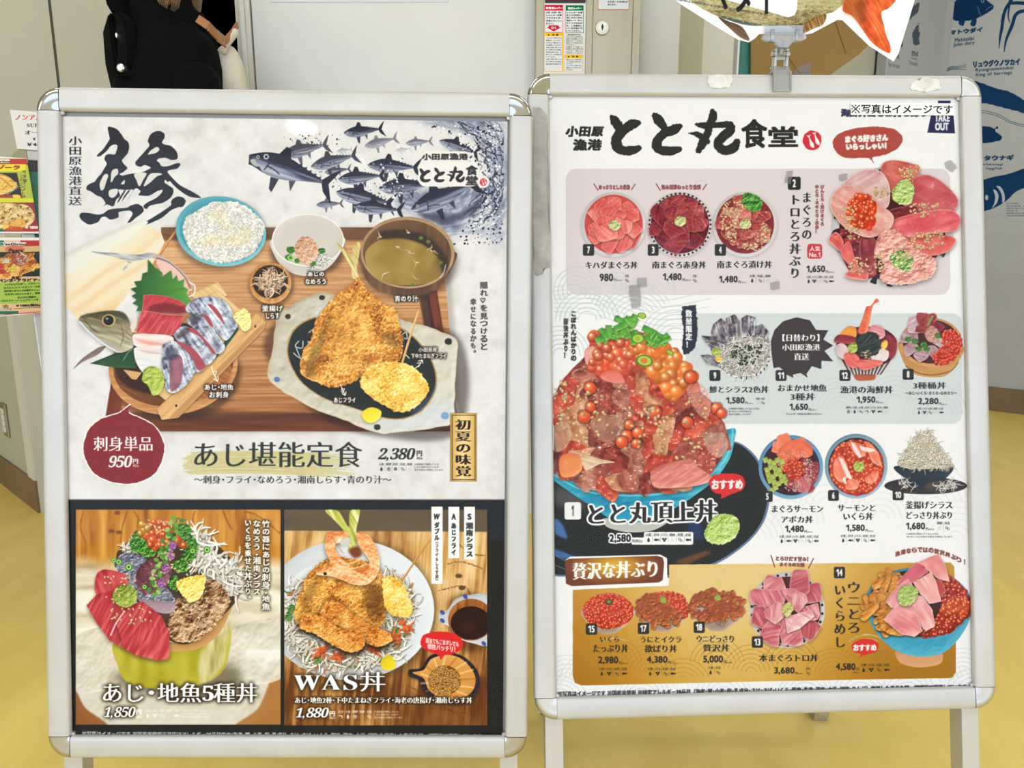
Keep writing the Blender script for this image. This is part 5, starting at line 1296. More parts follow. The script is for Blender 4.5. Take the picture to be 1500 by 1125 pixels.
def draw_right():
    c = Canvas(796, 132, 1444, 1036, 2., (240, 239, 236))
    c.T = (0, 0, 1)
    # pale pink and pale green panels, wave watermark
    c.rect(829, 247, 1392, 432, (220, 208, 207), rad=16, rough=.6)
    GW = (196, 206, 206)
    for x, y, n, r, a, b in ((845, 425, 5, 8, 150, 400), (905, 418, 3, 6, 180, 400), (968, 420, 3, 6, 150, 380), (860, 470, 6, 14, 180, 350), (820, 520, 6, 10, 190, 360), (930, 470, 7, 18, 200, 330), (990, 500, 6, 20, 190, 320)):
        waves(c, x, y, n, r, 6.5, 1.6, GW, .8, a, b)
    for k in range(7): c.brush([[(812, 420 + k * 6, 1.6), (880, 415 + k * 8, 1.6), (960, 440 + k * 9, 2), (1040, 425 + k * 12, 1.4)]], GW, .6, rough=.6)
    c.rect(1004, 459, 1409, 621, (208, 214, 212), rad=14, rough=.6)
    for x, y in ((1080, 590), (1150, 560), (1230, 600), (1310, 590), (1370, 610), (1060, 540)): waves(c, x, y, 6, 12, 7, 1.4, (196, 204, 202), .7, 185, 355)
    for x, y in ((1150, 770), (1210, 740), (1290, 760), (1370, 740), (1400, 790), (1100, 790)): waves(c, x, y, 6, 12, 9, 1.5, (226, 227, 225), .9, 185, 355)
    # header
    c.T = (800, 140, 3.75)
    c.text('小田原', 106, 166, 318, 228, INK, b=7, jit=.25, rough=1, ital=.12); c.text('漁港', 148, 238, 306, 304, INK, b=7, jit=.2, rough=1, ital=.06)
    logo(c, 345, 78, 720, 245)
    c.T = (1110, 140, 3.7515)
    c.text('食', -90, 128, 52, 290, INK, b=9, jit=.1); c.text('堂', 58, 168, 222, 284, INK, b=9, jit=.1)
    mark(c, 299, 246, 51)
    bub = [(412, 262), (440, 215), (520, 183), (640, 170), (750, 185), (795, 230), (775, 285), (700, 325), (630, 340), (640, 372), (604, 342), (500, 345), (440, 320)]
    c.poly(bub, (172, 72, 62), rough=3, rs=14)
    c.text('まぐろ好きさん', 480, 218, 718, 262, (248, 244, 240), b=7, slope=-.045, jit=.15); c.text('いらっしゃい！', 484, 262, 708, 302, (248, 244, 240), b=7, slope=-.03, jit=.15)
    c.text('海鮮弁当もお持ち帰り', 456, 72, 930, 118, (40, 44, 74), b=7)
    c.poly([(962, 60), (1072, 60), (1084, 208), (932, 204)], (38, 40, 82), sm=False); c.rect(990, 28, 1060, 42, (38, 42, 76))
    c.text('TAKE', 972, 100, 1056, 144, (235, 235, 235), b=5); c.text('OUT', 974, 148, 1050, 192, (235, 235, 235), b=5)
    # pale pink panel dishes
    c.T = (800, 140, 3.75)
    RD = (120, 48, 48)
    for t, a, b, l, r in (('あっさりとした赤身', 288, 462, 262, 488), ('旨み濃厚ねっとり食感', 634, 850, 604, 880)):
        c.text(t, a, 488, b, 518, RD, b=3.5, jit=.1); c.line([(l, 484), (l + 22, 520)], 5, RD); c.line([(r, 486), (r - 20, 516)], 5, RD)
    for cx, bc, cols, sd in ((371, (226, 222, 220), PINK, 3), (735, (214, 208, 206), DEEP, 5), (1092, (226, 222, 220), [(70, 18, 22), (130, 42, 44), (176, 72, 66), (214, 120, 108), (240, 180, 165)], 8)):
        c.oval(cx, 716, 182, 178, (90, 80, 78), .25, soft=8)
        c.lump(c.ell(cx, 708, 176, 178), [(160, 155, 152), (205, 202, 200), (238, 236, 234)], r=10, gain=1., sm=False)
        if cx == 735:
            for k in range(44): a = k * 6.283 / 44; c.oval(cx + 168 * math.cos(a), 708 + 170 * math.sin(a), 6, 6, (45, 40, 40))
        c.oval(cx, 706, 160, 162, cols[1])
        if cx < 1000:
            ring_slices(c, cx, 706, 160, 11, cols, .62, .36, sd); ring_slices(c, cx, 706, 160, 6, cols, .3, .34, sd + 1)
        else:
            ring_slices(c, cx, 706, 158, 12, cols, .66, .27, sd, .9); ring_slices(c, cx, 706, 150, 8, cols, .32, .26, sd + 1, .9)
            c.seeds([(980, 600), (1060, 570), (1080, 620), (1040, 720), (1060, 800), (1150, 800), (1190, 700), (1230, 760), (1150, 860), (1020, 800), (960, 720)], 190, 9, 3)
            c.lump([(1080, 545), (1130, 538), (1180, 570), (1176, 630), (1130, 636), (1080, 600)], [(30, 80, 30), (70, 140, 56), (140, 196, 100)], r=7, n=(20, 3.5), rough=12, seed=5)
        g = (375, 712) if cx == 371 else ((738, 690) if cx == 735 else (1094, 706))
        c.lump(c.ell(g[0], g[1], 34, 28, 0, 12), [(120, 130, 60), (176, 186, 116), (214, 218, 160), (238, 238, 200)], r=8, n=(12, 3.5), rough=7, shadow=.5, seed=cx)
    badge(c, '7', 202, 816, 264, 880); badge(c, '3', 558, 816, 618, 880); badge(c, '4', 926, 816, 988, 880)
    name(c, 'キハダまぐろ丼', 216, 910, 502, 952); name(c, '南まぐろ赤身丼', 582, 908, 878, 952); name(c, '南まぐろ漬け丼', 938, 906, 1240, 950)
    price(c, '980', 294, 978, 368, 1020); price(c, '1,480', 642, 976, 744, 1020); price(c, '1,480', 950, 990, 1052, 1032)
    icons(c, 430, 984, 28, 44, 's'); icons(c, 802, 984, 28, 44, 's'); icons(c, 1110, 984, 130, 44, 'wsg')
    # dish 2
    c.T = (1110, 140, 3.7515)
    badge(c, '2', 165, 446, 236, 518)
    name(c, 'まぐろの', 244, 532, 294, 790, vert=True); name(c, 'トロとろ丼ぶり', 172, 545, 236, 1004, vert=True)
    c.text('びんとろ・漬けまぐろ', 343, 490, 366, 716, RD, b=3, vert=True); c.text('中とろ・ネギとろ・赤身！', 314, 490, 337, 756, RD, b=3, vert=True)
    c.rect(272, 815, 354, 896, (196, 52, 56), rad=18, rough=3); c.text('人気', 284, 826, 344, 856, (245, 238, 234), b=2); c.text('No.1', 282, 862, 344, 888, (245, 238, 234), b=2)
    price(c, '1,650', 268, 934, 370, 976); icons(c, 264, 990, 156, 42, 'wigsf')
    cx, cy = 740, 725
    c.lump(c.ell(cx, cy, 338, 338), [(150, 146, 142), (200, 198, 196), (236, 234, 230)], r=14, gain=1., sm=False)
    for k in range(44):
        a = k * 6.283 / 44
        if k % 2: c.poly([(cx + 326 * math.cos(a), cy + 326 * math.sin(a)), (cx + 326 * math.cos(a + .1), cy + 326 * math.sin(a + .1)), (cx + 288 * math.cos(a + .1), cy + 288 * math.sin(a + .1)), (cx + 288 * math.cos(a), cy + 288 * math.sin(a))], (36, 36, 40), sm=False, rough=5)
    c.oval(cx, cy, 292, 292, (70, 26, 26))
    c.lump([(400, 780), (440, 730), (560, 760), (640, 820), (650, 980), (560, 1010), (500, 960), (450, 860)], DEEP, r=24, n=(40, 1.6), spec=.9, seed=3, mot=(50, .5))
    for P, q, sd, a in (([(390, 790), (430, 750), (470, 800), (460, 860), (420, 830)], PINK, 3, 30), ([(455, 860), (500, 800), (530, 880), (560, 960), (500, 930)], PINK[:4], 4, 60), ([(480, 990), (520, 950), (600, 960), (600, 1010), (540, 1010)], PINK, 5, 10), ([(570, 780), (640, 780), (650, 900), (600, 960), (560, 880)], DEEP, 6, 80),
                        ([(690, 370), (760, 355), (885, 385), (880, 440), (840, 540), (740, 540), (678, 430)], [(150, 50, 48), (192, 84, 76), (214, 116, 104), (232, 150, 136)], 7, 20),
                        ([(470, 500), (520, 440), (600, 405), (680, 420), (725, 500), (716, 610), (640, 620), (540, 560)], [(170, 110, 110), (206, 156, 154), (226, 190, 186), (242, 220, 216)], 8, -30),
                        ([(850, 460), (930, 435), (1020, 480), (1100, 570), (1070, 640), (900, 640), (800, 600), (860, 540)], [(150, 40, 52), (190, 76, 84), (212, 106, 110), (230, 150, 150)], 9, 25),
                        ([(700, 640), (860, 600), (880, 640), (720, 720)], DEEP, 19, 0),
                        ([(780, 730), (900, 760), (1060, 770), (1090, 800), (1040, 860), (940, 880), (860, 850)], PINK, 10, 0),
                        ([(700, 720), (780, 670), (900, 640), (1050, 625), (1112, 670), (1090, 740), (960, 760), (860, 780), (760, 760)], [(176, 46, 58), (214, 84, 92), (232, 124, 126), (246, 180, 178)], 11, -15),
                        ([(402, 620), (420, 530), (500, 490), (590, 530), (660, 590), (745, 660), (720, 740), (620, 780), (540, 760), (460, 710)], [(176, 84, 74), (212, 136, 124), (230, 176, 164), (244, 214, 204)], 12, 35)):
        c.lump(P, q, r=16, gain=.6, streak=(a, 130, 14, .3), spec=.35, shadow=.55, seed=sd, mot=(60, .25), edge=(q[-1], 3), bias=.48)
    c.roe([(500, 600), (570, 540), (640, 600), (620, 720), (540, 720), (500, 660)], 170, 15, 3, ((255, 110, 50), (220, 55, 20)))
    c.lump([(740, 530), (770, 480), (820, 460), (860, 510), (840, 590), (790, 600), (745, 575)], [(110, 140, 50), (160, 190, 96), (200, 222, 140), (228, 240, 180)], r=12, n=(16, 3.4), rough=9, shadow=.4, seed=3)
    c.lump([(640, 860), (680, 750), (760, 740), (830, 800), (900, 860), (980, 900), (960, 990), (860, 1030), (760, 1040), (670, 1010), (690, 930)], [(180, 96, 84), (222, 146, 130), (240, 184, 168), (250, 216, 204)], r=20, n=(24, 3), rough=10, shadow=.5, seed=8, mot=(60, .3), spec=.3)
    c.lump([(730, 880), (790, 850), (850, 890), (830, 970), (790, 960), (740, 930)], [(40, 80, 34), (90, 140, 60), (170, 200, 110), (230, 236, 190)], r=8, n=(16, 4), rough=12, seed=9)
    for x, y in ((770, 890), (800, 880), (790, 920), (830, 890), (760, 930)): c.oval(x, y, 15, 12, (150, 186, 90)); c.oval(x, y, 8, 6, (235, 240, 210))
    for P, n in (([(780, 400), (880, 390), (860, 460), (790, 440)], 32), ([(630, 500), (710, 510), (700, 560), (640, 540)], 26), ([(460, 640), (510, 600), (560, 780), (500, 790)], 44), ([(850, 590), (1000, 600), (900, 670), (840, 640)], 40), ([(860, 760), (1000, 740), (1010, 830), (860, 840)], 70), ([(510, 900), (600, 900), (590, 980), (510, 970)], 32), ([(640, 870), (690, 860), (680, 960), (640, 950)], 18), ([(740, 830), (860, 840), (840, 900), (750, 880)], 18)):
        c.seeds(P, n, 11, n, cols=((252, 232, 190), (220, 176, 120)))
    # left text and big bowl
    big_bowl(c)
    c.T = (800, 430, 4.1656)
    c.text('こぼれんばかりの', 150, 108, 186, 412, INK, b=5, vert=True, jit=.12); c.text('豪快丼ぶり！', 104, 150, 136, 394, INK, b=5, vert=True, jit=.12)
    c.poly([(832, 76), (912, 70), (918, 150), (926, 230), (912, 320), (890, 350), (845, 378), (828, 340), (838, 200), (826, 130)], (44, 46, 58), sm=False, rough=9, rs=9)
    c.text('数量限定！', 850, 98, 892, 330, (245, 245, 245), b=4, vert=True)
    c.T = (800, 640, 4.6875)
    badge(c, '1', 126, 448, 240, 568, True)
    c.text('とと丸頂上丼', 290, 448, 1172, 612, (40, 40, 38), b=10, style='m', slope=-.028, out=((246, 246, 244), 15), jit=.1)
    c.text('2,580', 434, 668, 582, 730, (35, 35, 35), b=5, out=((246, 246, 244), 10)); c.rect(586, 690, 1004, 740, (246, 246, 244), rad=12, rough=3); c.rect(672, 652, 1010, 740, (246, 246, 244), rad=12, rough=3)
    c.text('円(税込)', 590, 704, 660, 728, (60, 60, 60), b=1.5); icons(c, 676, 662, 326, 62, 'wkigsf')
    c.lump([(1085, 660), (1140, 560), (1200, 530), (1290, 540), (1330, 610), (1290, 700), (1200, 738), (1110, 720)], [(120, 150, 40), (166, 198, 86), (202, 226, 140), (230, 242, 180)], r=24, n=(26, 2.6), rough=10, seed=5, shadow=.4)
    c.poly([(1118, 310), (1150, 265), (1240, 250), (1330, 262), (1366, 310), (1350, 360), (1270, 395), (1195, 425), (1205, 400), (1140, 370)], (216, 46, 42), rough=6, rs=14); c.text('おすすめ', 1136, 292, 1350, 360, (250, 245, 240), b=7, jit=.1)
    # green panel dishes
    c.T = (1010, 430, 3.5714)
    c.oval(285, 330, 140, 118, (220, 218, 214)); 
    for k in range(30): a = k * .21; c.oval(285 + 132 * math.cos(a), 330 + 112 * math.sin(a), 4, 7, (60, 62, 80))
    c.lump([(110, 290), (140, 240), (300, 220), (410, 230), (412, 330), (340, 420), (240, 430), (150, 380)], [(90, 90, 84), (150, 148, 140), (196, 194, 186)], r=14, n=(20, 2))
    SK = [(40, 34, 38), (80, 72, 78), (132, 126, 132), (190, 186, 190), (232, 230, 232)]
    for P, a in (([(112, 210), (125, 160), (165, 128), (190, 150), (205, 230), (180, 260), (140, 240)], 70), ([(190, 130), (235, 108), (262, 140), (268, 240), (235, 270), (205, 240)], 85), ([(272, 130), (300, 112), (345, 125), (340, 190), (310, 240), (275, 220)], 95), ([(345, 170), (380, 160), (415, 200), (400, 240), (340, 240)], 110), ([(62, 220), (130, 225), (185, 250), (190, 300), (120, 290), (90, 260)], 20), ([(58, 322), (110, 318), (170, 360), (160, 382), (90, 365)], 20)):
        c.lump(P, SK, r=8, gain=.6, streak=(a, 60, 7, .55), mot=(26, .5), spec=.5, shadow=.5, seed=a, sm=False)
    c.strands([(170, 280), (230, 230), (390, 230), (412, 300), (360, 410), (250, 435), (160, 370)], 330, 36, 5.5, cols=((244, 243, 236), (180, 178, 168)), seed=4)
    c.seeds([(200, 290), (280, 270), (380, 270), (330, 370), (240, 360)], 90, 6, 4, cols=((60, 90, 40), (30, 50, 20)), asp=.8); c.lump(c.ell(140, 304, 24, 22), WASABI, r=8, n=(9, 3), rough=3); c.lump(c.ell(153, 342, 18, 18), FRYY, r=6, n=(8, 3), rough=3)
    # rough black disc: "today's" bowl
    lf = [(425, 250), (445, 190), (490, 145), (560, 124), (630, 140), (662, 190), (726, 192), (700, 240), (752, 272), (706, 300), (752, 355), (690, 352), (690, 395), (640, 380), (612, 420), (618, 440), (580, 415), (540, 425), (545, 442), (500, 420), (490, 400), (470, 385), (440, 390), (430, 320)]
    c.lump(lf, [(46, 40, 38), (60, 52, 50), (78, 70, 66)], r=12, gain=.3, n=(60, 1), sm=False, seed=3)
    W = (245, 245, 243)
    name(c, '【日替わり】', 486, 210, 680, 252, W); name(c, '小田原漁港', 484, 262, 684, 300, W); name(c, '直送', 546, 310, 626, 350, W)
    # seafood bowl
    c.lump([(776, 330), (1056, 330), (1040, 390), (990, 430), (960, 452), (880, 452), (850, 430), (800, 390)], [(150, 140, 134), (206, 200, 194), (234, 230, 226)], r=12, gain=.8)
    for k in range(11): x = 795 + k * 25; c.poly([(x, 345), (x + 11, 345), (918 + (x - 918) * .62 + 5, 425), (918 + (x - 918) * .62 - 3, 425)], (60, 44, 44), .9, sm=False)
    c.lump([(862, 425), (972, 425), (965, 452), (880, 456)], [(130, 56, 34), (180, 92, 60), (206, 120, 86)], r=6)
    c.poly([(770, 250), (850, 180), (1000, 180), (1080, 240), (1050, 350), (920, 390), (800, 350)], (70, 30, 30))
    for P, q, a in (([(790, 210), (830, 172), (870, 180), (868, 230), (810, 236)], [(200, 100, 30), (236, 150, 50), (250, 190, 90)], 20), ([(930, 200), (960, 166), (1010, 175), (1022, 225), (970, 240)], TORO, 20), ([(756, 250), (780, 216), (860, 226), (870, 262), (800, 262)], DEEP, 10), ([(1000, 250), (1040, 216), (1080, 235), (1085, 290), (1060, 340), (1010, 310)], DEEP, 30),
                    ([(762, 280), (800, 260), (840, 300), (830, 350), (780, 330)], [(180, 150, 150), (216, 196, 194), (240, 228, 226)], 40), ([(810, 320), (850, 305), (890, 340), (870, 390), (820, 370)], PINK, 50), ([(950, 330), (980, 290), (1040, 300), (1030, 350), (960, 360)], [(200, 170, 166), (232, 210, 206), (248, 236, 234)], 30), ([(880, 350), (930, 345), (1000, 350), (1010, 370), (930, 400), (885, 392)], PINK, 10)):
        c.lump(P, q, r=8, gain=.7, streak=(a, 40, 6, .4), shadow=.5, seed=int(a), spec=.3)
    c.lump([(870, 240), (900, 200), (980, 210), (1000, 260), (980, 320), (900, 330), (880, 290)], [(18, 24, 22), (40, 48, 44), (80, 90, 80)], r=8, n=(12, 4), rough=8, spec=.3)
    c.lump([(880, 195), (905, 130), (925, 70), (950, 62), (975, 28), (992, 40), (960, 62), (948, 120), (930, 200), (890, 210)], [(170, 50, 30), (216, 84, 54), (238, 124, 86), (248, 170, 130)], r=9, gain=.8, streak=(15, 12, 40, .4), spec=.3)
    for k in range(6): c.line([(886 + k * 7, 188 - k * 22), (915 + k * 6, 196 - k * 22)], 2.5, (176, 56, 34), .7)
    c.lump(c.ell(855, 284, 25, 28), WASABI, r=8, n=(9, 3), rough=3, shadow=.4); c.lump(c.ell(1020, 268, 16, 26, 20), FRYY, r=6, n=(8, 2)); c.seeds([(900, 300), (970, 300), (960, 350), (910, 350)], 30, 5, 3)
    # three-kinds tub
    c.lump([(1102, 250), (1112, 340), (1150, 400), (1200, 430), (1290, 438), (1350, 425), (1400, 370), (1425, 270)], [(150, 96, 44), (196, 142, 80), (222, 176, 114)], r=14, gain=.7, streak=(0, 90, 6, .3))
    c.line([(1130, 380), (1200, 416), (1290, 424), (1370, 400), (1405, 360)], 4, (110, 60, 24))
    c.lump(c.ell(1264, 255, 163, 128), [(150, 96, 44), (206, 152, 90), (232, 190, 130)], r=6, gain=.9, sm=False); c.oval(1264, 252, 148, 114, (70, 30, 26))
    ring_slices(c, 1230, 240, 120, 8, [(110, 70, 80), (160, 120, 126), (206, 176, 178), (236, 220, 220)], .7, .34, 4); ring_slices(c, 1250, 170, 60, 5, DEEP, .6, .6, 5)
    c.roe([(1330, 200), (1400, 200), (1420, 270), (1370, 350), (1290, 370), (1270, 320), (1320, 280)], 330, 8, 4, ((250, 96, 56), (206, 40, 24)))
    c.lump([(1230, 200), (1270, 170), (1305, 200), (1300, 250), (1250, 250)], [(140, 84, 70), (196, 146, 128), (226, 190, 176)], r=8, n=(10, 3), rough=5, shadow=.4); c.line([(1245, 165), (1270, 120)], 10, (110, 160, 70))
    for x, y in ((1145, 240), (1180, 250), (1200, 290), (1240, 290), (1300, 220), (1225, 265)): c.lump(c.ell(x, y, 18, 14), [(24, 70, 24), (60, 120, 44), (130, 176, 90)], r=5, n=(7, 4), rough=6)
    for t, x in (('9', 104), ('11', 450), ('12', 784), ('8', 1115)): y = 400 if t != '8' else 394; badge(c, t, x, y, x + 58, y + 57)
    name(c, '鯵とシラス2色丼', 104, 482, 414, 522); name(c, 'おまかせ地魚', 462, 474, 718, 514); name(c, '3種丼', 528, 520, 656, 560); name(c, '漁港の海鮮丼', 788, 482, 1064, 524); name(c, '3種桶丼', 1170, 462, 1342, 500)
    c.text('〜あじ・いくら・まぐろ・なめろう〜', 1128, 512, 1400, 530, INK, b=1.5)
    price(c, '1,580', 192, 542, 288, 580); price(c, '1,650', 524, 576, 620, 614); price(c, '1,950', 875, 538, 972, 576); price(c, '2,280', 1196, 546, 1302, 584)
    icons(c, 345, 544, 52, 38, 'gs'); icons(c, 815, 590, 228, 38, 'ewsbikg'); icons(c, 1186, 596, 146, 36, 'wisgf')
    for k, (t, x1) in enumerate((('※本製品で使用しているしらすは', 366), ('卵・かに・いかが混ざる', 324), ('漁法で採取しています', 320))): c.text(t, 204, 597 + k * 15, x1, 607 + k * 15, INK, b=.8)
    c.text('アレルギー内容はお尋ねください', 504, 624, 692, 636, INK, b=.8)
    # third row
    c.T = (1080, 620, 4.1667)
    BL = [(40, 84, 120), (84, 130, 168), (130, 172, 204), (196, 216, 232)]
    c.lump(c.ell(327, 268, 198, 196), BL, r=14, gain=1., sm=False); c.oval(327, 268, 176, 172, (24, 46, 66)); c.oval(325, 268, 168, 166, (60, 28, 26), soft=3)
    ring_slices(c, 330, 170, 100, 6, [(190, 70, 40), (226, 98, 62), (240, 130, 92), (250, 176, 146)], .7, .42, 5)
    c.lump([(270, 140), (340, 100), (440, 120), (460, 190), (400, 220), (300, 250), (240, 190)], [(200, 80, 50), (232, 108, 72), (246, 146, 110)], r=14, streak=(50, 60, 9, .35), mot=(50, .3), al=.9, seed=3)
    for k in range(22): x = 170 + (k % 5) * 25 + (k // 5) * 9; y = 225 + (k // 5) * 42 + (k % 3) * 9; c.lump([(x - 18, y - 12), (x + 12, y - 20), (x + 22, y + 10), (x - 6, y + 20)], [(96, 120, 30), (150, 172, 60), (196, 208, 110), (226, 228, 160)], r=6, sm=False, seed=k, shadow=.5)
    ring_slices(c, 400, 320, 100, 8, DEEP, .6, .45, 7); c.lump([(350, 340), (440, 330), (440, 410), (380, 420)], TORO[:4], r=10, streak=(60, 40, 8, .4), al=.8)
    c.roe([(280, 240), (370, 220), (400, 270), (380, 330), (320, 330), (285, 290)], 110, 11, 4, ((250, 104, 52), (204, 52, 22)))
    c.seeds([(400, 220), (460, 230), (470, 330), (420, 360)], 70, 6, 3, ((255, 245, 235), (225, 200, 180))); c.seeds([(300, 370), (380, 360), (380, 410), (300, 410)], 40, 6, 5, ((255, 245, 235), (225, 200, 180))); c.seeds([(240, 170), (420, 170), (420, 200), (240, 200)], 40, 5, 6, ((255, 235, 215), (240, 190, 160)))
    c.lump(c.ell(725, 262, 192, 198), [(50, 70, 84), (104, 136, 156), (160, 186, 200), (206, 220, 228)], r=12, gain=1., sm=False); c.oval(725, 264, 170, 176, (44, 40, 40)); c.oval(725, 268, 162, 166, (150, 44, 24))
    c.roe(c.ell(727, 268, 158, 166, 0, 20), 560, 13, 8, ((252, 110, 56), (206, 56, 24)), sm=False)
    for P, q in (([(690, 120), (760, 130), (780, 200), (720, 190)], 1), ([(780, 110), (850, 160), (880, 260), (820, 230)], 0), ([(590, 230), (640, 200), (680, 300), (640, 360), (590, 320)], 0), ([(780, 330), (860, 290), (850, 350), (800, 370)], 1), ([(680, 340), (740, 350), (730, 400), (660, 400)], 0)): c.lump(P, [(200, 80, 50), (232, 116, 84), (248, 160, 130), (252, 215, 200)], r=10, streak=(60, 40, 8, .4), seed=3 + q, shadow=.3, spec=.5)
    for P in ([(690, 115), (710, 120), (760, 200), (740, 210)], [(620, 215), (640, 215), (690, 310), (700, 340), (670, 330)], [(750, 140), (840, 160), (830, 175), (770, 170)], [(640, 345), (660, 330), (665, 375)]): c.poly(P, (244, 232, 228), .9, rough=4)
    c.lump(c.ell(742, 264, 34, 34), WASABI, r=12, n=(14, 3), rough=5, shadow=.4)
    # whitebait heap on plate
    c.lump(c.ell(1150, 382, 253, 52), [(22, 20, 20), (50, 47, 46), (86, 82, 80)], r=12, gain=.8, sm=False)
    c.lump([(962, 262), (1312, 266), (1260, 350), (1200, 400), (1100, 402), (1040, 350)], [(14, 20, 26), (36, 48, 58), (66, 84, 96)], r=14, gain=.7, streak=(0, 200, 14, .4)); c.poly([(1150, 370), (1240, 350), (1200, 400), (1150, 400)], (120, 84, 56), .6, soft=8)
    c.strands([(990, 350), (1060, 350), (1080, 400), (1000, 390)], 24, 30, 5, seed=3); c.strands([(1230, 360), (1350, 350), (1320, 400), (1220, 400)], 60, 34, 5, seed=4)
    hp = [(975, 240), (1020, 170), (1070, 100), (1110, 55), (1180, 55), (1220, 120), (1270, 190), (1318, 262), (1240, 275), (1100, 280), (1000, 268)]
    c.lump(hp, [(130, 120, 96), (186, 178, 156), (220, 214, 196)], r=22, n=(26, 2)); c.strands(hp, 620, 34, 5, cols=((248, 243, 228), (196, 184, 156)), seed=6, curl=1.2)
    badge(c, '5', 150, 414, 216, 480); badge(c, '6', 554, 408, 620, 474); badge(c, '10', 948, 404, 1016, 470)
    name(c, 'まぐろサーモン', 212, 500, 524, 546); name(c, 'アボカ丼', 268, 564, 462, 610); name(c, 'サーモンと', 612, 496, 842, 538); name(c, 'いくら丼', 648, 544, 828, 592); name(c, '釜揚げシラス', 1026, 474, 1314, 524); name(c, 'どっさり丼ぶり', 1032, 538, 1310, 586)
    price(c, '1,480', 292, 624, 406, 670); price(c, '1,580', 664, 618, 778, 664); price(c, '1,680', 1030, 606, 1146, 654)
    icons(c, 250, 684, 252, 48, 'wkigsf'); icons(c, 624, 680, 224, 48, 'wkisf'); icons(c, 1212, 600, 92, 56, 'gs')
    c.text('※本製品で使用しているしらすは', 1032, 670, 1226, 681, INK, b=.8); c.text('卵・かに・いかが混ざる漁法で採取しています', 1034, 687, 1314, 698, INK, b=.8)
    # gold panel
    c.T = (800, 800, 4.5455)
    gp = [(178, 290), (178, 880), (190, 915), (220, 931), (2700, 860), (2860, 840)]
    c.T = (0, 0, 1)
    def gold(X, Y): return ramp(.5 + .5 * np.cos((X - 1075) / 92) * .8 + .25 * (930 - Y) / 90 + .05 * (fbm(X / 30, Y / 30, 4) - .5), [(168, 112, 22), (192, 138, 40), (212, 168, 78), (228, 198, 124)])
    t = [(839, 864), (980, 858), (980, 827), (1080, 826), (1392, 824), (1398, 830), (1400, 985), (1394, 993), (1120, 998), (852, 1004), (842, 1000), (839, 990)]
    c.tex(t, gold, sm=False, rough=.5)
    waves_ = ((860, 1000), (900, 975), (950, 985), (1000, 1005), (1050, 975), (1100, 985), (1160, 975), (1220, 990), (1270, 970), (1330, 980), (1370, 1000), (1410, 990), (830, 1000), (1330, 1020), (1260, 1020), (1180, 1020), (1060, 1020), (940, 1022), (820, 1030), (1425, 1020))
    for x, y in waves_: waves(c, x, y, 6, 8, 6.5, 1.6, (214, 219, 217), .85, 190, 350)
    t2 = [(839, 940), (1400, 940), (1400, 985), (1394, 993), (1120, 998), (852, 1004), (842, 1000), (839, 990)]
    c.tex(t2, lambda X, Y: gold(X, Y), np.float32(1), sm=False)
    for x, y in waves_[:14]:
        c.clip = (840, 930, 1399, 992); waves(c, x, y, 6, 8, 6.5, 1.3, (166, 122, 40), .5, 190, 350); c.clip = None
    # gold title plate
    c.T = (800, 800, 4.5455)
    c.poly([(130, 92), (160, 70), (760, 56), (805, 80), (808, 220), (790, 262), (220, 275), (140, 262)], (246, 244, 240), sm=False)
    c.tex([(124, 100), (150, 84), (740, 64), (776, 76), (786, 110), (776, 225), (750, 242), (170, 266), (132, 250)], lambda X, Y: ramp(np.hypot((X - 450) / 330, (Y - 130) / 130), [(226, 186, 70), (200, 148, 40), (150, 88, 34), (110, 56, 30)]), sm=False)
    c.text('贅沢な丼ぶり', 174, 104, 742, 230, (248, 245, 238), b=9, style='m', slope=-.03, jit=.1)
    # bowls 15 17 18
    for x, r, y0 in ((412, 172, 440), (776, 174, 425), (1140, 178, 420)):
        c.lump([(x - r, y0 - 20), (x + r, y0 - 20), (x + r * .85, y0 + 60), (x + r * .4, y0 + 125), (x + r * .2, y0 + 145), (x - r * .2, y0 + 145), (x - r * .4, y0 + 125), (x - r * .85, y0 + 60)], [(90, 60, 50), (150, 120, 100), (204, 184, 168), (236, 226, 216)], r=12, gain=.8, grad=(0, -1, .6))
    c.lump(c.ell(412, 430, 168, 116), [(170, 48, 16), (214, 70, 30), (236, 100, 56)], r=14, gain=.6); c.roe(c.ell(412, 430, 164, 112, 0, 20), 480, 11, 3, ((255, 120, 72), (200, 44, 16)), sm=False)
    c.oval(418, 372, 26, 20, (70, 76, 40)); c.oval(418, 370, 14, 10, (130, 140, 80))
    c.roe([(690, 330), (800, 305), (900, 330), (942, 400), (930, 470), (850, 460), (790, 380)], 240, 11, 4, ((255, 120, 72), (200, 44, 16)))
    lumps(c, [(610, 390), (640, 345), (720, 335), (800, 380), (880, 450), (890, 490), (800, 520), (700, 520), (630, 470)], 56, 38, 18, UNI, 3)
    lumps(c, [(965, 400), (1000, 340), (1100, 295), (1200, 300), (1290, 350), (1310, 410), (1240, 480), (1120, 500), (1010, 480)], 95, 34, 17, UNI, 5)
    c.lump([(758, 350), (780, 325), (800, 370), (770, 378)], WASABI[:3], r=7, n=(9, 3)); c.lump([(1118, 345), (1142, 315), (1165, 352), (1135, 362)], WASABI[:3], r=7, n=(9, 3))
    badge(c, '15', 264, 514, 340, 590); badge(c, '17', 610, 510, 686, 586); badge(c, '18', 982, 502, 1056, 578)
    name(c, 'いくら', 360, 600, 486, 640); name(c, 'たっぷり丼', 314, 652, 546, 710); name(c, 'うにとイクラ', 630, 600, 900, 644); name(c, '欲ばり丼', 656, 656, 872, 710); name(c, 'ウニどっさり', 1002, 594, 1250, 642); name(c, '贅沢丼', 1044, 652, 1220, 704)
    price(c, '2,980', 346, 734, 480, 788); price(c, '4,380', 670, 732, 808, 784); price(c, '5,000', 1046, 728, 1178, 782)
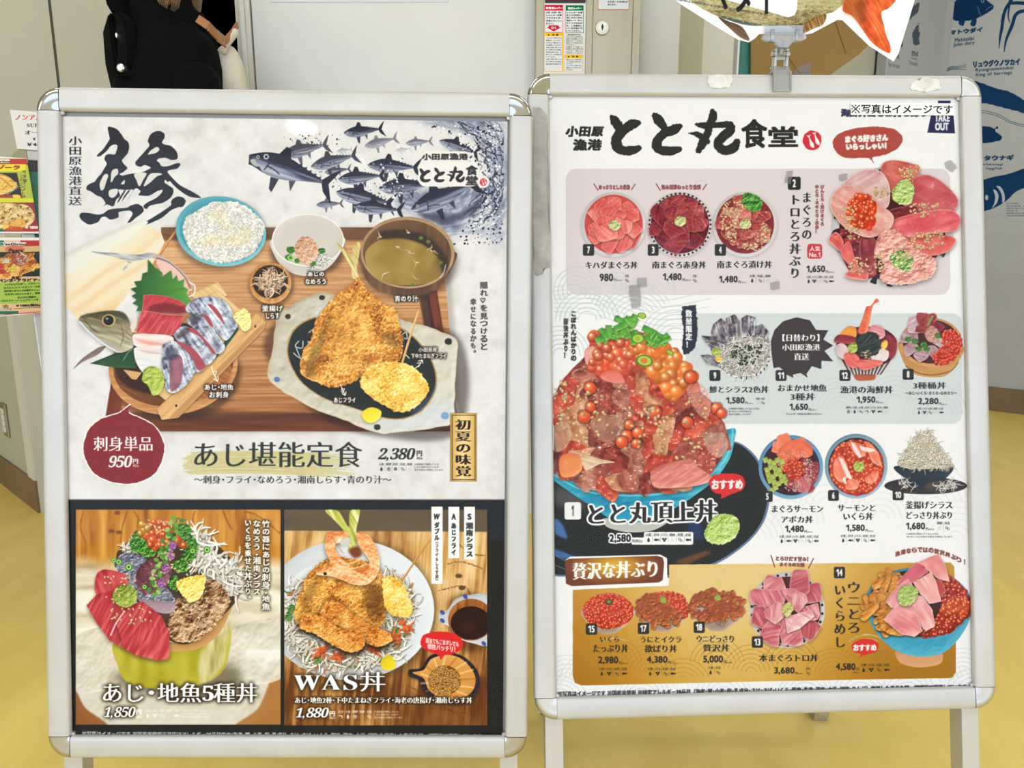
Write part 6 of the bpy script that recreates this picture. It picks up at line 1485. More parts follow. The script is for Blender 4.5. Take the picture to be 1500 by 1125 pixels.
    icons(c, 345, 808, 200, 56, 'wisf'); icons(c, 668, 808, 200, 56, 'wisf'); icons(c, 1070, 800, 100, 56, 'ws')
    # dish 13
    c.T = (1090, 790, 4.1667)
    c.text('とろけだす甘み！', 194, 100, 392, 132, RD, b=4, jit=.15, slope=.03); c.text('まぐろの王様', 218, 138, 370, 166, RD, b=4, jit=.15, slope=.03)
    c.line([(163, 98), (186, 168)], 6, RD); c.line([(422, 116), (392, 176)], 6, RD)
    c.lump(c.ell(262, 432, 232, 232), [(160, 150, 140), (206, 200, 196), (234, 230, 226)], r=10, gain=.9, sm=False)
    for k in range(26): a = k * 6.283 / 26 + .1; c.oval(262 + 216 * math.cos(a), 432 + 216 * math.sin(a), 8, 9, (40, 36, 40))
    c.oval(262, 432, 205, 205, (80, 24, 30))
    MG = [(110, 26, 42), (160, 54, 68), (192, 92, 100), (222, 140, 144), (244, 196, 196)]
    ring_slices(c, 262, 432, 225, 9, MG, .68, .36, 6, .2)
    for P, q, a in (([(120, 440), (200, 380), (260, 400), (240, 480), (190, 520), (130, 480)], TORO, 30), ([(222, 300), (300, 300), (380, 340), (390, 380), (330, 450), (290, 420), (250, 350)], TORO, 40), ([(250, 480), (330, 450), (412, 432), (430, 470), (340, 545), (264, 575)], [(196, 110, 120), (226, 160, 164), (246, 208, 206), (252, 232, 228)], -30)): c.lump(P, q, r=10, gain=.6, streak=(a + 60, 70, 12, .5), seed=int(a), shadow=.6, edge=(q[-1], 3), sm=False)
    for k in range(5): c.line([(270 + k * 22, 560 - k * 16), (300 + k * 20, 500 - k * 10), (330 + k * 18, 470 - k * 6)], 3, (205, 120, 125), .7); c.line([(250 + k * 20, 330), (290 + k * 18, 350 + k * 5), (300 + k * 12, 400)], 3, (246, 210, 208), .7)
    c.lump(c.ell(266, 428, 32, 44, 10), [(130, 130, 50), (180, 178, 90), (212, 208, 130), (236, 232, 180)], r=12, n=(14, 3), rough=6, shadow=.5)
    badge(c, '13', 47, 592, 115, 662); name(c, '本まぐろトロ丼', 92, 700, 452, 748); price(c, '3,680', 184, 780, 308, 826); icons(c, 372, 780, 36, 50, 's')
    # dish 14
    badge(c, '14', 548, 168, 616, 238)
    name(c, 'ウニとろ', 632, 258, 706, 574, vert=True); name(c, 'いくらめし', 552, 282, 618, 662, vert=True)
    c.poly([(655, 655), (680, 622), (740, 606), (800, 618), (822, 650), (806, 686), (750, 702), (705, 720), (712, 700), (668, 686)], (214, 46, 40), rough=4, rs=12); c.text('おすすめ', 666, 640, 808, 682, (250, 245, 240), b=5, jit=.1)
    price(c, '4,580', 560, 756, 680, 804, False); c.text('円', 684, 786, 702, 802, INK, b=1); c.text('(税込)', 662, 808, 704, 818, INK, b=.8); icons(c, 706, 758, 186, 54, 'wisf')
    c.lump([(930, 680), (1200, 690), (1206, 750), (1140, 776), (1040, 780), (950, 750)], [(170, 110, 70), (214, 156, 108), (236, 190, 146)], r=14, gain=.7)
    c.lump([(745, 330), (742, 420), (770, 510), (840, 610), (930, 680), (1060, 716), (1200, 700), (1290, 630), (1360, 530), (1395, 420), (1392, 350), (1050, 500)], [(18, 84, 112), (36, 128, 160), (60, 160, 190), (110, 192, 212), (180, 224, 232)], r=34, gain=.8, n=(30, .5), seed=4, grad=(-.3, -.5, .3))
    c.lump(c.ell(1066, 395, 326, 222, 4), [(30, 96, 124), (64, 142, 166), (120, 186, 202)], r=8, gain=.9, sm=False); c.oval(1066, 392, 308, 204, (60, 30, 20), rot=4)
    c.roe([(1200, 240), (1260, 230), (1340, 300), (1376, 390), (1350, 480), (1250, 560), (1120, 590), (1070, 570), (1180, 480), (1210, 380)], 620, 14, 5, ((236, 84, 50), (160, 34, 20)))
    c.roe([(1220, 400), (1360, 360), (1370, 430), (1260, 470)], 60, 15, 6, ((250, 120, 50), (214, 70, 20)))
    lumps(c, [(770, 300), (840, 210), (950, 190), (980, 230), (900, 330), (880, 420), (940, 560), (880, 560), (800, 500), (760, 420)], 42, 56, 24, UNIY, 4)
    for P, q, a in (([(1060, 140), (1150, 100), (1190, 90), (1230, 160), (1255, 260), (1180, 240), (1110, 180)], [(206, 100, 100), (228, 136, 132), (242, 178, 172), (250, 222, 218)], 60), ([(930, 270), (990, 200), (1050, 138), (1100, 160), (1125, 200), (1060, 245), (1000, 280)], [(170, 56, 70), (206, 92, 104), (228, 136, 142)], -40), ([(1150, 240), (1200, 250), (1230, 310), (1190, 380), (1150, 320)], [(150, 36, 40), (190, 66, 66), (214, 110, 106)], 50),
                    ([(1030, 265), (1140, 200), (1170, 250), (1205, 380), (1130, 395), (1080, 340)], [(214, 120, 120), (236, 160, 154), (246, 204, 198), (250, 230, 226)], 60), ([(862, 380), (930, 290), (1000, 240), (1030, 280), (1010, 360), (960, 400), (900, 420)], [(190, 90, 96), (220, 130, 134), (238, 172, 172), (248, 212, 208)], -50), ([(1000, 400), (1040, 330), (1090, 350), (1150, 430), (1165, 530), (1110, 560), (1030, 480)], [(206, 110, 112), (232, 152, 150), (246, 200, 196), (250, 232, 228)], 60),
                    ([(850, 490), (920, 410), (1010, 400), (1060, 470), (1090, 560), (1040, 595), (960, 580), (900, 530)], [(196, 84, 92), (222, 128, 130), (240, 172, 170), (250, 214, 210)], 30)):
        c.lump(P, q, r=12, gain=.6, streak=(a, 120, 14, .35), seed=int(abs(a)) + len(P), shadow=.6, sm=False, rough=3, edge=((250, 232, 226), 3), mot=(60, .2))
    c.lump([(935, 340), (960, 290), (1010, 278), (1062, 310), (1050, 365), (1000, 410), (960, 400), (940, 370)], [(100, 130, 40), (150, 176, 76), (190, 208, 120), (220, 232, 160)], r=12, n=(16, 3), rough=9, shadow=.5)
    T = '漁港ならではの贅沢丼ぶり！'
    for k, ch in enumerate(T):
        t = k / (len(T) - 1); x = 938 + 408 * t; y = 100 - 150 * t * (1 - t) * 1.0 + 42 * t * t - 6
        c.text(ch, x - (17 if ch != '！' else 4), y - 17, x + (15 if ch != '！' else 4), y + 15, (120, 50, 40), b=4, slope=-.35 + .9 * t)
    c.T = (0, 0, 1)
    c.text('※写真はイメージです ※国産米使用 ※特定アレルギー28品目（海老・蟹・小麦・卵・乳成分・さけ・さば・いくら・豚肉・牛肉・鶏肉・大豆・胡麻・りんご）使用した商品を同一調理場で調理しています。', 817, 1012.5, 1419, 1020.5, (40, 40, 40), b=.8, slope=-.0175)
    return c
# ================================================================== the setting
def plan_wall(name, p, q, z0, z1, thick, m, **k):
    """wall standing on the floor plan from p to q (front face on the line, body behind, away from the camera)"""
    p, q = Vector((p[0], p[1], 0)), Vector((q[0], q[1], 0)); d = (q - p).normalized(); n = Vector((-d.y, d.x, 0))
    if n.y < 0 and abs(n.y) > .01: n = -n
    bm = B(); a, b = p, q; c, e = q + n * thick, p + n * thick
    v = [bm.verts.new((s.x, s.y, z)) for z in (z0, z1) for s in (a, b, c, e)]
    for f in ((0, 1, 2, 3), (7, 6, 5, 4), (0, 4, 5, 1), (1, 5, 6, 2), (2, 6, 7, 3), (3, 7, 4, 0)): bm.faces.new([v[i] for i in f])
    return obj(name, bm, m, kind='structure', **k)


bm = B(); box(bm, -4.6, 5.2, -4.6, 6.5, -.08, 0); obj('floor', bm, M['floor'], kind='structure')
bm = B(); box(bm, -4.6, 5.2, -2.6, 6.5, CEIL, CEIL + .08); obj('ceiling', bm, M['ceil'], kind='structure')
XA = lambda px, py, Y: at(px, py, Y).x
YB = 2.40
cA = at(60, 750, YB)                                      # the corner where the left wall turns away
xd0, xd1 = XA(203, 60, YB), XA(347, 20, YB)               # the dark doorway
xj = XA(371, 60, YB); xb = XA(785, 60, YB); xr = XA(995, 60, YB)
HT = CEIL
plan_wall('wall_back_left', (cA.x, YB), (xd0, YB), 0, HT, .12, M['wall2'])
# steel joint strip let into the left wall (slightly proud)
xs = XA(79, 60, YB)
bm = B(); box(bm, xs - .0035, xs + .0035, YB - .002, YB + .01, .1, HT - .01); obj('trim_1', bm, M['steeld'], kind='structure')
# doorway: jamb, head and the unlit room behind it
j = empty('door_1', (xd1, YB, 0), kind='structure')
bm = B(); box(bm, 0, .016, -.015, .12, 0, 2.1, .002); obj('door_jamb', bm, M['jamb'], j)
bm = B(); box(bm, .016, .03, -.028, .12, 0, 2.1, .003); obj('jamb_stop', bm, M['panel'], j)
bm = B(); box(bm, .03, xj - xd1, -.018, .12, 0, HT, .002); obj('jamb_post', bm, M['jamb'], j)
bm = B(); box(bm, xd0 - xd1, .03, -.01, .12, 2.1, HT); obj('door_head', bm, M['wall2'], j)
bm = B(); box(bm, xd0 - xd1, xd0 - xd1 + .02, -.012, .12, 0, 2.1, .002); obj('door_jamb', bm, M['jamb'], j)
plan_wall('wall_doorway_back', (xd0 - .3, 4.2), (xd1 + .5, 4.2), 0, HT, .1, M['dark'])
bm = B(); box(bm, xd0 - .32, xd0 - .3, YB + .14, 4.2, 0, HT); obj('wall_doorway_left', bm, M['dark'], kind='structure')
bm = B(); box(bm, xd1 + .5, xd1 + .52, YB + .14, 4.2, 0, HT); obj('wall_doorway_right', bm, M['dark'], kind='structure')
bm = B(); box(bm, xd0 - .3, xd1 + .5, YB + .14, 4.2, 0, .004); box(bm, xd0 - .3, xd1 + .5, YB + .14, 4.2, HT - .004, HT - .0005); obj('trim_2', bm, M['dark'], kind='structure')  # black skins on floor and ceiling, painted darkness of the room
# white panel and walls to the right
bm = B(); box(bm, xj + .004, xb, YB - .012, YB + .12, 0, HT, .004); obj('wall_back_panel', bm, M['panel'], kind='structure')
plan_wall('wall_back_right', (xb, YB), (xr, YB), 0, HT, .12, M['wall'])
p1 = at(1030, 60, 2.62); p2 = at(1086, 60, 2.70); p3 = at(1276, 60, 3.30)
plan_wall('wall_return', (xr, YB), (p1.x, 2.62), 0, HT, .1, M['wall2'])
plan_wall('wall_return_far', (p1.x, 2.62), (p2.x, 2.70), 0, HT, .1, M['wall'])
fc = Vector((2.285, 4.19, 0)); fl = Vector((1.866, 3.93, 0)); fr = fc + Vector((.78, -.63, 0)).normalized() * 2.2
plan_wall('wall_far', (p2.x, 2.70), (fl.x - .02, 4.0), 0, HT, .1, M['wall2'])
plan_wall('wall_mural_left', fl, fc, .12, HT, .05, M['wallg'])
plan_wall('wall_mural_right', fc, fr, .13, HT, .05, M['wallg'])
plan_wall('baseboard_right', fc + Vector((-.008, -.01, 0)), fr + Vector((-.008, -.01, 0)), 0, .13, .06, M['base'])
plan_wall('baseboard_left', fl + Vector((0, -.01, 0)), fc + Vector((0, -.01, 0)), 0, .12, .06, M['base'])
# left wall beyond the corner, seen past the sign stand
ld = Vector((-.25, .23, 0)).normalized(); lf = Vector((cA.x, YB, 0)); le = lf + ld * 3.2
plan_wall('wall_left', lf, le, .115, HT, .1, M['wall2'])
plan_wall('baseboard_back', lf + Vector((-.006, -.006, 0)), le + Vector((-.006, -.006, 0)), 0, .115, .1, M['base'])
plan_wall('trim_3', lf + ld * .004 + Vector((-.004, -.005, 0)), lf + ld * .075 + Vector((-.004, -.005, 0)), .115, HT - .01, .02, M['jamb'])
# the rest of the shop around the camera; rear left open to add frontal light from the world
plan_wall('wall_far_left', (-4.5, 6.3), (5.1, 6.3), 0, HT, .1, M['wall'])
bm = B(); box(bm, -4.6, -4.5, -2.6, 6.4, 0, HT); obj('wall_side_left', bm, M['wall'], kind='structure')
bm = B(); box(bm, 5.1, 5.2, -2.6, 6.4, 0, HT); obj('wall_side_right', bm, M['wall'], kind='structure')

for i, (x, y, k) in enumerate(LAMPS):
    r = empty('ceiling_light', (x, y, CEIL), label='white recessed strip light in the ceiling, %s' % (['left of the camera', 'above the camera', 'right of the camera', 'behind the left sign stand', 'behind the right sign stand', 'by the left wall of the shop', 'by the right wall of the shop', 'in front of the sea life wall'][i]), cat='ceiling light', group='ceiling strip lights')
    bm = B(); box(bm, -.6, .6, -.16, .16, -.03, -.001, .004); obj('housing', bm, M['lampw'], r)
    bm = B(); box(bm, -.575, .575, -.14, .14, -.0335, -.0305); obj('diffuser', bm, M['glow'], r)
DL = [(-1.14, -2.2)]
for i, (x, y) in enumerate(DL):
    r = empty('downlight', (x, y, CEIL), label='small round downlight in the ceiling behind the camera', cat='ceiling light')
    bm = B(); lathe(bm, [(.1, -.001), (.1, -.012), (.085, -.014), (.085, -.008)], 32); obj('rim', bm, M['lampw'], r, smooth=True)
    bm = B(); lathe(bm, [(.082, -.006), (.082, -.0135)], 32); obj('lens', bm, M['spot'], r)

# ================================================================== sign stands
def board_frame(p, Hb):
    """world matrix of a stand face from its measured pose (x right, y away, z up; origin at the centre)"""
    rx, ry, rz = p[:3]; cx, sx, cy, sy, cz, sz = math.cos(rx), math.sin(rx), math.cos(ry), math.sin(ry), math.cos(rz), math.sin(rz)
    R = (np.array([[cz, -sz, 0], [sz, cz, 0], [0, 0, 1]]) @ np.array([[cy, 0, sy], [0, 1, 0], [-sy, 0, cy]]) @ np.array([[1, 0, 0], [0, cx, -sx], [0, sx, cx]]))
    c, s = math.cos(PITCH), math.sin(PITCH)
    W = lambda v: Vector((v[0], v[2] * c + v[1] * s, -v[2] * s + v[1] * c))
    ex = W(R @ np.array([1, 0, 0])).normalized(); ez = W(R @ np.array([0, 1, 0])); ez = (ez - ex * ez.dot(ex)).normalized(); ey = ez.cross(ex)
    O = W(np.array(p[3:])) + Vector((0, 0, CAM_Z))
    m = Matrix((ex, ey, ez)).transposed().to_4x4(); m.translation = O
    return m


BW, BH = .645, .89
RW = .0305                                               # width of a snap rail
POSE_L = (-0.041444, -0.013155, -0.007262, -0.298359, -0.061533, 0.978216)
POSE_R = (0.02023, -0.03757, 0.009887, 0.348221, -0.010406, 1.024757)


def rail_section():
    """across the rail: u from the outer edge inwards, y depth"""
    return [(0, .016), (0, .0045), (.0012, .002), (.0035, .0006), (.007, 0), (.025, .0002), (.028, .001), (.0298, .003), (.0305, .0055), (.0305, .0072), (.0285, .0072), (.0285, .016)]


def stand(name, label, pose, caps, cover_mat, foot_dx):
    mw = board_frame(pose, BH)
    # the root stands on the floor under the middle of the front legs, turned like the board
    zl = (-mw.translation.z) / (mw.to_3x3() @ Vector((0, 0, 1))).z          # local z where the board plane meets the floor
    base = mw @ Vector((0, 0, zl)); rm = mw.copy(); rm.translation = base
    root = empty(name, mw=rm, label=label, cat='sign stand')
    dz = -zl                                                               # shift from board centre to root
    X, Z = BW / 2, BH / 2
    sec = rail_section()
    def P(x, y, z): return Vector((x, y, z + dz))
    E = RW + .0005
    for side in ('top', 'bottom', 'left', 'right'):
        bm = B()
        if side in ('top', 'bottom'):
            s = 1 if side == 'top' else -1
            A = [P(-X + E, y, s * (Z - u)) for u, y in sec]; C = [P(X - E, y, s * (Z - u)) for u, y in sec]
        else:
            s = 1 if side == 'right' else -1
            A = [P(s * (X - u), y, -Z + E) for u, y in sec]; C = [P(s * (X - u), y, Z - E) for u, y in sec]
        sweep(bm, None, A, C); obj('frame_rail', bm, M['alu'], root, smooth=True)
    csec = [(0.0005, .0165), (0.0005, .004), (.0018, .0014), (.004, -.0002), (.006, -.0012), (.010, -.0008), (.0185, -.0004), (.0255, -.0004), (.0302, .001), (.0302, .0165)]
    for (sx, sz), mk in zip(((-1, 1), (1, 1), (1, -1), (-1, -1)), caps):
        bm = B(); cx, cz = sx * (X - RW), sz * (Z - RW); prev = None; n = 14
        for k in range(n + 1):
            a = math.pi / 2 * k / n
            ring = [bm.verts.new(P(cx + sx * (RW - u) * math.cos(a), y, cz + sz * (RW - u) * math.sin(a))) for u, y in csec]
            if prev:
                for i in range(len(csec) - 1): bm.faces.new((prev[i], prev[i + 1], ring[i + 1], ring[i]))
                bm.faces.new((prev[-1], prev[0], ring[0], ring[-1]))
            else: bm.faces.new(ring)
            prev = ring
        bm.faces.new(prev[::-1])
        bmesh.ops.remove_doubles(bm, verts=bm.verts, dist=1e-6)
        obj('corner_cap', bm, M[mk], root, smooth=True, label={'chrome': 'shiny chrome corner', 'dull': 'scuffed dull metal corner'}[mk])
    # tray behind the poster, and small inner corner stubs
    bm = B(); box(bm, -X + .012, X - .012, .0105, .0155, -Z + .012 + dz, Z - .012 + dz); obj('back_panel', bm, M['gask'], root)
    for sx in (-1, 1):
        for sz in (-1, 1):
            bm = B(); lathe(bm, [(.003, 0), (.0036, .001), (.0036, .006)], 12, Matrix.Translation((sx * (X - RW - .001), .003, sz * (Z - RW - .001) + dz)) @ Matrix.Rotation(-math.pi / 2, 4, 'X') @ Matrix.Translation((0, 0, .002)))
            obj('corner_stub', bm, M['dull'], root, smooth=True)
    bm = B(); bm.faces.new([bm.verts.new((x, .0080, z + dz)) for x, z in ((-X + .0255, -Z + .0255), (X - .0255, -Z + .0255), (X - .0255, Z - .0255), (-X + .0255, Z - .0255))]); obj('clear_cover', bm, cover_mat, root, label='clear plastic film over the poster')
    # legs: two behind the face, two splayed behind, hinges, stays
    inv = rm.inverted()
    for s in (-1, 1):
        x = s * (X - foot_dx - .0125)
        bm = B(); box(bm, x - .0125, x + .0125, .0168, .0448, .012, Z + dz - .01, .0015); leg = obj('leg', bm, M['alur'], root)
        bm = B(); box(bm, x - .0138, x + .0138, .0155, .0462, .0, .014, .002); obj('foot_cap', bm, M['rubber'], leg)
    top = P(0, .062, Z - .03); up_w = rm.to_3x3() @ Vector((0, 0, 1))
    for s in (-1, 1):
        x = s * (X - foot_dx - .045)
        a = Vector((x, .060, top.z)); w0 = rm @ a; foot = Vector((w0.x, base.y + .46, .012)); b = inv @ foot
        bm = B(); bar(bm, a, b, .025, .022, up=(0, 1, 0)); rl = obj('rear_leg', bm, M['alur'], root)
        fb = inv @ Vector((w0.x, base.y + .46, .0005)); ft = inv @ Vector((w0.x, base.y + .453, .03)); bm = B(); bar(bm, ft, fb, .028, .028, up=(0, 1, 0)); obj('foot_cap', bm, M['dull'], rl)
        bm = B(); box(bm, x - .02, x + .02, .044, .075, top.z - .03, top.z + .03, .003); obj('hinge', bm, M['steel'], root)
        # folding stay between front and rear leg
        h = .295; wa = rm @ Vector((s * (X - foot_dx + .002), .035, h)); t = (h * 1.0) / top.z
        wr = (rm @ a).lerp(foot, 1 - t * .97); la, lb = inv @ wa, inv @ Vector((wa.x, wr.y, wr.z)); bm = B(); bar(bm, la, lb, .004, .022); sb = obj('stay_bar', bm, M['steeld'], root)
        bm = B()
        for dzz in (-.006, .006): tube(bm, [la + Vector((s * .001, .004, dzz)), la + Vector((s * .005, .004, dzz))], .0028, 10)
        obj('rivet', bm, M['screw'], sb, smooth=True)
    for zz in (.31, .93):
        t = (zz * 1.0) / top.z; pa = (rm @ Vector((-(X - foot_dx - .045), .060, top.z))).lerp(Vector(((rm @ Vector((-(X - foot_dx - .045), .060, top.z))).x, base.y + .46, .012)), 1 - t)
        pb = (rm @ Vector(((X - foot_dx - .045), .060, top.z))).lerp(Vector(((rm @ Vector(((X - foot_dx - .045), .060, top.z))).x, base.y + .46, .012)), 1 - t)
        bm = B(); bar(bm, inv @ pa, inv @ pb, .02, .02); obj('cross_bar', bm, M['alur'], root)
    return root, mw, rm, dz


def local_of(mw, px, py, y):
    """a pixel of the photograph on the board's plane at local depth y -> local x, z"""
    Pn = mw @ Vector((0, y, 0)); N = (mw.to_3x3() @ Vector((0, 1, 0))).normalized(); q = mw.inverted() @ onplane(px, py, Pn, N)
    return q.x, q.z


def board_sheet(name, mw, x0, x1, z0, z1, y, rgbfn, label, cat, thick=.0003, res=2200, parent=None, glossy=.6, gain=1.):
    """a flat printed sheet in the board's plane, with its own Empty-free root at its lower edge"""
    base = mw.copy(); base.translation = mw @ Vector(((x0 + x1) / 2, y, z0)); w, h = x1 - x0, z1 - z0
    src = [(0, 0), (1, 0), (1, 1), (0, 1)]; dst = [to_px(mw @ Vector((x, y, z))) for x, z in ((x0, z1), (x1, z1), (x1, z0), (x0, z0))]
    Hm = homog(src, dst); c = rgbfn(); k = res / h; rgb = np.minimum(c.final(int(w * k), int(h * k), Hm) * gain, .985)
    bm = B(); sheet(bm, [(-w / 2, 0, 0), (w / 2, 0, 0), (w / 2, 0, h), (-w / 2, 0, h)], thick, (0, -1, 0))
    o = obj(name, bm, [printed(name, rgb, glossy), M['edge']]); o.matrix_world = base
    return tag(o, label=label, cat=cat)


SL, mwL, rmL, dzL = stand('sign_stand', 'left silver A-frame sign stand with four chrome corners', POSE_L, ('chrome', 'chrome', 'chrome', 'chrome'), M['cover'], .0125)
SR, mwR, rmR, dzR = stand('sign_stand', 'right silver A-frame sign stand with a clear clip on top', POSE_R, ('chrome', 'dull', 'dull', 'dull'), M['cover'], .0155)
yP = .0088
a = [local_of(mwL, *q, yP) for q in ((92.5, 170.5), (738, 178), (96, 1079), (742, 1079))]
board_sheet('poster', mwL, (a[0][0] + a[2][0]) / 2, (a[1][0] + a[3][0]) / 2, -BH / 2 + .027, (a[0][1] + a[1][1]) / 2, yP, draw_left,
            'set meal poster with brush-written fish name, tray photo and two bowls on black', 'poster', gain=1.02)
board_sheet('poster', mwR, -BW / 2 + .0262, BW / 2 - .0262, -BH / 2 + .0262, BH / 2 - .0262, yP, draw_right,
            'large white Japanese rice bowl menu poster with many numbered bowls and prices', 'poster', gain=.965)


def on_board(name, mw, rm, px_pts, y, thick, m, parent, smooth_=False, **k):
    """a thin irregular patch stuck on the board at local depth y; outline measured in the photograph"""
    inv = rm.inverted(); q = [inv @ (mw @ Vector((*[v for v in (local_of(mw, a, b, y)[0],)], y, local_of(mw, a, b, y)[1]))) for a, b in px_pts]
    bm = B(); a_ = [bm.verts.new(v) for v in q]; b_ = [bm.verts.new(v + Vector((0, -thick, 0))) for v in q]; n = len(q)
    bm.faces.new(a_[::-1]); bm.faces.new(b_)
    for i in range(n): bm.faces.new((a_[i], a_[(i + 1) % n], b_[(i + 1) % n], b_[i]))
    bmesh.ops.triangulate(bm, faces=[f for f in bm.faces if len(f.verts) > 4])
    return obj(name, bm, m, parent, **k)


def torn(pts, seed, amp=1.2, n=4):
    rs = np.random.RandomState(seed); out = []
    for i in range(len(pts)):
        a, b = np.array(pts[i], float), np.array(pts[(i + 1) % len(pts)], float)
        for k in range(n): out.append(tuple(a + (b - a) * k / n + rs.randn(2) * amp * (k > 0)))
    return out


on_board('torn_tape', mwR, rmR, torn([(1037, 112), (1068, 111), (1074, 116), (1068, 129), (1041, 129), (1036, 122)], 1), 0, .0006, M['tapew'], SR, label='torn white tape on the top rail')
on_board('torn_tape', mwR, rmR, torn([(1333, 130), (1342, 117), (1358, 113), (1376, 118), (1380, 128), (1362, 134), (1345, 134)], 2), 0, .0007, M['tapew'], SR, label='crumpled white tape near the right end of the top rail')
on_board('tape_residue', mwR, rmR, torn([(780, 158), (790, 157), (802, 170), (804, 280), (806, 392), (795, 392), (795, 402), (786, 405), (782, 398), (781, 300)], 3, .7, 7), 0, .0004, M['residue'], SR, label='grey peeling tape down the left rail')
for P_, sd in (([(1383, 238), (1394, 235), (1402, 246), (1396, 252), (1386, 247)], 1), ([(1229, 256), (1242, 254), (1240, 264), (1230, 265)], 2), ([(1152, 252), (1162, 250), (1158, 270), (1149, 268)], 3), ([(1128, 414), (1142, 412), (1142, 423), (1130, 425)], 4), ([(933, 407), (947, 406), (948, 420), (934, 420)], 5), ([(921, 418), (937, 417), (938, 450), (925, 452)], 6), ([(1049, 910), (1062, 910), (1061, 918), (1050, 918)], 7)):
    on_board('tape_scrap', mwR, rmR, torn(P_, sd, .6, 3), .0077, .0002, M['tape'], SR, label='scrap of old clear tape')


def draw_strip():
    c = Canvas(1236, 144, 1404, 174, 5., (242, 242, 240)); c.T = (960, 0, 2.7778)
    c.text('※写真はイメージです', 797, 424, 1210, 462, (28, 28, 30), b=1.6, slope=.006)
    return c


a = [local_of(mwR, *q, .0074) for q in ((1246, 151), (1397, 151), (1397, 169), (1246, 168))]
st = board_sheet('paper_strip', mwR, a[0][0], a[1][0], a[2][1], a[0][1], .0074, draw_strip, 'white paper strip with black writing at the top right of the bowl menu', 'paper strip', .0002, 160)

# ================================================================== clip and fish sign on the right stand
O = at(1144, 106, 1.0)
ct = mwR @ Vector((local_of(mwR, 1144, 118, 0)[0], 0, BH / 2))                       # top edge of the rail at the clip
K = empty('sign_clip', mw=Matrix.Translation(ct), label='clear plastic swivel clip on top of the right stand, gripping the fish sign', cat='clip')
kf = K.matrix_world.inverted() @ mwR; kf.translation = (0, 0, 0)
bm = B(); box(bm, -.0125, .0125, -.0045, -.0012, -.027, .004, .001, kf); box(bm, -.0125, .0125, .0165, .020, -.02, .004, .001, kf); box(bm, -.0125, .0125, -.0045, .020, .0012, .0045, .001, kf)
box(bm, -.0125, -.0105, -.0065, -.004, -.026, .001, 0, kf); box(bm, .0105, .0125, -.0065, -.004, -.026, .001, 0, kf)
obj('clamp', bm, M['acryl2'], K)
bm = B(); box(bm, -.010, -.0065, 0, .012, .004, .034, .001); box(bm, .0065, .010, 0, .012, .004, .034, .001); box(bm, -.006, .006, .003, .009, .018, .024, .001); tube(bm, [(-.0125, .006, .027), (.0125, .006, .027)], .0042, 14)
obj('arm', bm, M['acryl'], K)
bm = B(); tube(bm, [(0, .006, .026), (0, .006, .043)], [.0045, .0042], 12); tube(bm, [(-.013, .006, .008), (.013, .006, .008)], .0022, 10); obj('pivot', bm, M['acryl2'], K)
bm = B(); pr = [(-.031, .045), (-.026, .042), (-.012, .040), (-.006, .033), (.006, .033), (.012, .040), (.026, .042), (.031, .045), (.028, .051), (.024, .0525), (-.024, .0525), (-.028, .051)]
sweep(bm, None, [(x, -.0045, z) for x, z in pr], [(x, .0025, z) for x, z in pr]); box(bm, -.0265, .0265, -.003, -.0015, .050, .0625, .0006); box(bm, -.0265, .0265, .0012, .0027, .050, .0625, .0006)
for x in (-.017, .017): box(bm, x - .0022, x + .0022, -.0065, .004, .042, .056, .0006)
obj('grip', bm, M['acryl'], K)

YF = ct.y + .0003


